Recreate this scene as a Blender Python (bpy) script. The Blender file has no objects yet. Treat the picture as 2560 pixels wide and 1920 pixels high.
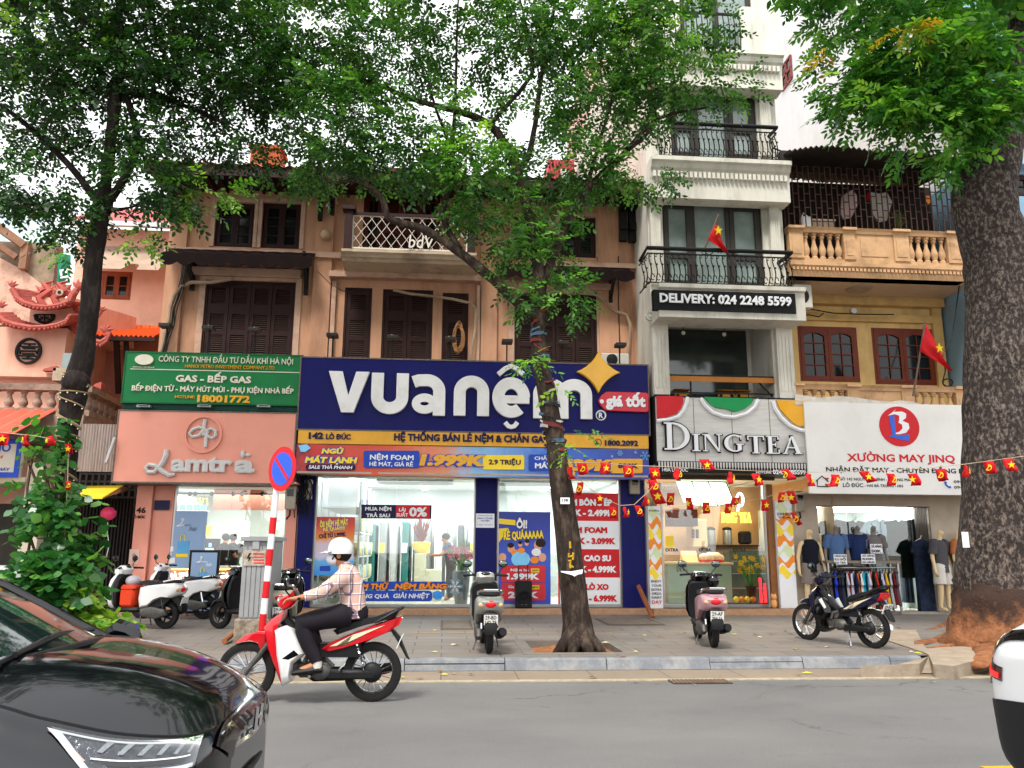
import bpy,math,random
import numpy as np
from mathutils import Matrix,Vector,Euler
R=math.radians
rnd=random.Random(7)
SC=bpy.context.scene
COL=SC.collection
PITCH,YAW,ROLL,FPX,CH=R(11.54),R(4.65),R(0.3),2033.0,1.55
cam=bpy.data.objects.new('camera',bpy.data.cameras.new('camera'))
COL.objects.link(cam)
cam.data.sensor_width=36
cam.data.lens=36*FPX/2560
cam.data.clip_end=2000
CM=Matrix.Rotation(-YAW,4,'Z')@Matrix.Rotation(R(90)+PITCH,4,'X')@Matrix.Rotation(ROLL,4,'Z')
cam.matrix_world=Matrix.Translation((0,0,CH))@CM
SC.camera=cam
SUN_EL,SUN_AZ=R(58),R(205)
world=bpy.data.worlds.new('World');SC.world=world;world.use_nodes=True
wt=world.node_tree
sky=wt.nodes.new('ShaderNodeTexSky');sky.sky_type='NISHITA';sky.sun_disc=False
sky.sun_elevation=SUN_EL;sky.sun_rotation=SUN_AZ
sky.air_density=1.0;sky.dust_density=1.0;sky.ozone_density=1.0
hs=wt.nodes.new('ShaderNodeHueSaturation');hs.inputs['Saturation'].default_value=0.12
hs.inputs['Value'].default_value=1.0
wt.links.new(sky.outputs[0],hs.inputs['Color'])
bg=wt.nodes['Background'];bg.inputs['Strength'].default_value=0.115
ov=wt.nodes.new('ShaderNodeMix');ov.data_type='RGBA';ov.inputs[0].default_value=.6;ov.inputs[7].default_value=(7.2,7.3,7.4,1)
wt.links.new(hs.outputs[0],ov.inputs[6]);wt.links.new(ov.outputs[2],bg.inputs['Color'])
sl=bpy.data.lights.new('sun','SUN');sl.energy=1.5;sl.angle=R(14);sl.color=(1,0.96,0.9)
so=bpy.data.objects.new('sun',sl);COL.objects.link(so)
sd=Vector((math.sin(SUN_AZ)*math.cos(SUN_EL),math.cos(SUN_AZ)*math.cos(SUN_EL),math.sin(SUN_EL)))
so.rotation_euler=sd.to_track_quat('Z','Y').to_euler();so.location=(0,0,30)
SC.view_settings.view_transform='Standard';SC.view_settings.look='None'
SC.view_settings.exposure=1.48;SC.view_settings.gamma=1
SC.cycles.max_bounces=8;SC.cycles.transparent_max_bounces=24;SC.cycles.diffuse_bounces=3
SC.cycles.use_adaptive_sampling=True;SC.cycles.adaptive_threshold=0.02
SC.cycles.use_denoising=True
SC.cycles.sample_clamp_indirect=6
CR=CM.to_3x3()
def ray(u,v):
 return CR@Vector(((u-1280)/FPX,(960-v)/FPX,-1))
def W(u,v,Y):
 r=ray(u,v);t=Y/r.y
 return Vector((r.x*t,Y,CH+r.z*t))
def Zr(u,v,z):
 r=ray(u,v);t=(z-CH)/r.z
 return Vector((r.x*t,r.y*t,z))
def Xr(u,v,x):
 r=ray(u,v);t=x/r.x
 return Vector((x,r.y*t,CH+r.z*t))
K=2560/2212
def d(x,y,Y):return W(x*K,y*K,Y)
def RC(u0,v0,u1,v1,Y):
 vm,um=(v0+v1)/2,(u0+u1)/2
 return W(u0,vm,Y).x,W(u1,vm,Y).x,W(um,v1,Y).z,W(um,v0,Y).z
def q(r,c,x,y):return(640*c+x/2.592,640*r+y/2.592)
def RQ(r,c,x0,y0,x1,y1,Y):
 a=q(r,c,x0,y0);b=q(r,c,x1,y1)
 return RC(a[0],a[1],b[0],b[1],Y)
KERB_Y,WALL_Y=11.2,18.4
def gz(y):return 0.15+0.05*(y-KERB_Y)/(WALL_Y-KERB_Y)if y>KERB_Y-.2 else 0.0
def G(u,v):
 r=ray(u,v);k=0.05/(WALL_Y-KERB_Y)
 t=(0.15-k*KERB_Y-CH)/(r.z-k*r.y)
 return Vector((r.x*t,r.y*t,CH+r.z*t))
def lin(h):
 if not isinstance(h,str):return tuple(h)[:3]
 h=h.lstrip('#');o=[]
 for i in(0,2,4):
  c=int(h[i:i+2],16)/255
  o.append(c/12.92 if c<=.04045 else((c+.055)/1.055)**2.4)
 return tuple(o)
MATS={}
def mat(name,col,rough=.6,metal=0,var=.12,scale=3,bump=0,bscale=40,spec=.22,coat=0,stretch=None,dirt=None,dirt_amt=.5,dirt_scale=1.2,trans=0,emit=None,estr=1,alpha=1,sheen=0):
 if name in MATS:return MATS[name]
 m=bpy.data.materials.new(name);m.use_nodes=True;MATS[name]=m
 nt=m.node_tree;n=nt.nodes;l=nt.links;b=n['Principled BSDF']
 c=lin(col)
 b.inputs['Roughness'].default_value=rough;b.inputs['Metallic'].default_value=metal
 b.inputs['Specular IOR Level'].default_value=spec
 b.inputs['Coat Weight'].default_value=coat;b.inputs['Coat Roughness'].default_value=.04
 b.inputs['Base Color'].default_value=(*c,1);m.diffuse_color=(*c,1)
 if trans:b.inputs['Transmission Weight'].default_value=trans
 if sheen:b.inputs['Sheen Weight'].default_value=sheen
 if emit:
  b.inputs['Emission Color'].default_value=(*lin(emit),1);b.inputs['Emission Strength'].default_value=estr
 tc=n.new('ShaderNodeTexCoord');src=tc.outputs['Object']
 if stretch:
  mp=n.new('ShaderNodeMapping');mp.inputs['Scale'].default_value=stretch
  l.new(src,mp.inputs[0]);src=mp.outputs[0]
 out=None
 if var:
  t=n.new('ShaderNodeTexNoise');t.inputs['Scale'].default_value=scale;t.inputs['Detail'].default_value=6
  t.inputs['Roughness'].default_value=.65
  l.new(src,t.inputs['Vector'])
  mr=n.new('ShaderNodeMapRange');mr.inputs['From Min'].default_value=.3;mr.inputs['From Max'].default_value=.7
  mr.inputs['To Min'].default_value=1-var;mr.inputs['To Max'].default_value=1+var
  l.new(t.outputs['Fac'],mr.inputs['Value'])
  mx=n.new('ShaderNodeMix');mx.data_type='RGBA';mx.blend_type='MULTIPLY';mx.inputs[0].default_value=1
  mx.inputs[6].default_value=(*c,1);l.new(mr.outputs[0],mx.inputs[7]);out=mx.outputs[2]
 if dirt:
  t=n.new('ShaderNodeTexNoise');t.inputs['Scale'].default_value=dirt_scale;t.inputs['Detail'].default_value=9
  t.inputs['Roughness'].default_value=.7;l.new(src,t.inputs['Vector'])
  r=n.new('ShaderNodeValToRGB');r.color_ramp.elements[0].position=.48;r.color_ramp.elements[1].position=.68
  r.color_ramp.elements[0].color=(0,0,0,1);r.color_ramp.elements[1].color=(dirt_amt,)*3+(1,)
  l.new(t.outputs['Fac'],r.inputs[0])
  mx=n.new('ShaderNodeMix');mx.data_type='RGBA';l.new(r.outputs[0],mx.inputs[0])
  if out:l.new(out,mx.inputs[6])
  else:mx.inputs[6].default_value=(*c,1)
  mx.inputs[7].default_value=(*lin(dirt),1);out=mx.outputs[2]
 if out:l.new(out,b.inputs['Base Color'])
 if bump:
  t=n.new('ShaderNodeTexNoise');t.inputs['Scale'].default_value=bscale;t.inputs['Detail'].default_value=5
  l.new(src,t.inputs['Vector']);bp=n.new('ShaderNodeBump');bp.inputs['Strength'].default_value=bump
  bp.inputs['Distance'].default_value=.02
  l.new(t.outputs['Fac'],bp.inputs['Height']);l.new(bp.outputs[0],b.inputs['Normal'])
 return m
def glass(name,tint=(.9,.95,.93),refl=.18,rough=.0,film=None,film_amt=0):
 if name in MATS:return MATS[name]
 m=bpy.data.materials.new(name);m.use_nodes=True;MATS[name]=m
 nt=m.node_tree;n=nt.nodes;l=nt.links
 for x in list(n):n.remove(x)
 o=n.new('ShaderNodeOutputMaterial');t=n.new('ShaderNodeBsdfTransparent');g=n.new('ShaderNodeBsdfGlossy')
 t.inputs[0].default_value=(*tint,1);g.inputs['Roughness'].default_value=rough
 f=n.new('ShaderNodeFresnel');f.inputs[0].default_value=1.5
 a=n.new('ShaderNodeMath');a.operation='MULTIPLY_ADD';a.inputs[1].default_value=1.0;a.inputs[2].default_value=refl*.4
 a.use_clamp=True
 l.new(f.outputs[0],a.inputs[0])
 mx=n.new('ShaderNodeMixShader');l.new(a.outputs[0],mx.inputs[0]);l.new(t.outputs[0],mx.inputs[1]);l.new(g.outputs[0],mx.inputs[2])
 last=mx.outputs[0]
 if film:
  df=n.new('ShaderNodeBsdfDiffuse');df.inputs[0].default_value=(*lin(film),1)
  m2=n.new('ShaderNodeMixShader');m2 .inputs[0].default_value=film_amt
  l.new(last,m2 .inputs[1]);l.new(df.outputs[0],m2 .inputs[2]);last=m2 .outputs[0]
 l.new(last,o.inputs[0])
 return m
def emis(name,col,s):
 if name in MATS:return MATS[name]
 m=bpy.data.materials.new(name);m.use_nodes=True;MATS[name]=m
 b=m.node_tree.nodes['Principled BSDF'];b.inputs['Base Color'].default_value=(*lin(col),1)
 b.inputs['Emission Color'].default_value=(*lin(col),1);b.inputs['Emission Strength'].default_value=s
 return m
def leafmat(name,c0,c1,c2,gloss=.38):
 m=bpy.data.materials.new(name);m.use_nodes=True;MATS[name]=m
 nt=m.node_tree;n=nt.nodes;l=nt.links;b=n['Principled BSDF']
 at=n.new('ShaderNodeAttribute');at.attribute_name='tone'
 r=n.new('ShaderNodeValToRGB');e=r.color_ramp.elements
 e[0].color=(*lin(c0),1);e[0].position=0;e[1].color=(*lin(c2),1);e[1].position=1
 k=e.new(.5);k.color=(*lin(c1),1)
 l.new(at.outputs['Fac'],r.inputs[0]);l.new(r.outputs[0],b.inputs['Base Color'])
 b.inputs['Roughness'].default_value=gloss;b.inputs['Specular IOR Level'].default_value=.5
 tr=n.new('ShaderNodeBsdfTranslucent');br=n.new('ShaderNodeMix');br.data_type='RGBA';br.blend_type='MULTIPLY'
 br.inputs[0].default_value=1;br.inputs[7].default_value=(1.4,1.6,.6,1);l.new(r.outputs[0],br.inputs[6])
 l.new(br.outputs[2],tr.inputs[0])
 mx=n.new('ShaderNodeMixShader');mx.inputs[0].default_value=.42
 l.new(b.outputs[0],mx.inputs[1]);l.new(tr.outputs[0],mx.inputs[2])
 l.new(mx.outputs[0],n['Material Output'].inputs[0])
 return m
WMX={}
def thing(name,label,cat,loc=(0,0,0),rotz=0,group=None,rot=None):
 o=bpy.data.objects.new(name,None);COL.objects.link(o);o.empty_display_size=.1
 o.location=loc;o.rotation_euler=rot or(0,0,rotz)
 o['label']=label;o['category']=cat
 if group:o['group']=group
 WMX[o.name]=Matrix.Translation(loc)@Euler(o.rotation_euler).to_matrix().to_4x4()
 return o
def tag(o,label,cat,group=None):
 o['label']=label;o['category']=cat
 if group:o['group']=group
 return o
def ico(c,r):
 t=(1+5**.5)/2
 return None
class MB:
 def __init__(s):s.v=[];s.f=[];s.m=[]
 def add(s,vs,fs,mi=0):
  b=len(s.v);s.v+=[tuple(p)for p in vs];s.f+=[tuple(b+i for i in f)for f in fs];s.m+=[mi]*len(fs);return s
 def box(s,x0,x1,y0,y1,z0,z1,mi=0):
  if x0>x1:x0,x1=x1,x0
  if y0>y1:y0,y1=y1,y0
  if z0>z1:z0,z1=z1,z0
  v=[(x,y,z)for z in(z0,z1)for y in(y0,y1)for x in(x0,x1)]
  return s.add(v,[(0,2,3,1),(4,5,7,6),(0,1,5,4),(2,6,7,3),(0,4,6,2),(1,3,7,5)],mi)
 def rbox(s,x0,x1,y0,y1,z0,z1,r=.02,mi=0):
  r=min(r,abs(x1-x0)*.45,abs(y1-y0)*.45,abs(z1-z0)*.45)
  vs=[];
  for zz,k in((z0,r),(z0+r,0),(z1-r,0),(z1,r)):
   a,b_,c_,e=x0+k,x1-k,y0+k,y1-k
   vs+=[(a+(r if not k else 0),c_,zz),(b_-(r if not k else 0),c_,zz),(b_,c_+(r if not k else 0),zz),(b_,e-(r if not k else 0),zz),(b_-(r if not k else 0),e,zz),(a+(r if not k else 0),e,zz),(a,e-(r if not k else 0),zz),(a,c_+(r if not k else 0),zz)]
  fs=[tuple(range(7,-1,-1)),tuple(range(24,32))]
  for k in range(3):
   for i in range(8):
    j=(i+1)%8;fs.append((k*8+i,k*8+j,k*8+8+j,k*8+8+i))
  return s.add(vs,fs,mi)
 def quad(s,a,b,c,e,mi=0):return s.add([a,b,c,e],[(0,1,2,3)],mi)
 def bar(s,a,b,w,h=None,mi=0,up=(0,0,1)):
  a,b=Vector(a),Vector(b);h=h or w;t=(b-a)
  if t.length<1e-6:return s
  t.normalize();u=Vector(up)
  if abs(t.dot(u))>.95:u=Vector((0,1,0))
  sx=t.cross(u).normalized()*w/2;sy=sx.cross(t).normalized()*h/2
  v=[p+i*sx+j*sy for p in(a,b)for i,j in((-1,-1),(1,-1),(1,1),(-1,1))]
  return s.add(v,[(3,2,1,0),(4,5,6,7),(0,1,5,4),(1,2,6,5),(2,3,7,6),(3,0,4,7)],mi)
 def tube(s,pts,r,n=8,mi=0,cap=True,sq=1.0):
  P=[Vector(p)for p in pts];N=len(P)
  if not hasattr(r,'__len__'):r=[r]*N
  t0=(P[1]-P[0]).normalized();u=Vector((0,0,1))if abs(t0 .z)<.9 else Vector((1,0,0))
  x=t0 .cross(u).normalized();b=len(s.v);vs=[]
  for i in range(N):
   t=((P[min(i+1,N-1)]-P[max(i-1,0)]));t=t.normalized()if t.length>1e-9 else t0
   x=(x-t*x.dot(t));x=x.normalized()if x.length>1e-6 else t.orthogonal().normalized()
   y=t.cross(x)
   for k in range(n):
    a=2*math.pi*k/n;vs.append(P[i]+(x*math.cos(a)+y*math.sin(a)*sq)*r[i])
  fs=[(i*n+k,i*n+(k+1)%n,(i+1)*n+(k+1)%n,(i+1)*n+k)for i in range(N-1)for k in range(n)]
  if cap:fs+=[tuple(range(n-1,-1,-1)),tuple((N-1)*n+k for k in range(n))]
  return s.add(vs,fs,mi)
 def lathe(s,prof,c,n=16,axis='Z',mi=0,closed=True):
  c=Vector(c);vs=[]
  for r_,h in prof:
   for k in range(n):
    a=2*math.pi*k/n;p,q_=r_*math.cos(a),r_*math.sin(a)
    vs.append(c+Vector({'Z':(p,q_,h),'Y':(p,h,-q_),'X':(h,p,q_)}[axis]))
  N=len(prof)
  fs=[(i*n+k,i*n+(k+1)%n,(i+1)*n+(k+1)%n,(i+1)*n+k)for i in range(N-1)for k in range(n)]
  if closed:fs+=[tuple(range(n-1,-1,-1)),tuple((N-1)*n+k for k in range(n))]
  return s.add(vs,fs,mi)
 def ell(s,c,rx,ry=None,rz=None,n=12,m=8,mi=0,M=None):
  ry=ry or rx;rz=rz or rx;c=Vector(c);vs=[]
  for i in range(1,m):
   a=math.pi*i/m
   for k in range(n):
    b=2*math.pi*k/n;p=Vector((rx*math.sin(a)*math.cos(b),ry*math.sin(a)*math.sin(b),rz*math.cos(a)))
    vs.append(c+(M@p if M else p))
  t=Vector((0,0,rz));vs+=[c+(M@t if M else t),c-(M@t if M else t)]
  fs=[(i*n+k,(i+1)*n+k,(i+1)*n+(k+1)%n,i*n+(k+1)%n)for i in range(m-2)for k in range(n)]
  T=(m-1)*n
  fs+=[(T,k,(k+1)%n)for k in range(n)]+[(T+1,(m-2)*n+(k+1)%n,(m-2)*n+k)for k in range(n)]
  return s.add(vs,fs,mi)
 def prism(s,pts,y0,y1,mi=0,axis='Y'):
  N=len(pts)
  if axis=='Y':v=[(p[0],y0,p[1])for p in pts]+[(p[0],y1,p[1])for p in pts]
  elif axis=='Z':v=[(p[0],p[1],y0)for p in pts]+[(p[0],p[1],y1)for p in pts]
  else:v=[(y0,p[0],p[1])for p in pts]+[(y1,p[0],p[1])for p in pts]
  return s.add(v,[tuple(range(N)),tuple(range(2*N-1,N-1,-1))]+[(i,i+N,(i+1)%N+N,(i+1)%N)for i in range(N)],mi)
 def pillow(s,pts,w,inset=.25,mi=0,off=0,w2=None):
  N=len(pts);cx=sum(p[0]for p in pts)/N;cz=sum(p[1]for p in pts)/N;vs=[]
  for yy,k in((-1,inset),(-.86,inset*.35),(-.55,0),(0,-.02),(.55,0),(.86,inset*.35),(1,inset)):
   for p in pts:vs.append((p[0]+(cx-p[0])*k,off+yy*w,p[1]+(cz-p[1])*k))
  fs=[tuple(range(N)),tuple(range(7*N-1,6*N-1,-1))]
  for k in range(6):
   for i in range(N):
    j=(i+1)%N;fs.append((k*N+i,(k+1)*N+i,(k+1)*N+j,k*N+j))
  return s.add(vs,fs,mi)
 def grid(s,P,mi=0,flip=False):
  a,b=len(P),len(P[0]);fs=[]
  for i in range(a-1):
   for j in range(b-1):
    f=(i*b+j,i*b+j+1,(i+1)*b+j+1,(i+1)*b+j);fs.append(f[::-1]if flip else f)
  return s.add([p for r_ in P for p in r_],fs,mi)
 def loft(s,secs,mi=0,cap=True):
  n=len(secs[0]);N=len(secs)
  fs=[(i*n+k,i*n+(k+1)%n,(i+1)*n+(k+1)%n,(i+1)*n+k)for i in range(N-1)for k in range(n)]
  if cap:fs+=[tuple(range(n-1,-1,-1)),tuple((N-1)*n+k for k in range(n))]
  return s.add([p for r_ in secs for p in r_],fs,mi)
 def build(s,name,m,parent=None,smooth=False,local=False,kind=None,angle=40,bevel=0,solid=0,sub=0):
  me=bpy.data.meshes.new(name)
  v=s.v
  if parent is not None and not local:
   inv=WMX[parent.name].inverted();v=[tuple(inv@Vector(p))for p in v]
  me.from_pydata(v,[],s.f);me.update()
  ms=m if isinstance(m,(list,tuple))else[m]
  for k in ms:me.materials.append(k)
  if len(ms)>1:me.polygons.foreach_set('material_index',s.m)
  if smooth:
   me.polygons.foreach_set('use_smooth',[True]*len(me.polygons))
   if angle:me.set_sharp_from_angle(angle=R(angle))
  o=bpy.data.objects.new(name,me);COL.objects.link(o)
  if parent is not None:
   o.parent=parent;WMX[o.name]=WMX[parent.name]
  else:WMX[o.name]=Matrix()
  if kind:o['kind']=kind
  if solid:
   k=o.modifiers.new('solid','SOLIDIFY');k.thickness=solid;k.offset=0
  if bevel:
   k=o.modifiers.new('bevel','BEVEL');k.width=bevel;k.segments=2;k.limit_method='ANGLE';k.angle_limit=R(35)
  if sub:
   k=o.modifiers.new('sub','SUBSURF');k.levels=sub;k.render_levels=sub
  return o
def BX(name,m,parent,*r,**k):
 return MB().box(*r).build(name,m,parent,**k)
def copy_tree(o,loc,rotz=None,label=None,group=None,scale=None,mats=None):
 r_=o.copy();COL.objects.link(r_);r_.location=loc
 if rotz is not None:r_.rotation_euler=(0,0,rotz)
 if scale:r_.scale=scale
 if label:r_['label']=label
 if group:r_['group']=group
 def rec(src,dst):
  for ch in src.children:
   c=ch.copy();COL.objects.link(c);c.parent=dst
   if mats and c.data and c.data.materials and c.data.materials[0].name in mats:
    c.data=c.data.copy()
    for i,k in enumerate(c.data.materials):
     if k.name in mats:c.data.materials[i]=mats[k.name]
   rec(ch,c)
 rec(o,r_)
 WMX[r_.name]=Matrix.Translation(loc)@Matrix.Rotation(r_.rotation_euler.z,4,'Z')
 return r_
CAPH={}
FIX={'Đ':'D','Ơ':'O','Ở':'Ỏ','ƯỞ':'ƯỎ'}
def glyphs(s,bold=.0,res=2,spc=1.0,shear=0.0,ext=.0):
 if any(k in s for k in 'ĐƠỞ'):
  t=''.join(FIX.get(k,k)for k in s);co,fs=glyphs(t,bold,res,spc,shear);co=list(map(tuple,co))
  zm=max(c[2]for c in co);zn=min(c[2]for c in co)
  for i,k in enumerate(s):
   if k in 'ĐƠỞ':
    g=FIX[k];xr=glyphs(t[:i]+g,bold,res,spc,0)[0][:,0].max();w=np.ptp(glyphs(g,bold,res,spc,0)[0][:,0]);xl=xr-w
    r_=(xl-.06,xl+w*.52,.33,.40)if k=='Đ' else(xr-.14,xr+.04,.60,.68)
    b=len(co);dz=.002;co+=[(x+y*shear,y,z)for z in(zn,zm+dz)for x,y in((r_[0]-bold*.5,r_[2]-bold),(r_[1]+bold*.5,r_[2]-bold),(r_[1]+bold*.5,r_[3]+bold),(r_[0]-bold*.5,r_[3]+bold))]
    fs=fs+[(b+4,b+5,b+6,b+7),(b,b+1,b+5,b+4),(b+1,b+2,b+6,b+5),(b+2,b+3,b+7,b+6),(b+3,b,b+4,b+7)]
  return np.array(co),fs
 c=bpy.data.curves.new('t','FONT');c.body=s;c.size=1;c.resolution_u=res;c.space_character=spc;c.shear=shear
 c.bevel_depth=bold;c.bevel_resolution=0;c.extrude=ext
 o=bpy.data.objects.new('t',c);COL.objects.link(o)
 me=bpy.data.meshes.new_from_object(o.evaluated_get(bpy.context.evaluated_depsgraph_get()))
 n=len(me.vertices);co=np.empty(n*3);me.vertices.foreach_get('co',co);co=co.reshape(-1,3)
 fs=[tuple(p.vertices)for p in me.polygons]
 bpy.data.objects.remove(o);bpy.data.curves.remove(c);bpy.data.meshes.remove(me)
 return co,fs
CAP=0.0
def text(s,u0,u1,vtop,vbase,Y,m,parent,name='lettering',bold=.012,depth=.01,fit='wh',shear=0,res=2,rot=0,align='L',low=False,mb=None,mi=0,build=True,world=None):
 """letters standing on the plane y=Y (front towards -y); u0..u1 is the width, vtop..vbase the capital height"""
 global CAP
 if not CAP:
  c,_=glyphs('H');CAP=c[:,1].max()
 co,fs=glyphs(s,bold,res,1.0,shear)
 if world:x0,x1,zt,zb=world
 else:
  um=(u0+u1)/2;vm=(vtop+vbase)/2
  x0,x1=W(u0,vm,Y).x,W(u1,vm,Y).x;zt,zb=W(um,vtop,Y).z,W(um,vbase,Y).z
 sz=(zt-zb)/(CAP+2*bold)if not low else(zt-zb)/(.57+2*bold)
 mnx,mxx=co[:,0].min(),co[:,0].max()
 sx=(x1-x0)/(mxx-mnx)if fit=='wh' else sz
 X=(co[:,0]-mnx)*sx;Z=(co[:,1]+bold)*sz
 if fit!='wh':
  wd=(mxx-mnx)*sx
  X+={'L':0,'C':(x1-x0-wd)/2,'R':x1-x0-wd}[align]
 if rot:
  ca,sa=math.cos(rot),math.sin(rot);X,Z=X*ca-Z*sa,X*sa+Z*ca
 yn=co[:,2];h=yn.max()-yn.min()
 nn=(yn-yn.min())/h if h>1e-6 else yn*0+1
 nn=np.where(nn<.5,nn*1.76,.88+(nn-.5)*.24);Yv=Y-nn*depth
 b=mb or MB()
 b.add(list(zip((X+x0).tolist(),Yv.tolist(),(Z+zb).tolist())),fs,mi)
 if not build:return b
 return b.build(name,m,parent)
# === THE GROUND
def tiles_mat(name,c1,c2,mortar,sx,sy,off=.5,msize=.012,rough=.75,stain='#4d433c',amt=.5,bump=.3):
 m=bpy.data.materials.new(name);m.use_nodes=True;MATS[name]=m
 nt=m.node_tree;n=nt.nodes;l=nt.links;b=n['Principled BSDF'];b.inputs['Roughness'].default_value=rough
 tc=n.new('ShaderNodeTexCoord');br=n.new('ShaderNodeTexBrick')
 br.inputs['Scale'].default_value=1;br.offset=off;br.inputs['Brick Width'].default_value=sx;br.inputs['Row Height'].default_value=sy
 br.inputs['Mortar Size'].default_value=msize;br.inputs['Color1'].default_value=(*lin(c1),1);br.inputs['Color2'].default_value=(*lin(c2),1)
 br.inputs['Mortar'].default_value=(*lin(mortar),1);br.inputs['Bias'].default_value=0
 l.new(tc.outputs['Object'],br.inputs['Vector'])
 t=n.new('ShaderNodeTexNoise');t.inputs['Scale'].default_value=1.1;t.inputs['Detail'].default_value=10;t.inputs['Roughness'].default_value=.7
 l.new(tc.outputs['Object'],t.inputs['Vector'])
 r=n.new('ShaderNodeValToRGB');r.color_ramp.elements[0].position=.42;r.color_ramp.elements[1].position=.7
 r.color_ramp.elements[1].color=(amt,)*3+(1,);l.new(t.outputs['Fac'],r.inputs[0])
 mx=n.new('ShaderNodeMix');mx.data_type='RGBA';l.new(r.outputs[0],mx.inputs[0]);l.new(br.outputs['Color'],mx.inputs[6]);mx.inputs[7].default_value=(*lin(stain),1)
 t2=n.new('ShaderNodeTexNoise');t2 .inputs['Scale'].default_value=60;t2 .inputs['Detail'].default_value=4;l.new(tc.outputs['Object'],t2 .inputs['Vector'])
 mr=n.new('ShaderNodeMapRange');mr.inputs['To Min'].default_value=.72;mr.inputs['To Max'].default_value=1.28;l.new(t2 .outputs['Fac'],mr.inputs[0])
 m2=n.new('ShaderNodeMix');m2 .data_type='RGBA';m2 .blend_type='MULTIPLY';m2 .inputs[0].default_value=1
 l.new(mx.outputs[2],m2 .inputs[6]);l.new(mr.outputs[0],m2 .inputs[7]);l.new(m2 .outputs[2],b.inputs['Base Color'])
 bp=n.new('ShaderNodeBump');bp.inputs['Strength'].default_value=bump;bp.inputs['Distance'].default_value=.01;bp.invert=True
 l.new(br.outputs['Fac'],bp.inputs['Height']);l.new(bp.outputs[0],b.inputs['Normal'])
 return m
def asphalt_mat():
 m=bpy.data.materials.new('asphalt');m.use_nodes=True;MATS['asphalt']=m
 nt=m.node_tree;n=nt.nodes;l=nt.links;b=n['Principled BSDF'];b.inputs['Roughness'].default_value=.8
 tc=n.new('ShaderNodeTexCoord')
 def noise(s,dt,st=None,ro=.6):
  t=n.new('ShaderNodeTexNoise');t.inputs['Scale'].default_value=s;t.inputs['Detail'].default_value=dt;t.inputs['Roughness'].default_value=ro
  if st:
   mp=n.new('ShaderNodeMapping');mp.inputs['Scale'].default_value=st;l.new(tc.outputs['Object'],mp.inputs[0]);l.new(mp.outputs[0],t.inputs['Vector'])
  else:l.new(tc.outputs['Object'],t.inputs['Vector'])
  return t
 a=noise(.7,8,(.6,1.1,1));g=noise(95,3);sp=noise(48,2,None,.8);sc=noise(6,5,(.16,2.2,1),.75)
 r=n.new('ShaderNodeValToRGB');r.color_ramp.elements[0].color=(*lin('#5c5b5a'),1);r.color_ramp.elements[1].color=(*lin('#6d6b69'),1)
 r.color_ramp.elements[0].position=.3;r.color_ramp.elements[1].position=.7;l.new(a.outputs['Fac'],r.inputs[0])
 mr=n.new('ShaderNodeMapRange');mr.inputs['From Min'].default_value=.25;mr.inputs['From Max'].default_value=.75;mr.inputs['To Min'].default_value=.6;mr.inputs['To Max'].default_value=1.4;l.new(g.outputs['Fac'],mr.inputs[0])
 mx=n.new('ShaderNodeMix');mx.data_type='RGBA';mx.blend_type='MULTIPLY';mx.inputs[0].default_value=1;l.new(r.outputs[0],mx.inputs[6]);l.new(mr.outputs[0],mx.inputs[7])
 r2=n.new('ShaderNodeValToRGB');r2 .color_ramp.elements[0].position=.64;r2 .color_ramp.elements[1].position=.72;r2 .color_ramp.elements[1].color=(.5,.5,.5,1);l.new(sp.outputs['Fac'],r2 .inputs[0])
 m2=n.new('ShaderNodeMix');m2 .data_type='RGBA';l.new(r2 .outputs[0],m2 .inputs[0]);l.new(mx.outputs[2],m2 .inputs[6]);m2 .inputs[7].default_value=(*lin('#a8a49d'),1)
 r3=n.new('ShaderNodeValToRGB');r3 .color_ramp.elements[0].position=.64;r3 .color_ramp.elements[1].position=.78;r3 .color_ramp.elements[1].color=(.45,.45,.45,1);l.new(sc.outputs['Fac'],r3 .inputs[0])
 m3=n.new('ShaderNodeMix');m3 .data_type='RGBA';l.new(r3 .outputs[0],m3 .inputs[0]);l.new(m2 .outputs[2],m3 .inputs[6]);m3 .inputs[7].default_value=(*lin('#8d8982'),1)
 def ramp(src,p0,p1,c0,c1):
  r_=n.new('ShaderNodeValToRGB');r_.color_ramp.elements[0].position=p0;r_.color_ramp.elements[1].position=p1;r_.color_ramp.elements[0].color=(c0,)*3+(1,);r_.color_ramp.elements[1].color=(c1,)*3+(1,);l.new(src,r_.inputs[0]);return r_.outputs[0]
 def mul(a_,b_):
  k=n.new('ShaderNodeMix');k.data_type='RGBA';k.blend_type='MULTIPLY';k.inputs[0].default_value=1;l.new(a_,k.inputs[6]);l.new(b_,k.inputs[7]);return k.outputs[2]
 ds=noise(2.2,5,None,.7);vm=n.new('ShaderNodeMix');vm.data_type='RGBA';vm.blend_type='ADD';vm.inputs[0].default_value=.5;l.new(tc.outputs['Object'],vm.inputs[6]);l.new(ds.outputs['Color'],vm.inputs[7])
 vo=n.new('ShaderNodeTexVoronoi');vo.feature='DISTANCE_TO_EDGE';vo.inputs['Scale'].default_value=.55;l.new(vm.outputs[2],vo.inputs['Vector'])
 cr_=mul(ramp(vo.outputs['Distance'],.002,.010,.45,1),ramp(noise(.35,3).outputs['Fac'],.45,.55,1,1));gap=n.new('ShaderNodeMix');gap.data_type='RGBA';l.new(ramp(noise(.3,4).outputs['Fac'],.5,.58,0,1),gap.inputs[0]);gap.inputs[6].default_value=(1,1,1,1);l.new(cr_,gap.inputs[7])
 out=mul(mul(m3 .outputs[2],gap.outputs[2]),ramp(noise(1.6,6,None,.7).outputs['Fac'],.60,.76,1,.72))
 l.new(out,b.inputs['Base Color'])
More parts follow.
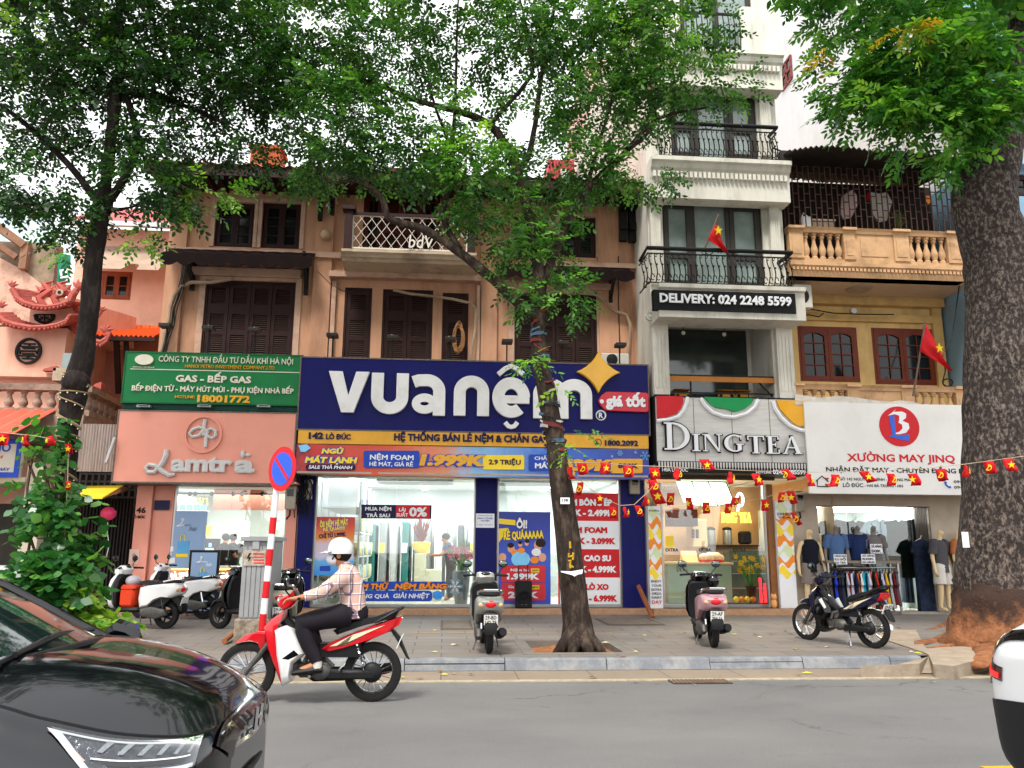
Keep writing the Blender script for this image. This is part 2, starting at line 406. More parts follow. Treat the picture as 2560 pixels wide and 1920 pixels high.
 bp=n.new('ShaderNodeBump');bp.inputs['Strength'].default_value=.5;bp.inputs['Distance'].default_value=.008;l.new(g.outputs['Fac'],bp.inputs['Height']);l.new(bp.outputs[0],b.inputs['Normal'])
 return m
def sheet(name,x0,x1,y0,y1,z,m,kind='structure'):
 return MB().quad((x0,y0,z),(x1,y0,z),(x1,y1,z),(x0,y1,z)).build(name,m,kind=kind)
M_asph=asphalt_mat()
sheet('ground',-400,400,-300,900,-.03,mat('soil','#6b6257',.9,var=.2))
sheet('road',-80,80,-30,10.35,0,M_asph)
gut=tiles_mat('gutter_slabs','#7c6f5f','#877867','#584d41',.95,2.0,0,.008,stain='#6f5c4a',amt=.45)
sheet('gutter',-80,80,10.32,11.13,.006,gut)
lm=mat('line_paint','#a5987f',.7,var=.25,scale=8,dirt='#857a6c',dirt_scale=9,dirt_amt=.8)
MB().box(-80,80,10.22,10.33,-.01,.012).build('road_marking',lm,kind='structure')
yl_=Zr(2450,1917,0)
sheet('road_marking',yl_.x,40,yl_.y-.13,yl_.y,.005,mat('yellow_paint','#c99a2c',.7,var=.3,scale=10))
pav=tiles_mat('pavement_tiles','#756e68','#68625d','#433e3a',.8,.42,.5,.010,stain='#7c6b5c',amt=.5)
PIT=(G(*q(2,2,140,905)).x,G(*q(2,2,715,905)).x,11.72,13.15)
KX1=G(2330,1648).x
def pz(y):return 0.15+0.05*(y-KERB_Y)/(WALL_Y-KERB_Y)
pm=MB();ya,yb=11.27,40
def pq(x0,x1,y0,y1):pm.quad((x0,y0,pz(y0)),(x1,y0,pz(y0)),(x1,y1,pz(y1)),(x0,y1,pz(y1)))
pq(-80,PIT[0],ya,yb);pq(PIT[1],80,ya,yb);pq(PIT[0],PIT[1],ya,PIT[2]);pq(PIT[0],PIT[1],PIT[3],yb)
pm.build('pavement',pav,kind='structure')
M_gran=mat('granite_kerb','#73767a',.7,var=.25,scale=5,dirt='#9c978c',dirt_scale=2.5,dirt_amt=.5,bump=.2,bscale=30)
kb=MB();x=-30.0
while x<KX1:
 w=1.28+rnd.uniform(-.08,.12);e=rnd.uniform(-.008,.008)
 x2=min(x+w,KX1)
 pts=[(11.10+e,.012),(11.14+e,.135),(11.155+e,.152),(11.29,.156),(11.29,-.02),(11.12,-.02)]
 kb.prism(pts,x+.006,x2-.006,axis='X');x=x2
kb.build('kerb',M_gran,kind='structure')
MB().box(-30,KX1,11.13,11.2,-.02,.10).build('kerb_gap_strip',mat('kerb_gap_shade','#2a2724',.9),kind='structure')  # dark strip standing for the shade in the gap below the kerb
fr=MB();w=.17
a,b_,c_,e=PIT
for(x0,x1,y0,y1)in((a-w,b_+w,c_-w,c_),(a-w,b_+w,e,e+w),(a-w,a,c_,e),(b_,b_+w,c_,e)):
 v=[(xx,yy,zz)for zz in(-.2,None)for yy in(y0,y1)for xx in(x0,x1)]
 v=[(p[0],p[1],p[2]if p[2]is not None else pz(p[1])+.006)for p in v]
 fr.add(v,[(0,2,3,1),(4,5,7,6),(0,1,5,4),(2,6,7,3),(0,4,6,2),(1,3,7,5)])
tag(fr.build('tree_pit_frame',mat('pit_stone','#6f6a63',.8,var=.2,dirt='#8d7a66')),'square grey stone frame set in the pavement round the thin leaning tree','tree pit')
P=[]
for i in range(25):
 row=[]
 for j in range(25):
  x=a+(b_-a)*i/24;y=c_+(e-c_)*j/24
  r_=math.hypot(x-(a+b_)/2,y-12.55)
  row.append((x,y,pz(y)-.10+.12*math.exp(-(r_/.45)**2)+rnd.uniform(-.012,.012)))
 P.append(row)
MB().grid(P).build('ground_surface',mat('pit_earth','#8a5a3a',.95,var=.3,scale=9,bump=.6,bscale=25),kind='structure')
yl=MB()
for(u0,u1)in((640+1025/2.592,640+1190/2.592),(640+1240/2.592,1330),(1350,1400),(1480,1545)):
 p0,p1=G(u0,1583),G(u1,1583);yl.quad((p0 .x,p0 .y-.02,pz(p0 .y-.02)+.005),(p1 .x,p0 .y-.02,pz(p0 .y-.02)+.005),(p1 .x,p0 .y+.02,pz(p0 .y+.02)+.005),(p0 .x,p0 .y+.02,pz(p0 .y+.02)+.005))
yl.build('pavement_marking',mat('yellow_thin','#b8913f',.7,var=.4,scale=20),kind='structure')
def cover(u0,v0,u1,v1,label):
 p0,p1=G(u0,v1),G(u1,v0);m=MB()
 z0,z1=pz(p0 .y)+.005,pz(p1 .y)+.005
 m.add([(p0 .x,p0 .y,z0),(p1 .x,p0 .y,z0),(p1 .x,p1 .y,z1),(p0 .x,p1 .y,z1)],[(0,1,2,3)],0)
 k=.05
 m.add([(p0 .x+k,p0 .y+k,z0+.005),(p1 .x-k,p0 .y+k,z0+.005),(p1 .x-k,p1 .y-k,z1+.005),(p0 .x+k,p1 .y-k,z1+.005)],[(0,1,2,3)],1)
 tag(m.build('inspection_cover',[mat('cover_rim','#5a4a40',.8),mat('cover_slab','#6f6459',.85,var=.25,scale=6)]),label,'manhole cover')
cover(*q(2,1,1195,762),*q(2,1,1390,704),'rectangular inspection cover in the pavement left of the grey scooter')if False else cover(*(q(2,1,1195,704)),*(q(2,1,1390,762)),'rectangular inspection cover in the pavement before the mattress shop door')
cover(*(q(2,2,620,690)),*(q(2,2,880,735)),'rectangular inspection cover in the pavement at the foot of the leaning wooden pole')
dg=thing('drain_grate','rusty slotted storm drain grate set in the beige gutter','drain',(4,10.4,0))
p0,p1=Zr(1683,1708,.01),Zr(1814,1699,.01)
BX('drain_frame',mat('grate_iron','#3b322c',.8,var=.3),dg,p0 .x,p1 .x,p0 .y-.02,p1 .y+.04,0,.011)
g=MB();nb=14
for i in range(nb):
 xx=p0 .x+(p1 .x-p0 .x)*(i+.5)/nb;g.box(xx-.022,xx+.012,p0 .y,p1 .y+.02,.011,.018)
g.build('drain_bars',mat('grate_bar','#6d5b4c',.8,var=.3),dg)
sl=MB();M_conc=mat('broken_concrete','#8f8170',.9,var=.2,scale=4,dirt='#b3a48f',dirt_scale=3,bump=.4,bscale=20)
def slab(pts,dz0,dz1,nm='x'):
 vs=[G(*p)if p[1]<1674 else Zr(*p,.02)for p in pts];N=len(vs)
 top=[(p.x,p.y,p.z+dz0+(dz1-dz0)*i/N if p.z>.03 else.02)for i,p in enumerate(vs)]
 sl.add(top+[(p[0],p[1],-.05)for p in top],[tuple(range(N)),tuple(range(2*N-1,N-1,-1))]+[(i,i+N,(i+1)%N+N,(i+1)%N)for i in range(N)])
Q3=lambda x,y:(1920+x/2.592,1280+y/2.592)
slab([Q3(*p)for p in((735,765),(960,770),(1010,870),(1050,930),(960,900),(720,820))],.015,.02)
slab([Q3(*p)for p in((960,890),(1180,880),(1450,870),(1465,905),(1430,950),(1200,1012),(1070,1000),(1040,935))],.012,.03)
slab([Q3(*p)for p in((1040,940),(1075,1003),(1290,1030),(1220,1046),(1110,1040),(630,1040),(600,1000),(980,985))],.006,.006)
sl.build('pavement_section',M_conc,kind='structure')
lf=MB()
for(u,v)in[q(2,1,*p)for p in((1280,1050),(1395,1057),(1220,1058),(950,1075),(1060,1085),(1555,910),(1190,1035))]+[q(2,2,*p)for p in((522,1076),(800,1103),(940,1108),(1350,1068),(1580,795),(720,940),(605,850),(860,803),(670,678),(1440,795),(1605,815),(75,678),(1180,1122),(1330,805))]+[q(2,3,*p)for p in((115,775),(150,793),(230,795),(255,1048),(200,1060),(760,1048),(1065,1103),(1240,1045),(1200,875),(930,910),(175,890),(20,795))]+[(rnd.uniform(300,2300),rnd.uniform(1560,1640))for _ in range(26)]:
 p=G(u,v)if v<1650 else Zr(u,v,.012)
 an=rnd.uniform(0,6.28);L=rnd.uniform(.035,.075);wd=L*rnd.uniform(.4,.6);z=p.z+.012
 c,s=math.cos(an),math.sin(an)
 pts=[(-L,0),(0,-wd),(L,0),(0,wd)]
 lf.add([(p.x+c*i-s*j,p.y+s*i+c*j,z+(.012 if j>0 else 0))for i,j in pts],[(0,1,2,3)],rnd.randrange(3))
lf.build('leaf_litter',[mat('litter_yellow','#b9b43c',.7),mat('litter_brown','#8a6437',.8),mat('litter_pale','#c9c0a0',.8)],kind='stuff')
# === THE SALMON TOWNHOUSE
def c4(x,y):return(400+x/3.19,380+y/3.19)
def R4(x0,y0,x1,y1,Y):a=c4(x0,y0);b=c4(x1,y1);return RC(a[0],a[1],b[0],b[1],Y)
def wall_holes(mb,x0,x1,z0,z1,Y,holes,dep,mi=0,mr=0):
 xs=sorted({x0,x1,*[h[0]for h in holes],*[h[1]for h in holes]});zs=sorted({z0,z1,*[h[2]for h in holes],*[h[3]for h in holes]})
 xs=[x for x in xs if x0<=x<=x1];zs=[z for z in zs if z0<=z<=z1]
 for i in range(len(xs)-1):
  for j in range(len(zs)-1):
   cx,cz=(xs[i]+xs[i+1])/2,(zs[j]+zs[j+1])/2
   if any(h[0]<cx<h[1]and h[2]<cz<h[3]for h in holes):continue
   mb.quad((xs[i],Y,zs[j]),(xs[i+1],Y,zs[j]),(xs[i+1],Y,zs[j+1]),(xs[i],Y,zs[j+1]),mi)
 for a,b,c,e in holes:
  y2=Y+dep
  mb.quad((a,Y,c),(a,Y,e),(a,y2,e),(a,y2,c),mr);mb.quad((b,Y,c),(b,y2,c),(b,y2,e),(b,Y,e),mr)
  mb.quad((a,Y,c),(a,y2,c),(b,y2,c),(b,Y,c),mr);mb.quad((a,Y,e),(b,Y,e),(b,y2,e),(a,y2,e),mr)
YV=19.0
M_peach=mat('peach_plaster','#bd8e70',.85,var=.12,scale=2.2,dirt='#6e4c3d',dirt_scale=1.3,dirt_amt=.5,stretch=(1.3,1.3,.28),bump=.06,bscale=60)
M_peach2=mat('peach_trim','#bd9a84',.8,var=.10,scale=3,dirt='#6e5140',dirt_scale=2,dirt_amt=.5)
M_wood=mat('dark_shutter_wood','#28100e',.55,var=.25,scale=6,stretch=(3,3,.6))
M_woodred=mat('red_brown_wood','#4a1a16',.5,var=.2,scale=6,stretch=(3,3,.6))
M_slat=mat('shutter_slat','#41302a',.6,var=.2)
M_dark=mat('dark_inside','#141211',.9,var=.1)
M_paneD=mat('dark_window_pane','#121415',.08,var=.3,scale=2,spec=.35)
M_tile=mat('orange_roof_tile','#a3502f',.8,var=.25,scale=6,dirt='#5e3a28',dirt_scale=2,dirt_amt=.5)
M_cream=mat('cream_slab','#b8a48c',.8,var=.12,dirt='#5a4a3c',dirt_scale=1.6,dirt_amt=.6)
M_black=mat('black_iron','#141414',.5,var=.1)
M_brown=mat('brown_timber','#2c1512',.6,var=.2)
x0v=W(*c4(85,700),YV).x;x1v=W(1612,700,YV).x
z1v=W(950,458,YV).z;z0v=3.9
villa=thing('townhouse','salmon colonial townhouse with dark louvred shutters and a tiled eave behind the blue shop sign','house',((x0v+x1v)/2,YV,.2))
H={}
H['uw1']=R4(440,402,750,758,YV);H['uw2']=R4(812,406,1120,770,YV)
H['big1']=R4(345,1030,1070,1640,YV)
H['s1']=RQ(1,1,566,205,745,690,YV);H['s2']=RQ(1,1,815,218,1143,690,YV);H['s3']=RQ(1,1,1205,240,1375,690,YV)
H['big2']=RQ(1,2,15,245,550,735,YV)
H['door']=RQ(0,1,695,1150,1192,1700,YV)
H['uw3']=RQ(0,2,10,1400,230,1668,YV);H['uw4']=RQ(0,2,310,1405,543,1668,YV)
mb=MB();wall_holes(mb,x0v,x1v,z0v,z1v,YV,list(H.values()),.14)
mb.quad((x0v,YV,0),(x0v,YV,z1v),(x0v,30,z1v),(x0v,30,0));mb.quad((x1v,YV,0),(x1v,30,0),(x1v,30,z1v),(x1v,YV,z1v))
mb.quad((x0v,30,0),(x0v,30,z1v),(x1v,30,z1v),(x1v,30,0));mb.quad((x0v,YV+.5,z1v),(x1v,YV+.5,z1v),(x1v,30,z1v),(x0v,30,z1v))
def pil(ca,cb,z0=z0v,z1=z1v,pr=.1):mb.box(W(*ca,YV).x,W(*cb,YV).x,YV-pr,YV+.002,z0,z1)
pil(c4(75,760),c4(218,760));pil(c4(1245,700),c4(1385,700));pil(q(1,2,560,300),q(1,2,775,300),pr=.07)
pil(q(1,1,1450,400),q(1,1,1560,400));pil(q(1,1,360,300),q(1,1,490,300),z1=W(*c4(1235,840),YV).z-.05,pr=.13)if False else None
for(xx,yy)in((.0,0),):pass
wl=mb.build('wall',M_peach,villa)
tr=MB()
zc=W(*c4(700,815),YV).z
tr.box(x0v-.08,W(*c4(1450,800),YV).x,YV-.16,YV-.003,zc-.07,zc+.07)
tr.box(W(*q(1,2,200,70),YV).x,x1v,YV-.16,YV-.003,W(*q(1,2,600,72),YV).z-.06,W(*q(1,2,600,72),YV).z+.06)
z=W(*c4(700,962),YV).z;a,b=R4(265,900,1130,1000,YV)[:2];tr.box(a,b,YV-.12,YV-.003,z-.13,z+.07)
z=W(*q(1,1,950,150),YV).z;a,b=RQ(1,1,480,100,1455,200,YV)[:2];tr.box(a,b,YV-.22,YV-.003,z-.05,z+.09)
z=W(*q(1,2,300,195),YV).z;a,b=RQ(1,2,-60,100,660,200,YV)[:2];tr.box(a,b,YV-.12,YV-.003,z-.1,z+.07)
for key in('s1','s2','s3'):pass
for k,pad in(('uw1',.1),('uw2',.1),('uw3',.1),('uw4',.1),('big1',.14),('big2',.14)):
 a,b,c,e=H[k]
 for r in((a-pad,a,c,e+pad),(b,b+pad,c,e+pad),(a,b,e,e+pad)):tr.box(r[0],r[1],YV-.035,YV-.002,r[2],r[3])
a,b=H['s1'][0]-.2,H['s3'][1]+.2
tr.box(a-.1,a,YV-.10,YV-.002,H['s1'][2],H['s1'][3]+.12);tr.box(b,b+.1,YV-.10,YV-.002,H['s1'][2],H['s1'][3]+.12)
for(p0,p1)in(((580,55),(740,110)),((820,80),(1145,130)),((1225,95),(1420,140))):
 a,b,c,e=RQ(1,1,*p0,*p1,YV);t=.012
 for r in((a,b,c,c+t),(a,b,e-t,e),(a,a+t,c,e),(b-t,b,c,e)):tr.box(r[0],r[1],YV-.012,YV-.001,r[2],r[3])
tr.build('cornice',M_peach2,villa)
def louvre_leaf(x0,x1,z0,z1,Y,par,rows,m=M_wood):
 w=x1-x0;h=z1-z0;f=MB();st=w*.17
 f.box(x0,x0+st,Y-.03,Y+.02,z0,z1);f.box(x1-st,x1,Y-.03,Y+.02,z0,z1)
 edges=[0]+[k for r in rows for k in r]+[1]
 for i in range(0,len(edges),2):f.box(x0+st,x1-st,Y-.03,Y+.02,z0+edges[i]*h,z0+edges[i+1]*h)
 f.box(x0+st,x1-st,Y+.015,Y+.03,z0+.02,z1-.02)
 f.box(x0+.006,x0+.03,Y-.045,Y-.02,z0+h*.12,z0+h*.2);f.box(x0+.006,x0+.03,Y-.045,Y-.02,z0+h*.5,z0+h*.58)
 o=f.build('shutter',m,par)
 for r0,r1 in rows:
  s=MB()
  a,b=z0+r0*h,z0+r1*h;n=max(4,int((b-a)/.048))
  for k in range(n):
   zz=a+(b-a)*(k+.5)/n
   s.add([(x0+st,Y-.025,zz-.017),(x1-st,Y-.025,zz-.017),(x1-st,Y+.006,zz+.014),(x0+st,Y+.006,zz+.014)],[(0,1,2,3),(3,2,1,0)][:1])
  s.build('louvre',M_slat,o)
def shutters(hole,n,rows,m=M_wood,name='window'):
 x0,x1,z0,z1=hole;fr=MB();t=.05;Y=YV+.08
 for r in((x0,x0+t,z0,z1),(x1-t,x1,z0,z1),(x0+t,x1-t,z1-t,z1)):fr.box(r[0]+.001,r[1]-.001,Y-.07,Y+.05,r[2],r[3]-.001)
 fr.box(x0,x1,Y+.04,Y+.055,z0,z1)
 o=fr.build(name,m,villa)
 w=(x1-x0-2*t)/n
 for i in range(n):louvre_leaf(x0+t+i*w+.006,x0+t+(i+1)*w-.006,z0,z1-t,Y-.02,o,rows,m)
rows_b=((.05,.30),(.36,.58),(.72,.93))
shutters(H['big1'],4,rows_b);shutters(H['big2'],4,rows_b)
shutters(H['s1'],1,rows_b);shutters(H['s2'],2,rows_b);shutters(H['s3'],1,rows_b)
def casement(hole,nleaf,ny,nx,par,Y,m=M_wood,pane=M_paneD,t=.05,arch=False,deep=.06,st=.07):
 x0,x1,z0,z1=hole;f=MB()
 for r in((x0,x0+t,z0,z1),(x1-t,x1,z0,z1),(x0+t,x1-t,z1-t,z1),(x0+t,x1-t,z0,z0+t)):f.box(r[0]+.001,r[1]-.001,Y-.02,Y+deep,r[2]+.001,r[3]-.001)
 o=f.build('window',m,par)
 w=(x1-x0-2*t)/nleaf
 for i in range(nleaf):
  a,b=x0+t+i*w+.004,x0+t+(i+1)*w-.004;c,e=z0+t,z1-t
  s=MB()
  for r in((a,a+st,c,e),(b-st,b,c,e),(a+st,b-st,c,c+st),(a+st,b-st,e-st,e)):s.box(r[0],r[1],Y-.03,Y+.02,r[2],r[3])
  iw,ih=(b-a-2*st),(e-c-2*st)
  for k in range(1,nx):xx=a+st+iw*k/nx;s.box(xx-.011,xx+.011,Y-.02,Y+.015,c+st,e-st)
  for k in range(1,ny):zz=c+st+ih*k/ny;s.box(a+st,b-st,Y-.019,Y+.014,zz-.011,zz+.011)
  if arch:
   for k in range(8):
    f0,f1=k/8,(k+1)/8;hh=lambda q_:.02+.09*(2*q_-1)**2
    xa,xb=a+st+iw*f0,a+st+iw*f1
    s.add([(xa,Y-.025,e-st-hh(f0)),(xb,Y-.025,e-st-hh(f1)),(xb,Y-.025,e-st+.01),(xa,Y-.025,e-st+.01)],[(0,1,2,3)])
  lo=s.build('sash',m,o)
  MB().quad((a+st,Y+.012,c+st),(b-st,Y+.012,c+st),(b-st,Y+.012,e-st),(a+st,Y+.012,e-st)).build('pane',pane,lo)
 return o
for k in('uw1','uw2','uw3','uw4'):casement(H[k],2,4,1,villa,YV+.08,M_wood)
x0,x1,z0,z1=H['door'];w=(x1-x0)/4
casement((x0,x0+w,z0,z1),1,4,2,villa,YV+.06,M_woodred)
for i in(1,2):louvre_leaf(x0+w*i+.01,x0+w*(i+1)-.01,z0,z1+.25,YV+.02,villa,((.05,.3),(.36,.96)),M_woodred)
casement((x0+3*w,x1,z0,z1),1,4,2,villa,YV+.06,M_woodred)
E_=1.15;ze=W(950,428,YV-E_).z
rx0,rx1=x0v-.35,W(1607,480,YV-E_).x
rf=MB();ntile=46
P=[]
for i in range(ntile*4+1):
 xx=rx0+(rx1-rx0)*i/(ntile*4);wv=.035*math.cos(2*math.pi*i/4*1.0)
 P.append([(xx,YV-E_-.05+k*.32,ze+.0+wv+k*.32*.42+(.0 if k%1==0 else 0))for k in range(18)])
rf.grid(P,flip=True)
rf.build('roof',M_tile,villa,smooth=True,angle=80)
ev=MB();ev.box(rx0,rx1,YV-E_,YV-E_+.05,ze-.26,ze+.0);ev.box(rx0,rx1,YV-E_+.052,YV+.3,ze-.10,ze-.06)
for i in range(40):
 xx=rx0+(rx1-rx0)*(i+.5)/40;ev.box(xx-.03,xx+.03,YV-E_+.055,YV+.2,ze-.18,ze-.102)
ev.build('eave',M_brown,villa)
for ca,cb in(((1268,330),(1300,552)),((1366,345),(1394,505)),((104,380),(140,566)),((190,390),(226,560))):
 a,b,c,e=R4(*ca,*cb,YV-.12);m=MB()
 m.box(a,b,YV-.26,YV-.102,c,e);m.box(a+.01,b-.01,YV-.34,YV-.262,c+(e-c)*.25,c+(e-c)*.42);m.box(a,b,YV-.5,YV-.264,e-.3,e)
 m.build('bracket',M_black,villa)
for ca,cb in(((692,1310),(738,1568)),((752,1310),(795,1575))):
 a,b,c,e=RQ(0,2,*ca,*cb,YV-.12);m=MB()
 m.box(a,b,YV-.26,YV-.102,c,e);m.box(a+.01,b-.01,YV-.34,YV-.262,c+(e-c)*.25,c+(e-c)*.42);m.box(a,b,YV-.5,YV-.264,e-.3,e)
 m.build('bracket',M_black,villa)
bk=MB();ax,bx=W(*q(0,1,555,1600),YV-.95).x,W(1192,620,YV-.95).x
zb=W(1000,627,YV-.95).z
prof=[(YV,zb+.0),(YV-.98,zb),(YV-.98,zb-.06),(YV-.93,zb-.1),(YV-.9,zb-.16),(YV-.84,zb-.18),(YV-.8,zb-.24),(YV,zb-.30)]
bk.prism(prof,ax,bx,axis='X');bal=bk.build('balcony',M_cream,villa)
px_=W(*q(0,1,600,1470),YV-.9).x;zt=W(*q(0,1,900,1390),YV-.9).z
m=MB();m.box(px_-.09,px_+.09,YV-.97,YV-.79,zb,zt+.05);m.box(px_-.15,px_+.15,YV-1.03,YV-.73,zt+.05,zt+.14)
m.box(px_+.09,bx-.05,YV-.92,YV-.84,zt-.05,zt+.02)
m.box(bx-.22,bx-.04,YV-.97,YV-.79,zb,zt+.05)
m.build('balcony_post',M_brown,bal)
m=MB();xa,xb=px_+.1,bx-.24;hh=zt-.05-zb-.06;zz0=zb+.06
for xx in(xa,xb):m.bar((xx,YV-.88,zz0),(xx,YV-.88,zz0+hh),.03)
m.bar((xa,YV-.88,zz0),(xb,YV-.88,zz0),.035);m.bar((xa,YV-.88,zz0+hh),(xb,YV-.88,zz0+hh),.035)
xx=xa-hh;
while xx<xb:
 for sgn in(1,-1):
  p0=[xx,zz0]if sgn>0 else[xx,zz0+hh];s0=max(0,(xa-xx)/(hh*.72));s1=min(1,(xb-xx)/(hh*.72))
  if s1>s0:m.bar((xx+hh*.72*s0,YV-.88+sgn*.006,p0[1]+sgn*hh*s0),(xx+hh*.72*s1,YV-.88+sgn*.006,p0[1]+sgn*hh*s1),.028,.01)
 xx+=.235
m.build('lattice_railing',mat('white_rail','#d8d0c4',.6,var=.12),bal)
text('bdv',*[0]*5,None,None,world=(xa+1.08,xa+1.7,zz0+.42,zz0+.06),build=False)if False else None
b3=glyphs('bdv',.01)
text('bdV',0,0,0,0,YV-.93,MATS['white_rail'],bal,'monogram',bold=.004,world=(xa+1.3,xa+1.9,zz0+.34,zz0+.03),shear=.1)
def awning(xa,xb,zt,zl,out,n,label_only=None):
 m=MB();P=[]
 N=n*6
 for i in range(N+1):
  t=(i%6)/6;bulge=.05*math.sin(math.pi*t);xx=xa+(xb-xa)*i/N
  sc=.09*math.sin(math.pi*t)
  P.append([(xx,YV-.05,zt),(xx,YV-out*.55,zt-(zt-zl)*.33+bulge*.6),(xx,YV-out,zt-(zt-zl)*.55+bulge),(xx,YV-out-.02,zl+.1-sc)])
 m.grid(P);return m.build('awning',mat('awning_maroon','#150a0a',.8,var=.25,scale=3,spec=.08),villa,solid=.02)
a,b,_,_=R4(12,780,1215,910,YV-.55)
z=W(*c4(600,800),YV-.6).z;awning(a,b,W(*c4(600,790),YV).z+.02,W(*c4(600,925),YV-.6).z,.62,9)
a,b=RQ(1,2,180,60,785,160,YV-.5)[:2];a=W(1240,700,YV-.5).x
awning(a,b,W(*q(1,2,500,80),YV).z+.02,W(*q(1,2,500,165),YV-.6).z,.62,7)
for cx,yt,yb,f in((250,880,1080,c4),(1160,850,1118,c4)):
 X=W(*f(cx,yb),YV-.1).x;z0,z1=W(*f(cx,yb),YV-.1).z,W(*f(cx,yt),YV-.1).z
 m=MB();m.bar((X,YV-.06,z0-.05),(X,YV-.06,z1),.09,.1);m.bar((X,YV-.06,z0+.1),(X,YV-.58,z1-.02),.07);m.bar((X,YV-.06,z1-.03),(X,YV-.62,z1-.03),.07);m.bar((X,YV-.06,(z0+z1)/2),(X,YV-.32,(z0+z1)/2+.05),.05)
 m.build('bracket',M_black,villa)
X=W(*q(1,2,640,250),YV-.1).x;z0,z1=W(*q(1,2,632,300),YV-.1).z,W(*q(1,2,640,165),YV-.1).z
m=MB();m.bar((X,YV-.06,z0),(X,YV-.06,z1),.09,.1);m.bar((X,YV-.06,z0+.1),(X,YV-.58,z1-.02),.07);m.bar((X,YV-.06,z1-.03),(X,YV-.62,z1-.03),.07);m.build('bracket',M_black,villa)
gl=W(*c4(1320,660),YV-.2);MB().ell(gl,.125,n=16,m=10).build('globe_lamp',mat('globe_cream','#b79c7c',.4,var=.1),villa,smooth=True)
TP=dict(m=mat('pipe_tape','#a08a74',.8,var=.2,dirt='#5d4a3c'),name='air_pipe',parent=villa,smooth=True)
pts=[c4(*p)for p in((575,1012),(400,1040),(250,1040),(170,1075),(110,1150),(85,1230),(70,1330),(40,1460),(5,1600))]
MB().tube([W(u,v,YV-.2)for u,v in pts],.045,7).build(**TP)
pts=[q(1,1,*p)for p in((890,220),(1000,245),(1150,262),(1280,280),(1390,305),(1425,340),(1420,480),(1400,600),(1390,690))]
MB().tube([W(u,v,YV-.2)for u,v in pts],.035,7).build(**TP)
pts=[q(1,2,*p)for p in((430,240),(540,250),(600,290),(660,355),(740,380),(765,440),(760,540),(750,640))]
MB().tube([W(u,v,YV-.2)for u,v in pts],.035,7).build(**TP)
pass
cb=MB()
for k in range(5):
 pts=[c4(p[0]+k*9+rnd.uniform(-6,6),p[1])for p in((185,890),(165,1000),(140,1120),(95,1250),(80,1380),(40,1500),(15,1600))]
 cb.tube([W(u,v,YV-.17-.02*k)for u,v in pts],.012,5)
for pts in(((400,100),(480,180),(570,230),(700,240)),):
 cb.tube([W(*q(1,1,*p),YV-.26)for p in pts],.009,5)
cb.tube([W(*q(1,2,*p),YV-.1)for p in((690,0),(690,300),(700,640))],.012,5)
cb.build('cable',M_black,villa)
cr=MB()
for k in range(11):
 c=W(*q(1,1,1312+rnd.uniform(-8,8),530+rnd.uniform(-8,8)),YV-.3);a_=rnd.uniform(.09,.16);b_=rnd.uniform(.26,.42)
 cr.tube([(c.x+a_*math.cos(t*.5236),c.y+rnd.uniform(-.05,.05),c.z+b_*math.sin(t*.5236))for t in range(13)],.012,5)
tag(cr.build('coiled_rope',mat('rope_tan','#9a7048',.9)),'tangled coil of tan rope hung before the narrow shutter above the blue sign','rope')
def spot(u,v,vb,Y,label):
 p=W(u,v,Y);pb=W(u,vb,Y);m=thing('flood_light',label,'flood light',(p.x,Y,pb.z),0,'flood lights above the shop signs')
 b=MB();b.bar((p.x,Y,pb.z-.1),(p.x,Y-.02,p.z),.03);b.build('stem',M_black,m)
 h=MB();h.box(p.x-.12,p.x+.12,Y-.24,Y+.02,p.z-.02,p.z+.06);h.build('lamp_head',mat('lamp_grey','#35322f',.5),m,bevel=.01)
 c=MB();c.tube([(p.x-.1,Y-.03,p.z+.06),(p.x-.08,Y-.03,p.z+.1),(p.x-.03,Y-.03,p.z+.11),(p.x,Y-.03,p.z+.07)],.012,6);c.build('lead',mat('lead_white','#b9b2a6',.6),m)
for(cx,cy,cvb,f,lab)in((60,1405,1600,c4,'small black flood light at the end of the green sign near the cable bundle'),(400,1425,1610,c4,'black flood light before the four-leaf shutter, above the words on the green sign'),(765,1440,1615,c4,'black flood light before the four-leaf shutter, nearer the blue sign')):
 u,v=f(cx,cy);spot(u,v,f(cx,cvb)[1],17.75,lab)
for(cx,cy,cvb,cc,lab)in((500,530,650,1,'flood light above the first letter of the blue sign'),(890,545,665,1,'flood light before the two-leaf middle shutter above the blue sign'),(1260,555,680,1,'flood light next to the coiled rope above the blue sign'),(1625,570,685,1,'flood light above the blue sign between the coiled rope and the slim trunk'),(325,580,695,2,'flood light above the blue sign between the slim trunk and the yellow star'),(695,592,705,2,'flood light in front of the white air conditioner')):
 u,v=q(1,cc,cx,cy);spot(u,v,q(1,cc,cx,cvb)[1],17.75,lab)
def aircon(u0,v0,u1,v1,Y,label,brand,fan=True,dep=.3):
 a,b,c,e=RC(u0,v0,u1,v1,Y);t=thing('air_conditioner',label,'air conditioner',((a+b)/2,Y,c))
 MB().rbox(a,b,Y,Y+dep,c,e,.02).build('casing',mat('ac_white','#c4bfb4',.5,var=.06,dirt='#8b8274',dirt_amt=.3),t)
 r=min(b-a,e-c)*.43;cx=a+(b-a)*.38;cz=(c+e)/2;m=MB()
 for k in range(5):m.lathe([(r*(1-k*.18),-.012),(r*(1-k*.18)-.012,-.016)],(cx,Y,cz),24,'Y',closed=False)
 for k in range(10):an=k*math.pi/5;m.bar((cx,Y-.012,cz),(cx+r*math.cos(an),Y-.012,cz+r*math.sin(an)),.012)
 m.lathe([(r*1.02,-.004),(0.001,-.004)],(cx,Y,cz),24,'Y',closed=False)
 m.build('fan_grille',mat('ac_fan','#2a2826',.6),t)
 return t,(a,b,c,e)
aircon(*q(1,2,580,630),*q(1,2,760,712),18.35,'white air conditioner unit behind the yellow star of the blue sign','')
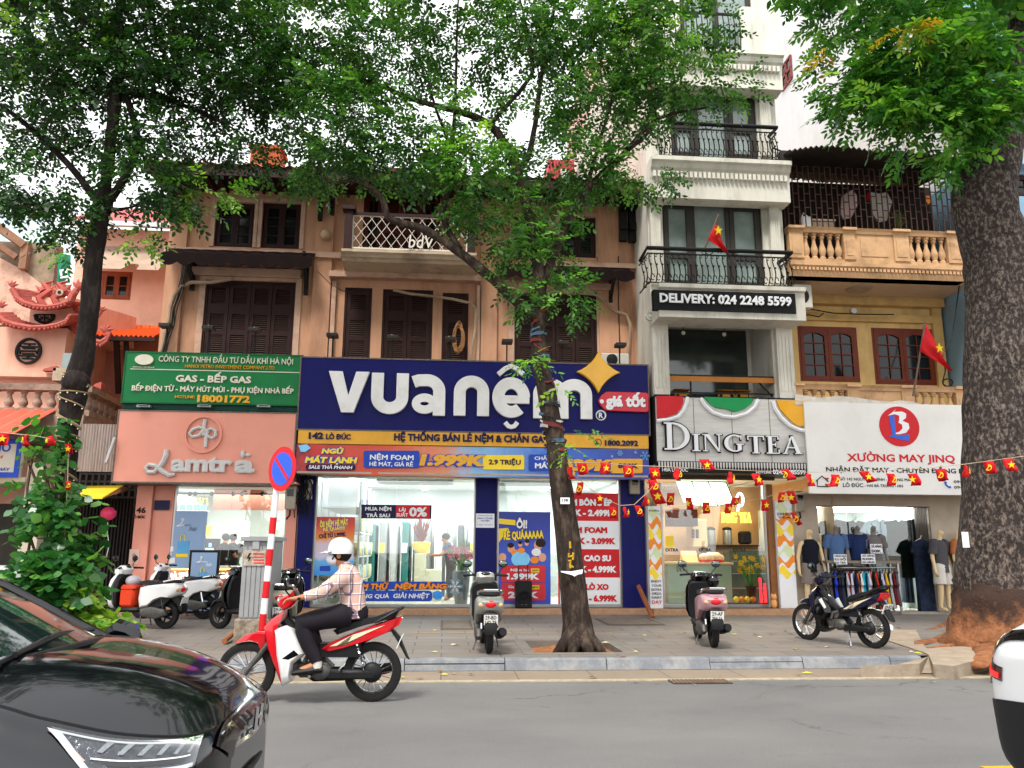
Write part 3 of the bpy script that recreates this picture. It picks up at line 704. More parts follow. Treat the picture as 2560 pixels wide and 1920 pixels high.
pk=thing('tower_house','tall pale pink house rising behind the tiled roof and the leaning tree','house',(3,30,0))
a,b,c,e=RC(1470,150,1640,560,32);MB().box(a,b+2,32,38,0,e).build('wall',mat('pale_pink_plaster','#cfa79c',.85,dirt='#a0877c'),pk)
rr=thing('red_roof_house','red sheet metal rooftop cabin behind the townhouse roof','house',(1,27,0))
a,b,c,e=RC(1370,400,1436,500,27);m=MB();m.box(a,b,27,30,0,e)
for i in range(9):xx=a+(b-a)*i/9;m.box(xx,xx+.06,26.95,27.001,4,e)
m.build('wall',mat('red_sheet','#a83a44',.5,var=.15),rr);BX('window',mat('white_window','#c8c4c0',.4),rr,a+.45,a+.75,26.9,26.949,e-1.6,e-.4)
rr2=thing('ridge_chimney','orange brick chimney block on the roof ridge beyond the first tree','chimney',(-5,24,9));a,b,c,e=RC(625,372,700,425,23.0);BX('stack',M_tile,rr2,a,b,23.0,23.8,c-3,e);BX('cap',M_tile,rr2,a-.06,b+.06,22.94,23.86,e,e+.12)
# === SIGNS ABOVE THE SHOPS
YS=17.6
def cr(ox,oy,k):return lambda x,y:(ox+x/k,oy+y/k)
c5,c6,c7,c8,c3=cr(330,1190,4.1475),cr(740,1170,4.424),cr(1610,1170,4.608),cr(1960,1170,4.254),cr(1580,280,3.457)
ql,qm,qn,qr=[lambda x,y,c=c:q(1,c,x,y)for c in range(4)]
def RF(f,x0,y0,x1,y1,Y):a=f(x0,y0);b=f(x1,y1);return RC(a[0],a[1],b[0],b[1],Y)
def TX(s,f,x0,x1,yt,yb,Y,m,par,**k):
 a=f(x0,yt);b=f(x1,yb);return text(s,a[0],b[0],a[1],b[1],Y,m,par,**k)
def poly(f,pts,Y,m,par,name,depth=.02,smooth=False,bevel=0):
 mb=MB();mb.prism([(lambda w:(w.x,w.z))(W(*f(*p),Y))for p in pts],Y-depth,Y);return mb.build(name,m,par,bevel=bevel)
def disc(u,v,r,Y,m,par,name,depth=.02,ry=None,n=28,ring=0):
 c=W(u,v,Y);rx=r*(W(u+1,v,Y).x-c.x);rz=(ry or r)*(c.z-W(u,v+1,Y).z)
 o=[(c.x+rx*math.cos(2*math.pi*k/n),c.z+rz*math.sin(2*math.pi*k/n))for k in range(n)]
 mb=MB()
 if ring:
  i_=[(c.x+(rx-ring)*math.cos(2*math.pi*k/n),c.z+(rz-ring)*math.sin(2*math.pi*k/n))for k in range(n)]
  for k in range(n):
   j=(k+1)%n;A,B,C_,D_=o[k],o[j],i_[j],i_[k]
   mb.add([(p[0],Y-depth,p[1])for p in(A,B,C_,D_)],[(0,1,2,3)]);mb.add([(A[0],Y,A[1]),(B[0],Y,B[1]),(B[0],Y-depth,B[1]),(A[0],Y-depth,A[1])],[(0,1,2,3)])
   mb.add([(D_[0],Y-depth,D_[1]),(C_[0],Y-depth,C_[1]),(C_[0],Y,C_[1]),(D_[0],Y,D_[1])],[(0,1,2,3)])
 else:mb.prism(o,Y-depth,Y)
 return mb.build(name,m,par)
def board(name,label,R_,Y,dep,m,edge=None,part='board',cat='shop sign'):
 a,b,c,e=R_;t=thing(name,label,cat,((a+b)/2,Y,c));BX(part,m,t,a,b,Y,Y+dep,c,e)
 if edge:
  f=MB();s=.03
  for r in((a-s,a,c-s,e+s),(b,b+s,c-s,e+s),(a,b,e,e+s),(a,b,c-s,c)):f.box(r[0],r[1],Y-.012,Y+dep-.01,r[2],r[3])
  f.build('edge_trim',edge,t)
 return t
M_trim=mat('dirty_edge','#6e635a',.6,.3,var=.4,scale=14)
M_white=mat('sign_white','#dedbd6',.45,var=.05,dirt='#a39a8e',dirt_scale=1.5,dirt_amt=.25)
M_grey=mat('acrylic_grey','#bdb9b6',.25,var=.05,dirt='#8d8780',dirt_scale=3,dirt_amt=.3,coat=.4)
M_yel=mat('sign_yellow','#dfa01a',.4,var=.06,dirt='#9a7320',dirt_amt=.3,coat=.2)
M_navy=mat('sign_blue','#0f1258',.5,var=.06,spec=.15,dirt='#1e2048',dirt_amt=.3)
M_navyd=mat('navy_letter','#17163f',.5)
M_green=mat('sign_green','#08713a',.5,var=.06,spec=.25,dirt='#0a5a32',dirt_amt=.4)
M_pink=mat('tea_pink','#dd9480',.55,var=.04,scale=1,dirt='#b8705c',dirt_scale=.8,dirt_amt=.25)
M_red=mat('sign_red','#c41a22',.45,var=.08);M_blue=mat('print_blue','#1c44ac',.55,spec=.3,var=.08);M_orange=mat('print_orange','#e8872a',.5,var=.06)
M_lblue=mat('print_light_blue','#7ec3ea',.5,var=.12,scale=6);M_pyel=mat('print_yellow','#f0cf3a',.5,var=.05);M_pwhite=mat('print_white','#e2e2e4',.5,var=.03)
M_ink=mat('black_ink','#0f0e11',.6,spec=.2)
s1=board('tea_shop_sign','pale pink fascia sign with grey brush lettering under a ring logo',RC(290,1031,735,1206,YS),YS,.7,M_pink,M_trim)
disc(*ql(1320,1157),47,YS,M_pink,s1,'logo_ring',.05,ring=.04)
lg=MB()
for pts in(((1350,1150),(1325,1120),(1290,1110),(1250,1125),(1228,1150),(1245,1172),(1290,1165),(1320,1125),(1330,1060)),((1330,1060),(1322,1110),(1318,1165)),((1332,1240),(1336,1180),(1345,1130),(1370,1118),(1398,1135),(1398,1165),(1375,1182),(1340,1165),(1310,1150))):
 lg.tube([W(*ql(*p),YS-.03)for p in pts],.038,6)
lg.build('logo',M_grey,s1)
lb=MB()
lb.tube([W(*ql(*p),YS-.04)for p in((1078,1255),(1075,1290),(1060,1330),(1030,1370),(1000,1400),(960,1400),(945,1375),(965,1352),(1010,1360),(1060,1400),(1100,1422),(1135,1415))],[.05,.06,.06,.055,.05,.05,.05,.05,.055,.06,.055,.03],8)
text('amtr',*[ql(1112,0)[0],ql(1512,0)[0]],ql(0,1305)[1],ql(0,1402)[1],YS,None,None,bold=.05,depth=.07,low=True,mb=lb,build=False,res=3)
text('a',*[ql(1522,0)[0],ql(1655,0)[0]],ql(0,1308)[1],ql(0,1408)[1],YS,None,None,bold=.05,depth=.07,low=True,mb=lb,build=False,res=3)
lb.ell(W(*ql(1573,1285),YS-.03),.05,.03,.09);lb.ell(W(*ql(1607,1290),YS-.03),.06,.03,.04)
lb.build('lettering',M_grey,s1)
s2=board('gas_company_sign','green fascia sign with white and yellow words and a hotline number',RC(311,886,752,1008,YS+.02),YS+.02,.2,M_green,mat('green_edge','#0a5c31',.5))
a,b,c,e=RC(306,1009,749,1026,YS+.1);BX('shadow_gap_strip',mat('gap_shade_green','#123f33',.6),s2,a,b,YS+.1,YS+.6,c,e)  # shadow gap below the board, its shade put into the dark green
M_iv=mat('ivory_letter','#dcd6c4',.4,dirt='#a89f8c',dirt_amt=.3)
Yg=YS+.02
for s,u0,u1,vt,vb,m,bo in(('CÔNG TY TNHH ĐẦU TƯ DẦU KHÍ HÀ NỘI',397,733,894,908,M_iv,.008),('HANOI PETRO INVESTMENT COMPANY.,LTD',463,687,914,922,M_yel,.004),('GAS - BẾP GAS',440,629,940,957,M_iv,.04),('BẾP ĐIỆN TỪ - MÁY HÚT MÙI - PHỤ KIỆN NHÀ BẾP',330,735,968,981,M_iv,.035),('HOTLINE:',438,488,989,996,M_yel,.03),('18001772',494,626,989,1007,M_yel,.05),('HẠNH PHÚC CHO MỌI NHÀ',333,387,917,920,M_iv,.01)):
 text(s,u0,u1,vt,vb,Yg,m,s2,bold=bo,depth=.03)
disc(362,900,23,Yg,M_iv,s2,'logo_oval',.05,ry=13)
a,b,c,e=RC(326,926,750,928,Yg);BX('rule',M_iv,s2,a,b,Yg-.01,Yg-.001,c,e)
for u in(360,512,660):
 fm=MB();p=W(u,1015,YS);fm.box(p.x-.14,p.x+.14,YS-.05,YS+.1,p.z-.03,p.z+.015);fm.box(p.x-.1,p.x+.1,YS-.12,YS-.05,p.z+.0,p.z+.01)
 fm.build('sign_flood',mat('lamp_steel','#8b8f8c',.4,.6),s2)
s3=board('mattress_shop_sign','large navy fascia sign with big grey raised letters and a yellow lower strip',RC(749,904,1620.5,1079,YS),YS,.75,M_navy,M_trim)
a,b,c,e=RC(745,1079,1621,1115,YS);BX('yellow_strip',M_yel,s3,a,b,YS-.004,YS+.7,c,e-.002)
cap_w=mat('letter_shell','#dbd9d6',.18,var=.04,coat=.6,dirt='#9a958c',dirt_scale=2.5,dirt_amt=.25)
def ribbon(b,pts,w,T,y0,y1):
 P=[Vector((T(*p).x,T(*p).z))for p in pts];L_,R_=[],[]
 for i in range(len(P)):
  t=(P[min(i+1,len(P)-1)]-P[max(i-1,0)]).normalized();n_=Vector((-t.y,t.x))*w/2;L_.append(P[i]+n_);R_.append(P[i]-n_)
 b.prism([tuple(p)for p in L_+R_[::-1]],y0,y1)
def el(cx,cy,rx,ry,a0,a1,n=16):return[(cx+rx*math.cos(R(a0+(a1-a0)*k/n)),cy+ry*math.sin(R(a0+(a1-a0)*k/n)))for k in range(n+1)]
STROKES={'u':(.93,[[(.155,1),(.155,.42)]+el(.465,.42,.31,.27,180,360)[1:]+[(.775,1)]]),'n':(.93,[[(.155,0),(.155,.58)]+el(.465,.58,.31,.27,180,0)[1:]+[(.775,0)]]),'a':(.9,[[(.07,.80),(.2,.845)]+el(.42,.58,.325,.275,90,0,10)+[(.745,0)],el(.37,.285,.22,.145,0,360,24)]),'e':(.96,[el(.48,.5,.335,.35,0,312,30),[(.2,.45),(.955,.45)]]),'m':(1.5,[[(.155,0),(.155,.6)]+el(.45,.6,.295,.25,180,0)[1:]+[(.745,0)],[(.745,.6)]+el(1.045,.6,.3,.25,180,0)[1:]+[(1.345,0)]])}
for ch,x0,x1,t,b_ in(('v',821,923.5,931,1033.5),('u',928.5,1022,935,1038),('a',1026.5,1113,938,1041),('n',1134.5,1222,941,1042),('e',1231,1323,945,1047),('m',1331,1479,949,1049)):
 um,vm=(x0+x1)/2,(t+b_)/2;A=Vector((W(x0,vm,YS).x,YS,W(um,b_,YS).z));sx=W(x1,vm,YS).x-A.x;sz=W(um,t,YS).z-A.z;m=MB()
 if ch=='v':m.prism([(A.x+a*sx,A.z+c*sz)for a,c in((0,1),(.34,1),(.5,.42),(.67,1),(1,1),(.645,0),(.345,0))],YS-.12,YS-.001)
 else:
  wd,st_=STROKES[ch]
  for k,pts in enumerate(st_):ribbon(m,pts,(.29 if k==0 or ch=='m' else.2)*sz,lambda a,c:Vector((A.x+a*sx/wd,0,A.z+c*sz)),YS-.12-.0015*k,YS-.001)
 m.build('letter',cap_w,s3,bevel=.012)
for pts,w in((((1245,938),(1262,924),(1277,917),(1292,924),(1308,938)),.11),(((1262,1057),(1270,1067),(1277,1069),(1285,1067),(1293,1057)),.1)):
 m=MB();ribbon(m,pts,w,lambda u,v:W(u,v,YS),YS-.1,YS-.001);m.build('accent_mark',cap_w,s3,bevel=.01)
st=[]
for i in range(4):
 p0=[(555,622),(697,762),(555,895),(413,755)][i];p1=[(697,762),(555,895),(413,755),(555,622)][i]
 for k in range(8):
  t=k/8;cx,cy=(p0[0]+p1[0])/2,(p0[1]+p1[1])/2;m_=((cx-555)*.58+555,(cy-758)*.58+758)
  st.append(tuple((1-t)**2*p0[j]+2*t*(1-t)*m_[j]+t*t*p1[j]for j in(0,1)))
poly(qn,st,YS-.02,mat('star_yellow','#e0a514',.25,coat=.5,var=.08,bump=.15,bscale=9),s3,'star',.12,bevel=.02)
tg=poly(qn,((553,940),(575,905),(610,882),(868,888),(882,900),(882,1008),(868,1016),(605,1006),(572,975)),YS-.03,mat('tag_red','#c2182c',.35,coat=.3,var=.05),s3,'price_tag',.07,bevel=.015)
TX('giá tốt',qn,606,864,915,978,YS-.1,M_pwhite,s3,bold=.05,depth=.02,low=True,name='tag_lettering');disc(*qn(581,943),5,YS-.1,M_pwhite,s3,'tag_hole')
disc(*qn(575,1033),13,YS,M_pwhite,s3,'trademark_disc',.04);disc(*qn(575,1033),10,YS-.04,M_navy,s3,'trademark_disc',.01);TX('R',qn,562,590,1015,1050,YS-.05,M_pwhite,s3,bold=.04,name='tag_lettering')
for s,u0,u1,vt,vb,bo in(('142',772,809,1081,1098,.05),('LÒ ĐÚC',815,877,1085,1099,.04),('HỆ THỐNG BÁN LẺ NỆM & CHĂN GA GỐI',985,1402,1087,1105,.045),('1800.2092',1512,1595,1101,1115,.045)):
 text(s,u0,u1,vt,vb,YS-.006,M_navyd,s3,bold=bo,depth=.025,name='strip_lettering')
disc(1495,1106,9,YS-.006,M_navyd,s3,'phone_icon',.01,ring=.012);MB().tube([W(*p,YS-.02)for p in((1491,1102),(1492,1107),(1497,1111))],[.025,.014,.025],6).build('phone_icon',M_navyd,s3)
def grad_mat(name,stops,axis=0,rough=.45):
 m=bpy.data.materials.new(name);m.use_nodes=True;MATS[name]=m;nt=m.node_tree;n=nt.nodes;l=nt.links
 tc=n.new('ShaderNodeTexCoord');sp=n.new('ShaderNodeSeparateXYZ');l.new(tc.outputs['Generated'],sp.inputs[0])
 t=n.new('ShaderNodeTexNoise');t.inputs['Scale'].default_value=5;l.new(tc.outputs['Generated'],t.inputs['Vector'])
 a=n.new('ShaderNodeMath');a.operation='MULTIPLY_ADD';a.inputs[1].default_value=.12;l.new(t.outputs['Fac'],a.inputs[0]);l.new(sp.outputs[axis],a.inputs[2])
 r=n.new('ShaderNodeValToRGB');e=r.color_ramp.elements
 while len(e)<len(stops):e.new(.5)
 for k,(p,c)in enumerate(stops):e[k].position=min(1,p+.06);e[k].color=(*lin(c),1)
 l.new(a.outputs[0],r.inputs[0]);l.new(r.outputs[0],n['Principled BSDF'].inputs['Base Color']);n['Principled BSDF'].inputs['Roughness'].default_value=rough
 return m
bn=thing('sale_banner','printed cloth sale banner, red to blue, hung under the navy mattress sign','banner',(W(1180,1190,YS).x,YS,W(1180,1190,YS).z))
a,b,c,e=RC(739,1117,1622,1189,YS+.02);Yb=YS+.02
P=[[(a+(b-a)*i/60,Yb+.008*math.sin(i*1.3)+.006*math.sin(i*.37+j),c+(e-c)*j/4-(.03*math.sin(math.pi*i/60)+(.02 if i>45 else 0))*(1-j/4))for j in range(5)]for i in range(61)]
MB().grid(P,flip=True).build('cloth',grad_mat('banner_print',((0,'#8d2436'),(.04,'#c2241f'),(.25,'#d6502a'),(.42,'#d98a63'),(.5,'#86b3dc'),(.72,'#3468c8'),(1,'#2c3f9c'))),bn,smooth=True)
Yb-=.03
def outl(s,f,x0,x1,yt,yb,Y,m,mo,par,bold=.05,ob=.12,**k):
 TX(s,f,x0,x1,yt,yb,Y,mo,par,name='lettering_outline',bold=ob,depth=.006,**k);TX(s,f,x0+4,x1-4,yt+3,yb-3,Y-.008,m,par,bold=bold,depth=.006,**k)
outl('NGỦ',qm,420,572,1245,1285,Yb,M_pyel,M_blue,bn,.06,.16,shear=.15);outl('MÁT LẠNH',qm,312,662,1300,1345,Yb,M_pyel,M_blue,bn,.06,.16,shear=.15)
def pill(f,x0,y0,x1,y1,Y,m,par,name='printed_panel',r=12):
 pts=[]
 for cx,cy,a0 in((x1-r,y0+r,-90),(x1-r,y1-r,0),(x0+r,y1-r,90),(x0+r,y0+r,180)):
  for k in range(5):an=R(a0+k*22.5);pts.append((cx+r*math.cos(an),cy+r*math.sin(an)))
 return poly(f,pts,Y,m,par,name,.004)
pill(qm,322,1350,645,1390,Yb,M_navyd,bn,r=18);TX('SALE THẢ PHANH',qm,340,625,1358,1380,Yb-.006,M_pwhite,bn,bold=.03,shear=.15,depth=.005)
pill(qm,698,1262,1058,1374,Yb,M_blue,bn);TX('NỆM FOAM',qm,738,1022,1289,1321,Yb-.006,M_pwhite,bn,bold=.03,depth=.005);TX('HÈ MÁT, GIÁ RẺ',qm,735,1018,1336,1362,Yb-.006,M_pwhite,bn,bold=.025,depth=.005)
pill(qm,1470,1290,1738,1384,Yb,M_pyel,bn);outl('1.999K',qm,1052,1492,1284,1364,Yb-.006,M_yel,M_blue,bn,.07,.15,shear=.15);TX('2.9 TRIỆU',qm,1508,1716,1320,1352,Yb-.006,M_navyd,bn,bold=.04,depth=.005)
pill(qn,110,1286,330,1392,Yb,M_blue,bn);TX('CHĂN',qn,145,255,1300,1322,Yb-.006,M_pwhite,bn,bold=.02,depth=.005);TX('MÁT',qn,148,262,1342,1376,Yb-.006,M_pwhite,bn,bold=.04,depth=.005)
pill(qn,640,1314,846,1408,Yb,M_yel,bn);outl('439K',qn,300,662,1314,1396,Yb-.006,M_yel,M_blue,bn,.07,.15,shear=.15);TX('800K',qn,686,818,1344,1376,Yb-.006,M_navyd,bn,bold=.05,depth=.005)
def flake(cx,cy,r,f,Y,par,m=M_lblue,name='snowflake_print'):
 mb=MB();c=W(*f(cx,cy),Y);s=r*(W(*f(cx+1,cy),Y).x-c.x)
 for k in range(6):
  an=k*math.pi/3;dx,dz=math.cos(an),math.sin(an);mb.bar((c.x,Y,c.z),(c.x+s*dx,Y,c.z+s*dz),s*.16,.006)
  for g in(.5,.8):
   for w_ in(-.9,.9):mb.bar((c.x+s*g*dx,Y,c.z+s*g*dz),(c.x+s*(g*dx+.3*math.cos(an+w_)),Y,c.z+s*(g*dz+.3*math.sin(an+w_))),s*.12,.006)
 return mb.build(name,m,par)
for p in((700,1278,18),(862,1295,30),(800,1272,9),(648,1298,8)):flake(*p,qn,Yb,bn)
poly(qm,((275,1228),(330,1220),(355,1245),(320,1270),(290,1268)),Yb,M_lblue,bn,'ice_cube_print',.01)
def serif(ch):
 R_=lambda a,b,c,e:[(a,c),(b,c),(b,e),(a,e)]
 def arc(cx,cz,ro,ri,a0,a1,n=14,sx=1,wx=1):return[(cx+ro*sx*math.cos(R(a0+(a1-a0)*k/n)),cz+ro*math.sin(R(a0+(a1-a0)*k/n)))for k in range(n+1)]+[(cx+ri*wx*math.cos(R(a1+(a0-a1)*k/n)),cz+(ro-.07)*math.sin(R(a1+(a0-a1)*k/n)))for k in range(n+1)]
 S=lambda x0,x1:[R_(x0,x1,0,.05),R_(x0,x1,.95,1)]
 if ch=='I':return.38,S(0,.38)+[R_(.1,.28,.05,.95)]
 if ch=='T':return.8,[R_(.22,.58,0,.05),R_(.31,.49,.05,.94),R_(0,.8,.94,1),R_(0,.05,.76,.94),R_(.75,.8,.76,.94)]
 if ch=='E':return.68,[R_(0,.6,.95,1),R_(0,.62,0,.05),R_(.1,.28,.05,.95),R_(.28,.46,.48,.54),R_(.55,.6,.8,.95),R_(.42,.47,.4,.62),R_(.58,.63,.05,.24)]
 if ch=='D':return.95,[R_(0,.32,.95,1),R_(0,.32,0,.05),R_(.1,.28,.05,.95),arc(.32,.5,.5,.43,-90,90,16,1.2,1.0)]
 if ch=='N':return.92,[R_(0,.26,.95,1),R_(.02,.26,0,.05),R_(.11,.17,.05,.95),[(.1,1),(.3,1),(.82,0),(.72,0)],R_(.75,.81,.1,.95),R_(.66,.92,.95,1)]
 if ch=='A':return.95,[R_(0,.26,0,.05),R_(.6,.95,0,.05),[(.08,.05),(.16,.05),(.5,1),(.44,1)],[(.66,.05),(.86,.05),(.52,1),(.42,1)],R_(.24,.68,.32,.38)]
 if ch=='G':return.9,[arc(.48,.5,.5,.34,50,310,20,.96,.9),R_(.62,.8,.1,.42),R_(.55,.92,.42,.47),R_(.76,.8,.72,.95)]
def serif_word(s,f,x0,x1,yt,yb,Y,m,par,depth=.04,out=None,name='lettering'):
 A=W(*f(x0,yb),Y);B=W(*f(x1,yt),Y);gl=[serif(c)if c!=' ' else(.45,[])for c in s];gap=.1
 tot=sum(g[0]for g in gl)+gap*(len(gl)-1);sx=(B.x-A.x)/tot;hz=B.z-A.z;mb=MB();mo=MB();x=0
 for wd,ps in gl:
  for k,p in enumerate(ps):
   P_=[(A.x+(x+a)*sx,A.z+b*hz)for a,b in p];mb.prism(P_,Y-depth-.0015*k,Y)
   if out:
    cx=sum(a for a,_ in P_)/len(P_);cz=sum(b for _,b in P_)/len(P_)
    xs=[a for a,_ in P_];zs=[b for _,b in P_];fx=1+2*out/max(.05,max(xs)-min(xs));fz=1+2*out/max(.05,max(zs)-min(zs))
    mo.prism([(cx+(a-cx)*fx,cz+(b-cz)*fz)for a,b in P_],Y-depth*.6-.001*k,Y)
  x+=wd+gap
 if out:mo.build('lettering_edge',M_ink,par)
 return mb.build(name,m,par)
YD=17.4
M_panel=mat('brushed_panel','#c8c5c0',.45,var=.1,scale=6,stretch=(.3,1,3),dirt='#8e887f',dirt_amt=.35)
s4=board('tea_house_sign','white panel sign with red, green and yellow corners and black edged serif words',RC(1640,996,2019,1158,YD),YD,.6,M_panel,M_ink)
sm=MB()
for k in range(1,4):a,b,c,e=RC(1640+k*95,996,1641.5+k*95,1158,YD);sm.box(a,b,YD-.004,YD,c,e)
sm.build('panel_seam',M_trim,s4)
poly(qn,((935,908),(1105,913),(1108,945),(1092,990),(1062,1025),(1000,1046),(938,1056)),YD,M_red,s4,'red_corner',.05)
poly(qn,((1240,915),(1566,926),(1545,960),(1500,995),(1440,1012),(1400,998),(1370,990),(1320,985),(1280,960)),YD,mat('leaf_green','#12894a',.4,var=.05),s4,'green_corner',.05)
poly(qr,((50,936),(244,941),(246,1106),(185,1102),(150,1075),(110,1035),(70,990)),YD,M_yel,s4,'yellow_corner',.05)
sw=MB()
for f,pts in((qn,((938,1068),(1010,1062),(1075,1042),(1110,1000),(1130,950),(1138,915))),(qn,((1220,920),(1250,970),(1300,1015),(1370,1040),(1440,1045),(1520,1020),(1570,980),(1595,930))),(qr,((30,940),(45,990),(85,1050),(140,1100),(195,1125),(244,1135)))):
 sw.tube([W(*f(*p),YD-.03)for p in pts],.045,6)
sw.build('swoosh',M_pwhite,s4)
serif_word('D',qn,985,1148,1083,1256,YD-.05,M_pwhite,s4,.06,.035);serif_word('ING',qn,1165,1492,1160,1266,YD-.05,M_pwhite,s4,.06,.03)
text_q=lambda x:(x+1659)
serif_word('TEA',lambda x,y:(1280+x/2.592,640+y/2.592),1524,1659+210,1172,1280,YD-.05,M_pwhite,s4,.06,.03)
a,b,c,e=RC(1644,1155,2022,1184,YD);BX('black_band',M_ink,s4,a,b,YD-.02,YD+.6,c,e)
tm=MB()
for k in range(52):
 X=a+(b-a)*(k+.5)/52;z=e-.015;w_=(b-a)/52
 tm.prism([(X-w_*.3,z),(X-w_*.28,z-.1),(X-w_*.1,z-.12),(X-w_*.06,z-.16),(X+w_*.06,z-.16),(X+w_*.1,z-.12),(X+w_*.28,z-.1),(X+w_*.3,z)],YD-.03,YD-.021)
tm.build('figure_fringe',M_panel,s4)
text('140A LÒ ĐÚC',1655,1719,1170,1179,YD-.02,M_pwhite,s4,bold=.02);text('HOTLINE',1890,1928,1178,1184,YD-.02,M_pwhite,s4,bold=.01);text('02422485599',1932,2014,1175,1186,YD-.02,M_pwhite,s4,bold=.03)
YDl=16.75
s5=board('delivery_sign','black sign with white words DELIVERY and a phone number below the iron balcony',RC(1634,729,1989,778,YDl),YDl,.16,M_ink,None)
text('DELIVERY: 024 2248 5599',1648,1977,739,762,YDl,M_pwhite,s5,bold=.04,depth=.05)
YJ=17.3
s6=board('garment_banner','white banner with a red round emblem and red words above the clothes shop',RC(2017,1010,2520,1236,YJ),YJ,.06,M_white,None,'sheet')
disc(2248,1066,50,YJ,M_red,s6,'round_emblem',.01)
poly(qr,((775,1035),(800,1018),(830,992),(815,1010),(870,1008),(895,1022),(893,1050),(870,1068),(910,1085),(916,1115),(895,1145),(850,1155),(800,1152),(850,1140),(872,1118),(868,1092),(845,1080),(850,1060),(850,1035),(820,1025)),YJ-.012,M_pwhite,s6,'emblem_letter',.004)
poly(qr,((783,1038),(816,1028),(828,1160),(916,1158),(914,1198),(870,1192),(780,1168),(805,1160)),YJ-.014,mat('emblem_blue','#2f62c4',.4),s6,'emblem_letter',.006)
text('XƯỞNG MAY JINQ',2117,2387,1136,1155,YJ,M_red,s6,bold=.03,depth=.006);text('NHẬN ĐẶT MAY - CHUYÊN ĐỒNG PHỤC',2065,2450,1170,1182,YJ,M_ink,s6,bold=.025,depth=.006)
text('NGÕ 143 NGUYỄN CHÍNH - HOÀNG MAI',2090,2277,1195,1202,YJ,M_ink,s6,bold=.015,depth=.006);text('LÒ ĐÚC',2107,2158,1208,1218,YJ,M_ink,s6,bold=.025,depth=.006);text('- HAI BÀ TRƯNG - HN',2161,2257,1211,1218,YJ,M_ink,s6,bold=.015,depth=.006)
text('094',2384,2406,1201,1208,YJ,M_ink,s6,bold=.02,depth=.006);text('094',2385,2407,1215,1222,YJ,M_ink,s6,bold=.02,depth=.006)
hi=MB();hi.tube([W(*qr(*p),YJ-.01)for p in((398,1494),(320,1492),(320,1455),(312,1458),(350,1425),(392,1462))],.012,5);hi.build('house_icon',M_ink,s6)
for cx,cy in((380,1445),(382,1484)):poly(qr,((cx,cy+12),(cx-14,cy-3),(cx-9,cy-10),(cx,cy-5),(cx+9,cy-10),(cx+14,cy-3)),YJ,M_red,s6,'heart_icon',.008)
MB().tube([W(*qr(*p),YJ-.01)for p in((1150,1462),(1152,1480),(1166,1494),(1182,1498))],[.03,.018,.018,.03],6).build('phone_icon',MATS['emblem_blue'],s6)
# === SHOPS ON THE GROUND FLOOR
YF=18.35;ZF=gz(18.4)
M_glass=glass('shop_glass');M_inw=mat('shop_white_wall','#d9dedb',.7,var=.03);M_infl=mat('shop_floor','#b9b3a6',.25,var=.08,scale=1)
M_lamp=emis('shop_lamp','#ffffff',9);M_warm=emis('warm_lamp','#ffd9a0',7);M_step=mat('step_granite','#a98263',.6,var=.2,scale=9)
M_steel=mat('steel','#a6a6a4',.3,.8,var=.1);M_beige=mat('beige_shop_wall','#b5a796',.8,var=.06,dirt='#8c7c6b',dirt_amt=.35)
def lamp(par,x,y,z,sx,sy,power,col=(1,1,1)):
 L=bpy.data.lights.new('ceiling_lamp','AREA');L.shape='RECTANGLE';L.size=sx;L.size_y=sy;L.energy=power;L.color=col
 o=bpy.data.objects.new('ceiling_lamp',L);COL.objects.link(o);o.parent=par;o.location=WMX[par.name].inverted()@Vector((x,y,z))
def room(par,x0,x1,z1,y0,y1,mw,mf=None,mc=None,zf=ZF+.12):
 m=MB();m.quad((x0,y0,zf),(x0,y0,z1),(x0,y1,z1),(x0,y1,zf));m.quad((x1,y0,zf),(x1,y1,zf),(x1,y1,z1),(x1,y0,z1));m.quad((x0,y1,zf),(x0,y1,z1),(x1,y1,z1),(x1,y1,zf));m.build('inner_wall',mw,par)
 MB().quad((x0,y0-.3,zf),(x1,y0-.3,zf),(x1,y1,zf),(x0,y1,zf)).build('inner_floor',mf or M_infl,par)
 m=MB();m.quad((x0,y0,z1),(x1,y0,z1),(x1,y1,z1),(x0,y1,z1));m.build('ceiling',mc or M_inw,par)
def rect(f,x0,y0,x1,y1,Y,m,par,name,dep=.01):a,b,c,e=RF(f,x0,y0,x1,y1,Y);return BX(name,m,par,a,b,Y-dep,Y,c,e)
def shop(name,label,u0,u1,v):x=(W(u0,v,YF).x+W(u1,v,YF).x)/2;return thing(name,label,'shop',(x,YF,ZF))
def step(par,x0,x1):MB().box(x0,x1,YF-.42,YF+.02,ZF-.3,ZF+.12).build('step',M_step,par,bevel=.012)
def soff(par,u0,u1,v,y0=YS+.01,y1=YF+.4,m=None):
 a,b,z=W(u0,v,YS).x,W(u1,v,YS).x,W((u0+u1)/2,v,YS).z;BX('soffit',m or M_beige,par,a,b,y0,y1,z,z+.04);return a,b,z
ms=shop('mattress_shop','bright glass-fronted mattress shop between navy pillars under the sale banner',742,1612,1400)
a,b,zt=soff(ms,742,1620,1188);xm0,xm1=W(742,1380,YF).x,W(1612,1380,YF).x
step(ms,xm0,xm1);room(ms,xm0+.3,xm1-.2,zt+.12,YF+.1,24.0,M_inw)
for(x0,x1)in((742,782),(1188,1241),(1553,1612)):
 a_,b_=W(x0,1380,YF).x,W(x1,1380,YF).x;p=BX('pillar',M_navy,ms,a_,b_,YF-.06,YF+.35,ZF,zt-.002)
 m=MB();m.box(a_-.015,a_-.001,YF-.075,YF-.05,ZF,zt);m.box(b_+.001,b_+.015,YF-.075,YF-.05,ZF,zt);m.build('edge_strip',M_trim,p)
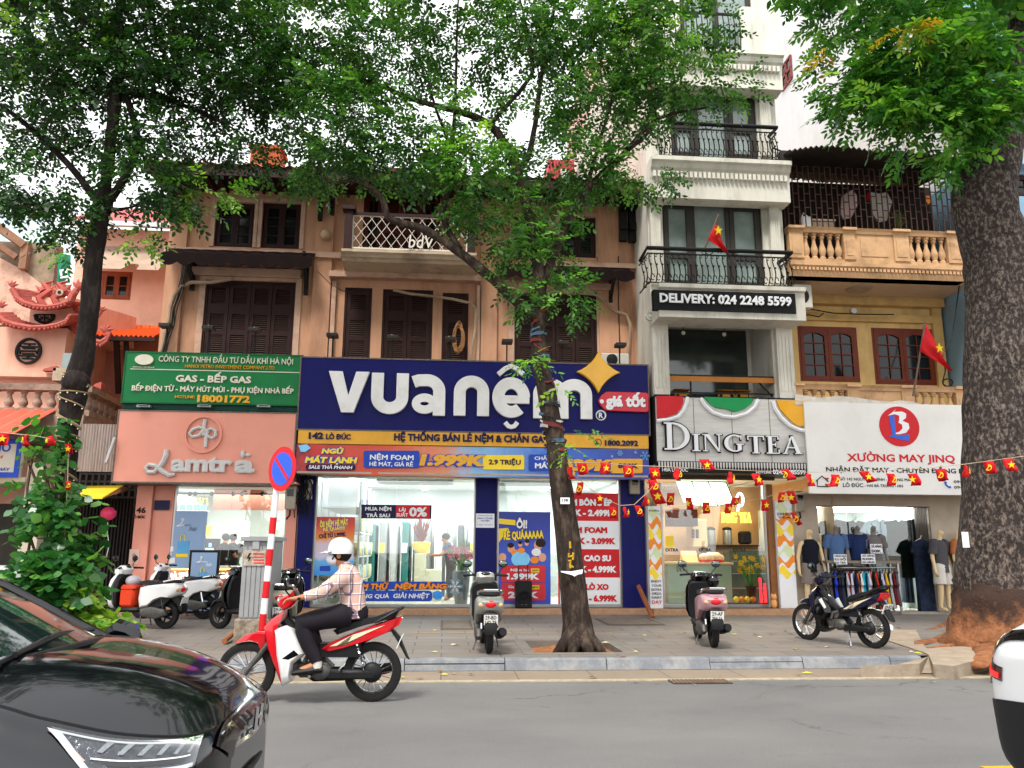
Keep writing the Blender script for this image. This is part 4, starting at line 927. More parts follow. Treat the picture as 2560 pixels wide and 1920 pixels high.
def pane(par,u0,u1,y=YF,z0=ZF+.12,z1=None,n=1,m=M_glass,frame=True):
 x0,x1=W(u0,1380,y).x,W(u1,1380,y).x
 for k in range(n):MB().box(x0+(x1-x0)*k/n+.004,x0+(x1-x0)*(k+1)/n-.004,y,y+.012,z0,z1).build('glass_pane',m,par)
 if frame:
  f=MB();f.box(x0,x0+.04,y-.03,y+.05,z0,z1);f.box(x1-.04,x1,y-.03,y+.05,z0,z1);f.box(x0+.04,x1-.04,y-.03,y+.05,z0,z0+.07);f.build('frame',M_steel,par)
pane(ms,783,1187,z1=zt-.01,n=2);pane(ms,1242,1552,z1=zt-.01,n=2)
lm_=MB()
for i in range(5):
 for j in range(5):
  X=xm0+.9+i*1.7;lm_.lathe([(.09,0),(.09,-.015)],(X,YF+.8+j*1.1,zt+.11),12)
lm_.build('downlight',M_lamp,ms)
lamp(ms,(xm0+xm1)/2-.2,20.9,zt+.05,7.2,3.6,300)
m=MB();a_,b_,c_,e_=RF(c6,900,95,1740,150,20.2)
for X0,X1 in((a_,b_),(b_+.7,b_+2.6)):m.box(X0,X1,20.0,20.9,zt+.04,zt+.115);m.box(X0+.12,X1-.12,20.12,20.78,zt+.02,zt+.04)
m.build('ceiling_coffer',mat('coffer_grey','#8d908e',.6),ms)
sh=thing('display_shelf','white metal display shelf with boxes and rolled quilts inside the mattress shop','shelf',(xm0+.9,20,ZF+.12))
x0,x1=xm0+.38,xm0+1.25;zf=ZF+.12;m=MB()
for y in(19.0,20.2,21.4,22.6):
 for X in(x0,x1):m.box(X-.02,X+.02,y-.02,y+.02,zf,zt-.05)
for z in(.5,1.05,1.6,2.15):m.box(x0,x1,19.0,22.6,zf+z,zf+z+.025)
m.build('rack',M_pwhite,sh)
for k in range(7):
 z=zf+2.175;y=19.2+k*.48;MB().rbox(x0+.1,x1-.06,y,y+.36,z,z+.62,.02).build('mattress_box',[mat('box_grey','#8fa0a8',.6),mat('box_navy','#38406a',.6),mat('box_white','#d8dde0',.6)][(k*2+2)%3],sh)
for L_,z in enumerate((.525,1.075,1.625)):
 for k in range(9):
  y=19.15+k*.38;MB().tube([(x0+.05,y,zf+z+.17),(x1+.03,y,zf+z+.17)],.16,12).build('rolled_quilt',[mat('quilt_cream','#cfc6b0',.9,var=.1),mat('quilt_blue','#9fb2c2',.9,var=.1),mat('quilt_sage','#8fa394',.9,var=.15),mat('quilt_yellow','#d8cc86',.9)][(k*5+L_*3)%4],sh,smooth=True)
mcols=[mat('mattress_teal','#2c6a66',.8,var=.1),mat('mattress_grey','#8c8f90',.8,var=.1),mat('mattress_white','#c9ccca',.8),mat('mattress_dark','#4a4f54',.8)]
labs=['teal','grey','white','dark grey']
for k in range(16):
 X=W(*c6(845,800),22.8).x+k*.30;ci=(0,1,2,0,3,1,2,1,3,2,1,3,2,1,3,1)[k];t=thing('mattress',f'{labs[ci]} mattress on edge, {"first second third fourth fifth sixth seventh eighth ninth tenth eleventh twelfth thirteenth fourteenth fifteenth sixteenth".split()[k]} in the row counted from the display shelf','mattress',(X,22.8,zf),0,'mattresses standing at the back of the shop')
 MB().rbox(X-.10,X+.10,22.4+.12*(k%3),23.6,zf,zf+1.9+.07*(k%2),.04).build('cover',mcols[ci],t)
 MB().box(X-.105,X-.085,22.39+.12*(k%3),22.42+.12*(k%3),zf+.02,zf+1.9).build('piping',M_pwhite,t)
 if k%2:MB().box(X-.07,X+.07,22.3,22.31,zf+1.15,zf+1.4).build('price_card',M_pyel if k%4==1 else M_pwhite,t)
Yc=20.6;dk=thing('reception_desk','cream L-shaped reception desk inside the mattress shop','desk',(W(*c6(1450,1100),Yc).x,Yc,zf))
M_cr=mat('desk_cream','#d4cfb4',.5,var=.04)
a,b,_,e=RF(c6,1308,945,1430,1240,Yc);MB().rbox(a,b,Yc,Yc+.8,zf,e,.01).build('side_panel',M_cr,dk);a2,b2,_,e2=RF(c6,1432,1125,1605,1240,Yc);MB().rbox(b+.002,b2,Yc,Yc+.8,zf,e2,.01).build('counter',M_cr,dk)
a,b,c,e=RF(c6,1308,838,1450,945,Yc);vs=thing('flower_bowl','yellow bowl of dry red sprigs on top of the reception desk','flower bowl',((a+b)/2,Yc+.3,c));MB().lathe([(.09,0),(.2,.1),(.24,.26),(.21,.28)],((a+b)/2,Yc+.3,c),14).build('bowl',M_pyel,vs)
m=MB()
for k in range(46):
 an=rnd.uniform(0,6.28);r_=rnd.uniform(.05,.24);h=rnd.uniform(.25,.68);X,Yy=(a+b)/2,Yc+.3
 m.tube([(X,Yy,c+.2),(X+r_*.5*math.cos(an),Yy+r_*.5*math.sin(an),c+.2+h*.5),(X+r_*math.cos(an),Yy+r_*math.sin(an),c+.2+h)],.012,4)
m.build('sprigs',mat('dry_red','#7a2c2a',.8),vs)
p=W(*c6(1830,1110),19.2);fl=thing('flower_pot','pot of pink lilies just inside the glass behind the grey scooter','flower pot',(p.x,19.2,zf));MB().lathe([(.14,0),(.19,.5),(.2,.75)],(p.x,19.2,zf),14).build('pot',mat('pot_grey','#6d6f70',.5),fl)
def flowers(par,c,n,spread,hgt,cols,gm):
 mg=MB();mf=MB()
 for k in range(n):
  an=rnd.uniform(0,6.28);r_=spread*rnd.uniform(.2,1);tp=Vector((c[0]+r_*math.cos(an),c[1]+r_*math.sin(an),c[2]+hgt*rnd.uniform(.5,1)));mg.tube([c,tp],.008,4)
  if k%3==0:
   for s in(-1,1):mg.add([tuple(tp),tuple(tp+Vector((.05*s,.02,.05))),tuple(tp+Vector((.02*s,0,.2)))],[(0,1,2)])
  for q_ in range(6):
   b_=q_*1.047;dv=Vector((math.cos(b_),.4*math.sin(b_)-.3,math.sin(b_)))*.07;sd_=Vector((-math.sin(b_),0,math.cos(b_)))*.022
   mf.add([tuple(tp),tuple(tp+dv*.6+sd_),tuple(tp+dv),tuple(tp+dv*.6-sd_)],[(0,1,2,3)],rnd.randrange(len(cols)))
 mg.build('stems',gm,par);mf.build('blossoms',cols,par)
M_stem=mat('stem_green','#3f7a2c',.7,var=.2)
flowers(fl,(p.x,19.2,zf+.75),26,.34,.55,[mat('lily_pink','#d8798c',.6),mat('lily_red','#c2455e',.6)],M_stem)
Yg=YF-.016
def poster(name,label,f,x0,y0,x1,y1,Y,m,cat='poster'):
 a,b,c,e=RF(f,x0,y0,x1,y1,Y);t=thing(name,label,cat,((a+b)/2,Y,c));BX('sheet',m,t,a,b,Y-.004,Y,c,e);return t
po=poster('window_poster','orange and blue poster with a mattress box, on the window pane behind the rider',c6,208,541,640,1190,Yg,grad_mat('poster_orange',((0,'#2f86cf'),(.25,'#5fa9dc'),(.3,'#c7bfd0'),(.55,'#cbb8c4'),(.62,'#e08a2e'),(.85,'#cf3d22'),(1,'#c02f22')),2))
outl('ÔI! NỆM HÈ MÁT',c6,262,585,590,665,Yg-.006,M_pyel,M_blue,po,.05,.14,rot=.1);outl('RẺ QUÁ!!!!!',c6,298,548,662,705,Yg-.006,M_pyel,M_blue,po,.05,.14,rot=.1)
TX('CHỈ TỪ 1.999K',c6,255,555,735,782,Yg-.006,M_navyd,po,bold=.05,rot=.1)
poly(c6,((400,780),(560,765),(555,935),(390,920)),Yg-.008,mat('print_box','#c9c2d6',.5),po,'box_print',.004);poly(c6,((390,925),(520,940),(515,965),(385,948)),Yg-.012,M_ink,po,'box_print',.004);poly(c6,((262,1085),(380,1080),(380,1140),(262,1140)),Yg-.008,M_blue,po,'printed_panel',.004)
pc=poster('instalment_sign','navy and red strip sign offering 0% interest across the window',c6,722,408,1498,560,Yg,M_navyd,'sign');rect(c6,1105,412,1480,556,Yg-.005,M_red,pc,'red_panel',.002)
for s,x0,x1,y0,y1 in(('MUA NỆM',765,1055,432,472),('TRẢ SAU',775,1040,505,545),('LÃI',1138,1213,445,480),('SUẤT',1110,1240,500,538),('0%',1252,1450,435,538)):TX(s,c6,x0,x1,y0,y1,Yg-.008,M_pwhite,pc,bold=.04)
dc=poster('door_decal','long blue decal with orange words and a snowflake at the foot of the doors',c6,520,1255,1660,1345,Yg,M_blue,'decal');pill(c6,500,1355,1508,1475,Yg-.005,M_blue,dc,r=40)
outl('NẰM THỬ',c6,590,1030,1275,1342,Yg-.008,M_orange,M_navyd,dc,.06,.12,shear=.15);outl('NỆM BĂNG',c6,1085,1670,1275,1340,Yg-.008,M_orange,M_navyd,dc,.06,.12,shear=.15)
TX('TẶNG QUÀ',c6,640,1030,1395,1440,Yg-.012,M_pwhite,dc,bold=.03,shear=.12);TX('GIẢI NHIỆT',c6,1075,1478,1390,1440,Yg-.012,M_pwhite,dc,bold=.03,shear=.12)
flake(1760,1310,84,c6,Yg-.006,dc);flake(1760,1310,60,c6,Yg-.014,dc,M_pwhite);poly(c6,((1510,1375),(1565,1355),(1632,1385),(1605,1455),(1545,1460),(1512,1430)),Yg-.01,mat('ice_blue','#3d8fdc',.3,var=.3,scale=12),dc,'ice_cube_print',.006)
c9=cr(1180,1170,4.609)
p2=poster('window_poster','blue and yellow poster of shouting people with red price panels behind the black loudspeaker',c9,285,505,905,1605,Yg,grad_mat('poster_blue',((0,'#2a3aa8'),(.5,'#2d55c0'),(.8,'#2438a0'),(1,'#1f2f8c')),2))
for pts in(((287,580),(500,600),(500,660),(287,640)),((287,700),(420,690),(360,790),(287,890))):poly(c9,pts,Yg-.008,M_pyel,p2,'print_ray',.004)
outl('ÔI!',c9,505,640,595,700,Yg-.01,M_pwhite,M_navyd,p2,.05,.14);outl('RẺ QUÁAAAAA',c9,362,832,735,835,Yg-.01,M_pyel,M_navyd,p2,.05,.12,rot=.05)
M_skp=mat('print_skin','#d79c7e',.5);pf=MB()
for cx,cy,r_,mi in((450,930,42,0),(555,880,26,0),(630,870,24,0),(760,890,50,0),(350,1030,45,0),(810,1030,45,0),(445,890,38,1),(555,858,25,1),(635,845,26,1),(790,865,60,1),(740,970,55,3),(500,980,50,2),(560,1050,110,4),(720,1060,50,2),(570,950,40,2)):
 w_=W(*c9(cx,cy),Yg);s=r_*(W(*c9(cx+1,cy),Yg).x-w_.x);pf.prism([(w_.x+s*math.cos(t*.52),w_.z+s*math.sin(t*.52)*(.8 if mi else 1.1))for t in range(12)],Yg-.012-.0008*len(pf.f)/14+(.004 if mi==1 else 0),Yg-.005,mi)
pf.build('people_print',[M_skp,mat('print_hair','#2a1a16',.6),M_orange,M_pwhite,M_lblue],p2)
for y0,y1 in((1120,1318),(1328,1525)):pill(c9,335,y0,845,y1,Yg-.02,mat('panel_red','#c9303a',.45),p2,r=25)
for s,x0,x1,y0,y1,bo in(('Nệm hè',445,655,1160,1190,.03),('1.999K',402,778,1215,1285,.06),('Ga hè',418,560,1352,1385,.03),('299K',415,768,1425,1500,.06)):TX(s,c9,x0,x1,y0,y1,Yg-.026,M_pwhite,p2,bold=bo)
for y0 in(1158,1352):rect(c9,680,y0,775,y0+45,Yg-.026,M_pyel,p2,'yellow_label',.003);TX('CHỈ TỪ',c9,690,766,y0+14,y0+32,Yg-.03,M_ink,p2,bold=.03)
p3=poster('price_poster','tall red and white poster of mattress price ranges behind the leaning tree',c9,990,288,1725,1610,Yg,M_red)
for y0,y1 in((610,935),(1262,1590)):rect(c9,1012,y0,1712,y1,Yg-.005,M_pwhite,p3,'white_coupon',.003)
for s,x0,x1,y0,y1,m in(('NỆM BÔNG ÉP',1020,1612,360,435,M_pwhite),('999K - 2.499K',1030,1640,480,555,M_pwhite),('NỆM FOAM',1060,1558,680,750,M_red),('1.899K - 3.099K',1040,1655,805,878,M_red),('NỆM CAO SU',1080,1600,1005,1075,M_pwhite),('2.999K - 4.999K',1050,1665,1130,1205,M_pwhite),('NỆM LÒ XO',1100,1575,1335,1405,M_red),('3.499K - 6.999K',1060,1675,1465,1540,M_red)):TX(s,c9,x0,x1,y0,y1,Yg-.01,m,p3,bold=.06)
pl_=poster('company_plate','small white paper notice on the navy pillar between the two windows',c9,45,525,258,688,YF-.065,M_pwhite,'notice')
for s,y0,y1,bo in(('CÔNG TY CỔ PHẦN',572,590,.03),('VUA NỆM',600,616,.03),('THU NGÂN KINH DOANH VÀ KHO',545,553,.01),('Hà Nội',650,658,.01)):TX(s,c9,60+(40 if 'VUA' in s else 0),240-(40 if 'VUA' in s else 0),y0,y1,YF-.07,M_blue,pl_,bold=bo,depth=.003)
a,b,c,e=RF(c9,512,1310,700,1630,YF-.5);sp=thing('loudspeaker','black portable party loudspeaker with a pull handle in front of the blue poster','loudspeaker',((a+b)/2,YF-.2,ZF+.12))
dz=ZF+.12-c;c+=dz;e+=dz;ys=YF-.38;MB().rbox(a,b,ys,ys+.3,c,e,.03).build('cabinet',mat('speaker_black','#161616',.5,var=.05),sp)
cx=(a+b)/2;h=e-c;MB().lathe([(.15,-.012),(.135,-.02),(.06,.0),(.05,-.012),(.001,-.016)],(cx,ys,c+h*.4),20,'Y',closed=False).build('woofer',mat('cone_black','#0c0c0c',.7),sp);MB().box(cx-.06,cx+.06,ys-.008,ys,c+.08,c+.14).build('badge',M_steel,sp)
m=MB();m.tube([(cx-.1,ys+.22,e),(cx-.1,ys+.22,e+.32),(cx+.1,ys+.22,e+.32),(cx+.1,ys+.22,e)],.014,6);m.build('pull_handle',M_black,sp)
def meter(f,x0,y0,x1,y1,Y,label):
 a,b,c,e=RF(f,x0,y0,x1,y1,Y);t=thing('electric_meter',label,'meter box',((a+b)/2,Y,c));MB().rbox(a,b,Y-.16,Y,c,e,.02).build('case',mat('meter_beige','#a39a8a',.6,var=.1,dirt='#5c5347'),t);w=b-a
 MB().box(a+w*.2,b-w*.2,Y-.172,Y-.161,c+(e-c)*.55,c+(e-c)*.85).build('dial_window',M_paneD,t);MB().tube([(a+w*.5,Y-.08,c),(a+w*.5,Y-.1,c-.12),(a+w*.2,Y-.06,c-.2)],.02,6).build('cable',M_black,t)
meter(c9,1805,115,1918,305,YF-.07,'cream meter box near the top of the navy pillar between price poster and tea house');meter(qm,195,1490,265,1645,YS+.5,'beige meter box beside the round road sign, at the pink shop corner');meter(qm,320,1450,368,1580,YS+.6,'narrow meter box among black wires at the navy pillar beside the pink shop')
tw=MB()
for k in range(14):
 x=250+rnd.uniform(0,110);tw.tube([W(*qm(x+rnd.uniform(-25,25),y),YS+.45-rnd.uniform(0,.1))for y in(1420,1480,1540,1600,1660+rnd.uniform(-40,60))],.011,4)
tag(tw.build('wire_tangle',M_black),'tangle of black and grey wires hanging between the pink shop and the navy pillar','wires')
p0,p1=W(*q(2,2,820,482),YF-.25),G(*q(2,2,912,688));m=MB();m.tube([p0,p1],.05,10);tag(m.build('wooden_pole',mat('pole_wood','#8a4f31',.7,var=.2)),'short brown wooden pole leaning on the navy pillar','pole')
ts=shop('tea_shop','pink fronted tea shop with a glass front and a house number pillar',330,740,1350)
a,b,zt5=soff(ts,285,740,1207,m=M_pink);x0p,x1p=W(*c5(20,600),YF).x,W(740,1350,YF).x
step(ts,x0p,x1p)
for(x0,x1)in((20,185),(1590,1700)):a_,b_=W(*c5(x0,600),YF).x,W(*c5(x1,600),YF).x;BX('pillar',M_pink,ts,a_,b_-.003,YF-.05,YF+.3,ZF,zt5-.002)
a_,b_=W(*c5(188,600),YF).x,W(*c5(420,600),YF).x;BX('side_panel',M_pink,ts,a_,a_+.42,YF+.05,YF+.3,ZF,zt5-.002);xr=W(*c5(1588,600),YF).x;room(ts,a_,xr,zt5-.004,YF+.3,22.5,M_inw);pane(ts,c5(400,0)[0],c5(1588,0)[0],y=YF+.1,z1=zt5-.01,n=2)
rect(c5,860,105,1588,355,19.6,M_pink,ts,'bulkhead',.1);rect(c5,190,82,1590,110,YF+.02,mat('brown_beam','#7d5243',.6),ts,'lintel',.06);lamp(ts,(a_+xr)/2,20.3,zt5-.1,3.2,2.2,60,(1,.95,.9))
m=MB();m.tube([W(*c5(480,178),18.9),W(*c5(1500,190),18.9)],.02,6)
for x in(600,655,825,1050,1140,1350):m.ell(W(*c5(x,185),18.9),.05)
m.build('spot_rail',M_brown,ts)
for s,x0,x1,y0,y1 in(('146',18,146,325,385),('LÒ ĐÚC',4,138,410,440)):TX(s,c5,x0,x1,y0,y1,YF-.05,M_brown,ts,bold=.03,depth=.02)
poster('wall_notice','small navy notice on the pink door post',c5,232,252,390,352,YF-.0,M_navyd,'notice');n_=poster('paper_notice','faded paper notice on the house number pillar',c5,-30,760,72,912,YF-.055,mat('faded_pink','#d8b5a8',.8,var=.1),'notice');TX('2',c5,0,45,800,890,YF-.062,M_peach,n_,bold=.05)
M_pbl=mat('poster_pale_blue','#8ea6c6',.5,var=.06,scale=1)
def lam(par,f,x0,x1,y0,y1,Y):
 A,B=W(*f(x0,y1),Y),W(*f(x1,y0),Y);w_,h_=B.x-A.x,B.z-A.z;m=MB()
 m.tube([(A.x+a*w_,Y,A.z+b*h_)for a,b in((.3,.8),(.24,.95),(.3,1),(.36,.9),(.3,.7),(.2,.5),(.08,.42),(.0,.4),(.1,.36),(.3,.42),(.4,.5))],.012,5);m.build('script_letter',M_pwhite,par)
 TX('am',f,x0+(x1-x0)*.42,x0+(x1-x0)*.7,y0+(y1-y0)*.45,y0+(y1-y0)*.62,Y+.01,M_pwhite,par,low=True,shear=.3,bold=.01,depth=.004);TX('hài',f,x0+(x1-x0)*.62,x1,y0+(y1-y0)*.62,y1,Y+.01,M_pwhite,par,shear=.3,bold=.01,depth=.004)
def bag(par,f,x0,x1,y0,y1,Y):
 rect(f,x0,y0+(y1-y0)*.35,x1,y1,Y,mat('bag_blue','#5fa5d6',.5),par,'bag_print',.003);A,B=W(*f(x0,y0),Y),W(*f(x1,y0+(y1-y0)*.38),Y)
 MB().tube([(A.x+(B.x-A.x)*t,Y-.004,B.z+(A.z-B.z)*h)for t,h in((.3,0),(.34,.7),(.5,1),(.66,.7),(.7,0))],.012,5).build('bag_print',M_pyel,par)
w1=poster('window_poster','large pale blue tea poster with a gift bag in the pink shop window',c5,322,362,760,955,YF+.08,M_pbl);lam(w1,c5,450,680,440,570,YF+.07);bag(w1,c5,468,590,600,800,YF+.07);rect(c5,455,805,580,842,YF+.07,M_pyel,w1,'bag_print',.003)
for x,y,r_ in((390,760,40),(400,880,45)):poly(c5,((x-r_,y-r_*.5),(x+r_,y-r_*.8),(x+r_,y+r_*.5),(x-r_*.8,y+r_*.8)),YF+.07,M_pwhite,w1,'gift_print',.003)
a,b,c,e=RF(c5,590,768,905,1040,17.7);ab=thing('standing_light_box','black framed standing poster of pale blue tea advert beside the black scooter','sign stand',((a+b)/2,17.7,gz(17.7)));BX('frame',M_black,ab,a,b,17.7,17.76,gz(17.7)+.05,e);BX('sheet',M_pbl,ab,a+.05,b-.05,17.69,17.699,gz(17.7)+.1,e-.05);m=MB();m.bar((a+.1,17.78,e-.1),(a+.1,18.1,gz(18)),.04);m.bar((b-.1,17.78,e-.1),(b-.1,18.1,gz(18)),.04);m.build('stand_leg',M_black,ab)
lam(ab,c5,665,830,835,935,17.68);bag(ab,c5,690,775,950,1080,17.68)
ct=thing('neon_counter','ribbed orange counter with glowing white letters behind the scooters','counter',(W(*c5(650,1000),18.9).x,18.9,ZF));a,b,c,e=RF(c5,280,960,1300,1060,18.75);m=MB()
for k in range(60):X=a+(b-a)*k/60;m.tube([(X,18.78,ZF+.12),(X,18.78,e)],.03,6)
m.build('ribbed_front',mat('counter_orange','#c8793f',.5),ct);BX('top',M_pwhite,ct,a,b,18.76,19.4,e,e+.05);BX('led_strip',emis('led_warm','#ffb35a',3),ct,a,b,18.74,18.75,e-.03,e)
for s,x0,x1 in(('TRÀ TƯƠI',345,640),('NHÀ',895,1040)):TX(s,c5,x0,x1,1005,1060,18.72,emis('neon_white','#f4f0ff',3.0),ct,bold=.05)
for k in range(5):
 x=435+k*73;t=thing('gift_bag',f'{("first", "second", "third", "fourth", "fifth")[k]} pale blue gift bag in the row, counted from the pink door post','gift bag',W(*c5(x+22,360),20.0),0,'gift bags in a row');rect(c5,x,300,x+48,362,20.0,MATS['bag_blue']if 'bag_blue' in MATS else M_lblue,t,'bag_body',.12)
 A=W(*c5(x+24,300),19.94);MB().tube([A+Vector((-.06,0,0)),A+Vector((-.04,0,.14)),A+Vector((.05,0,.16)),A+Vector((.07,0,0))],.012,5).build('handle',M_pyel,t)
wsf=thing('wall_shelf','white wall shelf carrying the five gift bags','shelf',W(*c5(600,368),20.1));rect(c5,420,362,800,372,20.05,M_pwhite,wsf,'board',.3)
rect(c5,1130,470,1215,660,20.8,emis('screen_cyan','#bfe8f5',1.6),ts,'menu_screen',.04);rect(c5,760,515,830,620,19.3,emis('orange_lamp','#ff9a3a',1.5),ts,'lamp_box',.1)
a,b,c,e=RF(c5,760,650,905,745,19.1);pt=thing('till','black point of sale till behind the tea shop window','till',((a+b)/2,19.1,c));BX('screen',M_ink,pt,a,b,19.1,19.2,c,e);rect(c5,795,695,825,735,19.095,emis('till_blue','#6f8cff',1.5),pt,'display',.004)
ds=shop('tea_house','tea house front with tall printed posts and a warm lit counter',1625,2010,1380);YT=18.2
a,b,zd=soff(ds,1640,2018,1186,y0=YD+.02,y1=YT+.3,m=mat('dark_soffit','#3a2e26',.7));xl,xr=W(*c7(30,900),YT).x,W(*c7(1790,900),YT).x
MB().box(xl,xr,YT-.5,YT+.1,ZF-.3,ZF+.12).build('step',M_step,ds);x0,x1=W(*c7(175,900),YT).x,W(*c7(1500,900),YT).x;M_warmw=mat('warm_wall','#c9a883',.7,var=.05)
room(ds,x0,x1+1.5,zd+.1,YT+.1,22.4,M_warmw);pane(ds,c7(205,0)[0],c7(1420,0)[0],y=YT+.05,z1=zd-.15,n=2);rect(c7,175,85,1480,140,YT+.06,mat('bronze','#5a4636',.4,.4),ds,'head_beam',.12)
a_,b_=W(*c7(1440,900),YT).x,W(*c7(1510,900),YT).x;BX('door_post',mat('walnut','#8a5a33',.5,var=.15),ds,a_,b_,YT-.02,YT+.2,ZF+.12,zd-.16);lamp(ds,(x0+x1)/2,20.2,zd-.1,2.6,2,95,(1,.86,.66))
def totem(f,x0,x1,y0,y1,label,seed,words):
 a,b,c,e=RF(f,x0,y0,x1,y1,YT-.12);t=thing('printed_post',label,'printed post',((a+b)/2,YT,ZF));BX('panel',M_pwhite,t,a,b,YT-.12,YT+.1,ZF+.12,e);r_=random.Random(seed);h=e-ZF-.12;w_=b-a
 for k,m in enumerate((M_pyel,M_orange,mat('lime_pale','#cfd8a8',.5),M_orange,M_pyel,M_orange,MATS['lime_pale']if 'lime_pale' in MATS else M_pyel)):
  zc=ZF+.2+h*(.28+.1*k);pts=[(a+w_*i/8,zc+.09*math.sin(i*.8+k*2)+.1)for i in range(9)]+[(b-w_*i/8,zc+.07*math.sin(i*1.1+k)-.05)for i in range(9)];MB().prism(pts,YT-.1225-.0012*k,YT-.1201).build('printed_wave',m,t)
 for s,y0_,y1_,m in words:text(s,0,0,0,0,YT-.132,m,t,bold=.015,depth=.003,world=(a+w_*.1,b-w_*.1,W(*f(x0,y0_),YT-.13).z,W(*f(x0,y1_),YT-.13).z))
 return t
totem(c7,60,205,440,1610,'white and orange printed post beside the navy pillar and wooden pole',3,[('ENJOY',1290,1318,M_ink),('YOUR',1340,1368,M_ink),('EXTRA',1387,1413,M_ink),('ORDI-',1432,1460,M_ink),('NARY',1478,1505,M_ink),('DAY',1525,1565,M_red),('hello',478,500,M_ink)])
totem(c7,1545,1735,380,1620,'white and orange printed post beside the clothes shop mannequin',5,[('DING',515,545,M_ink),('TEA',560,580,M_ink)])
for k,(pts)in enumerate((((360,142),(545,150),(655,448),(455,400)),((550,150),(735,152),(850,440),(660,450)),((740,152),(945,165),(1042,405),(855,438)))):
 t=thing('menu_screen',('mint glowing menu screen at the brown cabinet end of the three','middle one of three glowing menu screens above the tea counter','glowing menu screen with a drawn cup beside the neon letters')[k],'screen',W(*c7(*pts[3]),20.6),0,'menu screens')
 poly(c7,pts,20.6,M_ink,t,'housing',.05);cx,cy=sum(p[0]for p in pts)/4,sum(p[1]for p in pts)/4;poly(c7,[(cx+(p[0]-cx)*.94,cy+(p[1]-cy)*.94)for p in pts],20.548,emis('menu_mint','#bfe6d2',1.3),t,'screen',.003)
 mb=MB()
 for r_ in range(8):
  for c_ in range(2):X,Yy=pts[0][0]+40+c_*75+r_*13,pts[0][1]+45+r_*26;A=W(*c7(X,Yy),20.54);mb.box(A.x,A.x+.13,20.538,20.541,A.z,A.z+.012)
 mb.build('menu_text',mat('menu_ink','#4d7f78',.5),t)
 if k==2:disc(*c7(905,345),8,20.54,M_orange,t,'cup_drawing',.004,ry=12,ring=.03)
serif_word('DING TEA',c7,892,1225,515,628,21.9,emis('neon_yellow','#ffd23a',3.2),ds,.06,name='neon_lettering');disc(*c7(1103,365),10,21.9,emis('neon_cool','#eef0ff',2.4),ds,'neon_bubble',.04,ry=18,ring=.05);MB().tube([W(*c7(*p),21.86)for p in((1092,440),(1080,480),(1082,500))],.03,6).build('neon_bubble',MATS['neon_cool'],ds)
Yk=19.6;kt=thing('tea_counter','pale green glass fronted tea counter with a cream top','counter',(W(*c7(700,1300),Yk).x,Yk,ZF+.12));a,b,c,e=RF(c7,270,1110,1015,1500,Yk);MB().rbox(a,b,Yk,Yk+.6,ZF+.12,e,.02).build('front',mat('counter_green','#8fa99f',.3,var=.05),kt);BX('top',mat('counter_cream','#d6c29a',.4),kt,a-.05,b+.04,Yk-.05,Yk+.65,e,e+.05)
serif_word('DING',c7,375,500,1130,1195,Yk-.01,M_ink,kt,.006,name='counter_lettering');zk=e+.05
a,b,c,e=RF(c7,1020,955,1470,1520,Yk+.3);fz=thing('display_fridge','dark glass display fridge beside the tea counter','fridge',((a+b)/2,Yk+.3,ZF+.12));BX('cabinet',mat('fridge_dark','#3b4542',.35),fz,a,b,Yk+.5,Yk+.9,ZF+.12,e);BX('door',mat('fridge_glass','#4c5a54',.12,var=.3,scale=4),fz,a,b,Yk+.44,Yk+.48,ZF+.14,e-.02)
m=MB()
for z in(.45,.8,1.1):m.box(a+.03,b-.03,Yk+.425,Yk+.438,ZF+z,ZF+z+.02)
m.build('shelf_edge',M_steel,fz)
bs=thing('urn_shelf','dark shelf on the far wall holding steel tea urns','shelf',(W(*c7(950,900),21.6).x,21.6,W(*c7(950,890),21.6).z));a,b,c,e=RF(c7,700,885,1280,905,21.6);BX('board',M_brown,bs,a,b,21.3,22.0,c,e);BX('cabinet',mat('cab_brown','#7a6450',.6),bs,a,b,21.4,22.0,ZF+.12,c-.002)
for k,(x0,x1)in enumerate(((722,830),(915,1020))):
 t=thing('tea_urn',('round steel tea urn nearer the white machine','round steel tea urn nearer the black paper dispenser')[k],'tea urn',W(*c7((x0+x1)/2,885),21.5),0,'tea urns');a,b,c,e=RF(c7,x0,715,x1,885,21.5);r_=(b-a)/2;MB().lathe([(r_*.95,c+.01),(r_,c+.05),(r_,e-.06),(r_*.9,e)],((a+b)/2,21.55,0),18).build('body',M_steel,t,smooth=True);MB().lathe([(r_*1.03,e),(r_*.9,e+.06),(.03,e+.09)],((a+b)/2,21.55,0),18).build('lid',M_ink,t)
a,b,c,e=RF(c7,545,590,720,850,21.4);tm_=thing('tea_machine','beige tea vending machine with a button panel on the back shelf','machine',((a+b)/2,21.4,c));MB().rbox(a,b,21.3,21.9,c-.15,e,.03).build('casing',mat('machine_beige','#c4b294',.5),tm_)
m=MB()
for i in range(2):
 for j in range(4):A=W(*c7(565+i*48,720+j*25),21.29);m.box(A.x-.04,A.x+.04,21.288,21.299,A.z-.03,A.z+.03)
m.build('button',M_brown,tm_);a,b,c,e=RF(c7,1120,728,1230,880,21.6);dsp=thing('paper_dispenser','black paper dispenser on the far wall of the tea house','dispenser',((a+b)/2,21.6,c));MB().rbox(a,b,21.5,21.9,c,e,.05).build('case',M_ink,dsp)
a,b,c,e=RF(c7,440,955,615,1095,Yk+.1);mn=thing('menu_stand','slanted cream menu board standing on the tea counter','menu board',((a+b)/2,Yk+.1,zk));MB().prism([(Yk+.02,zk),(Yk+.3,zk),(Yk+.24,e),(Yk+.2,e)],a,b,axis='X').build('board',mat('menu_cream','#dfb988',.5),mn)
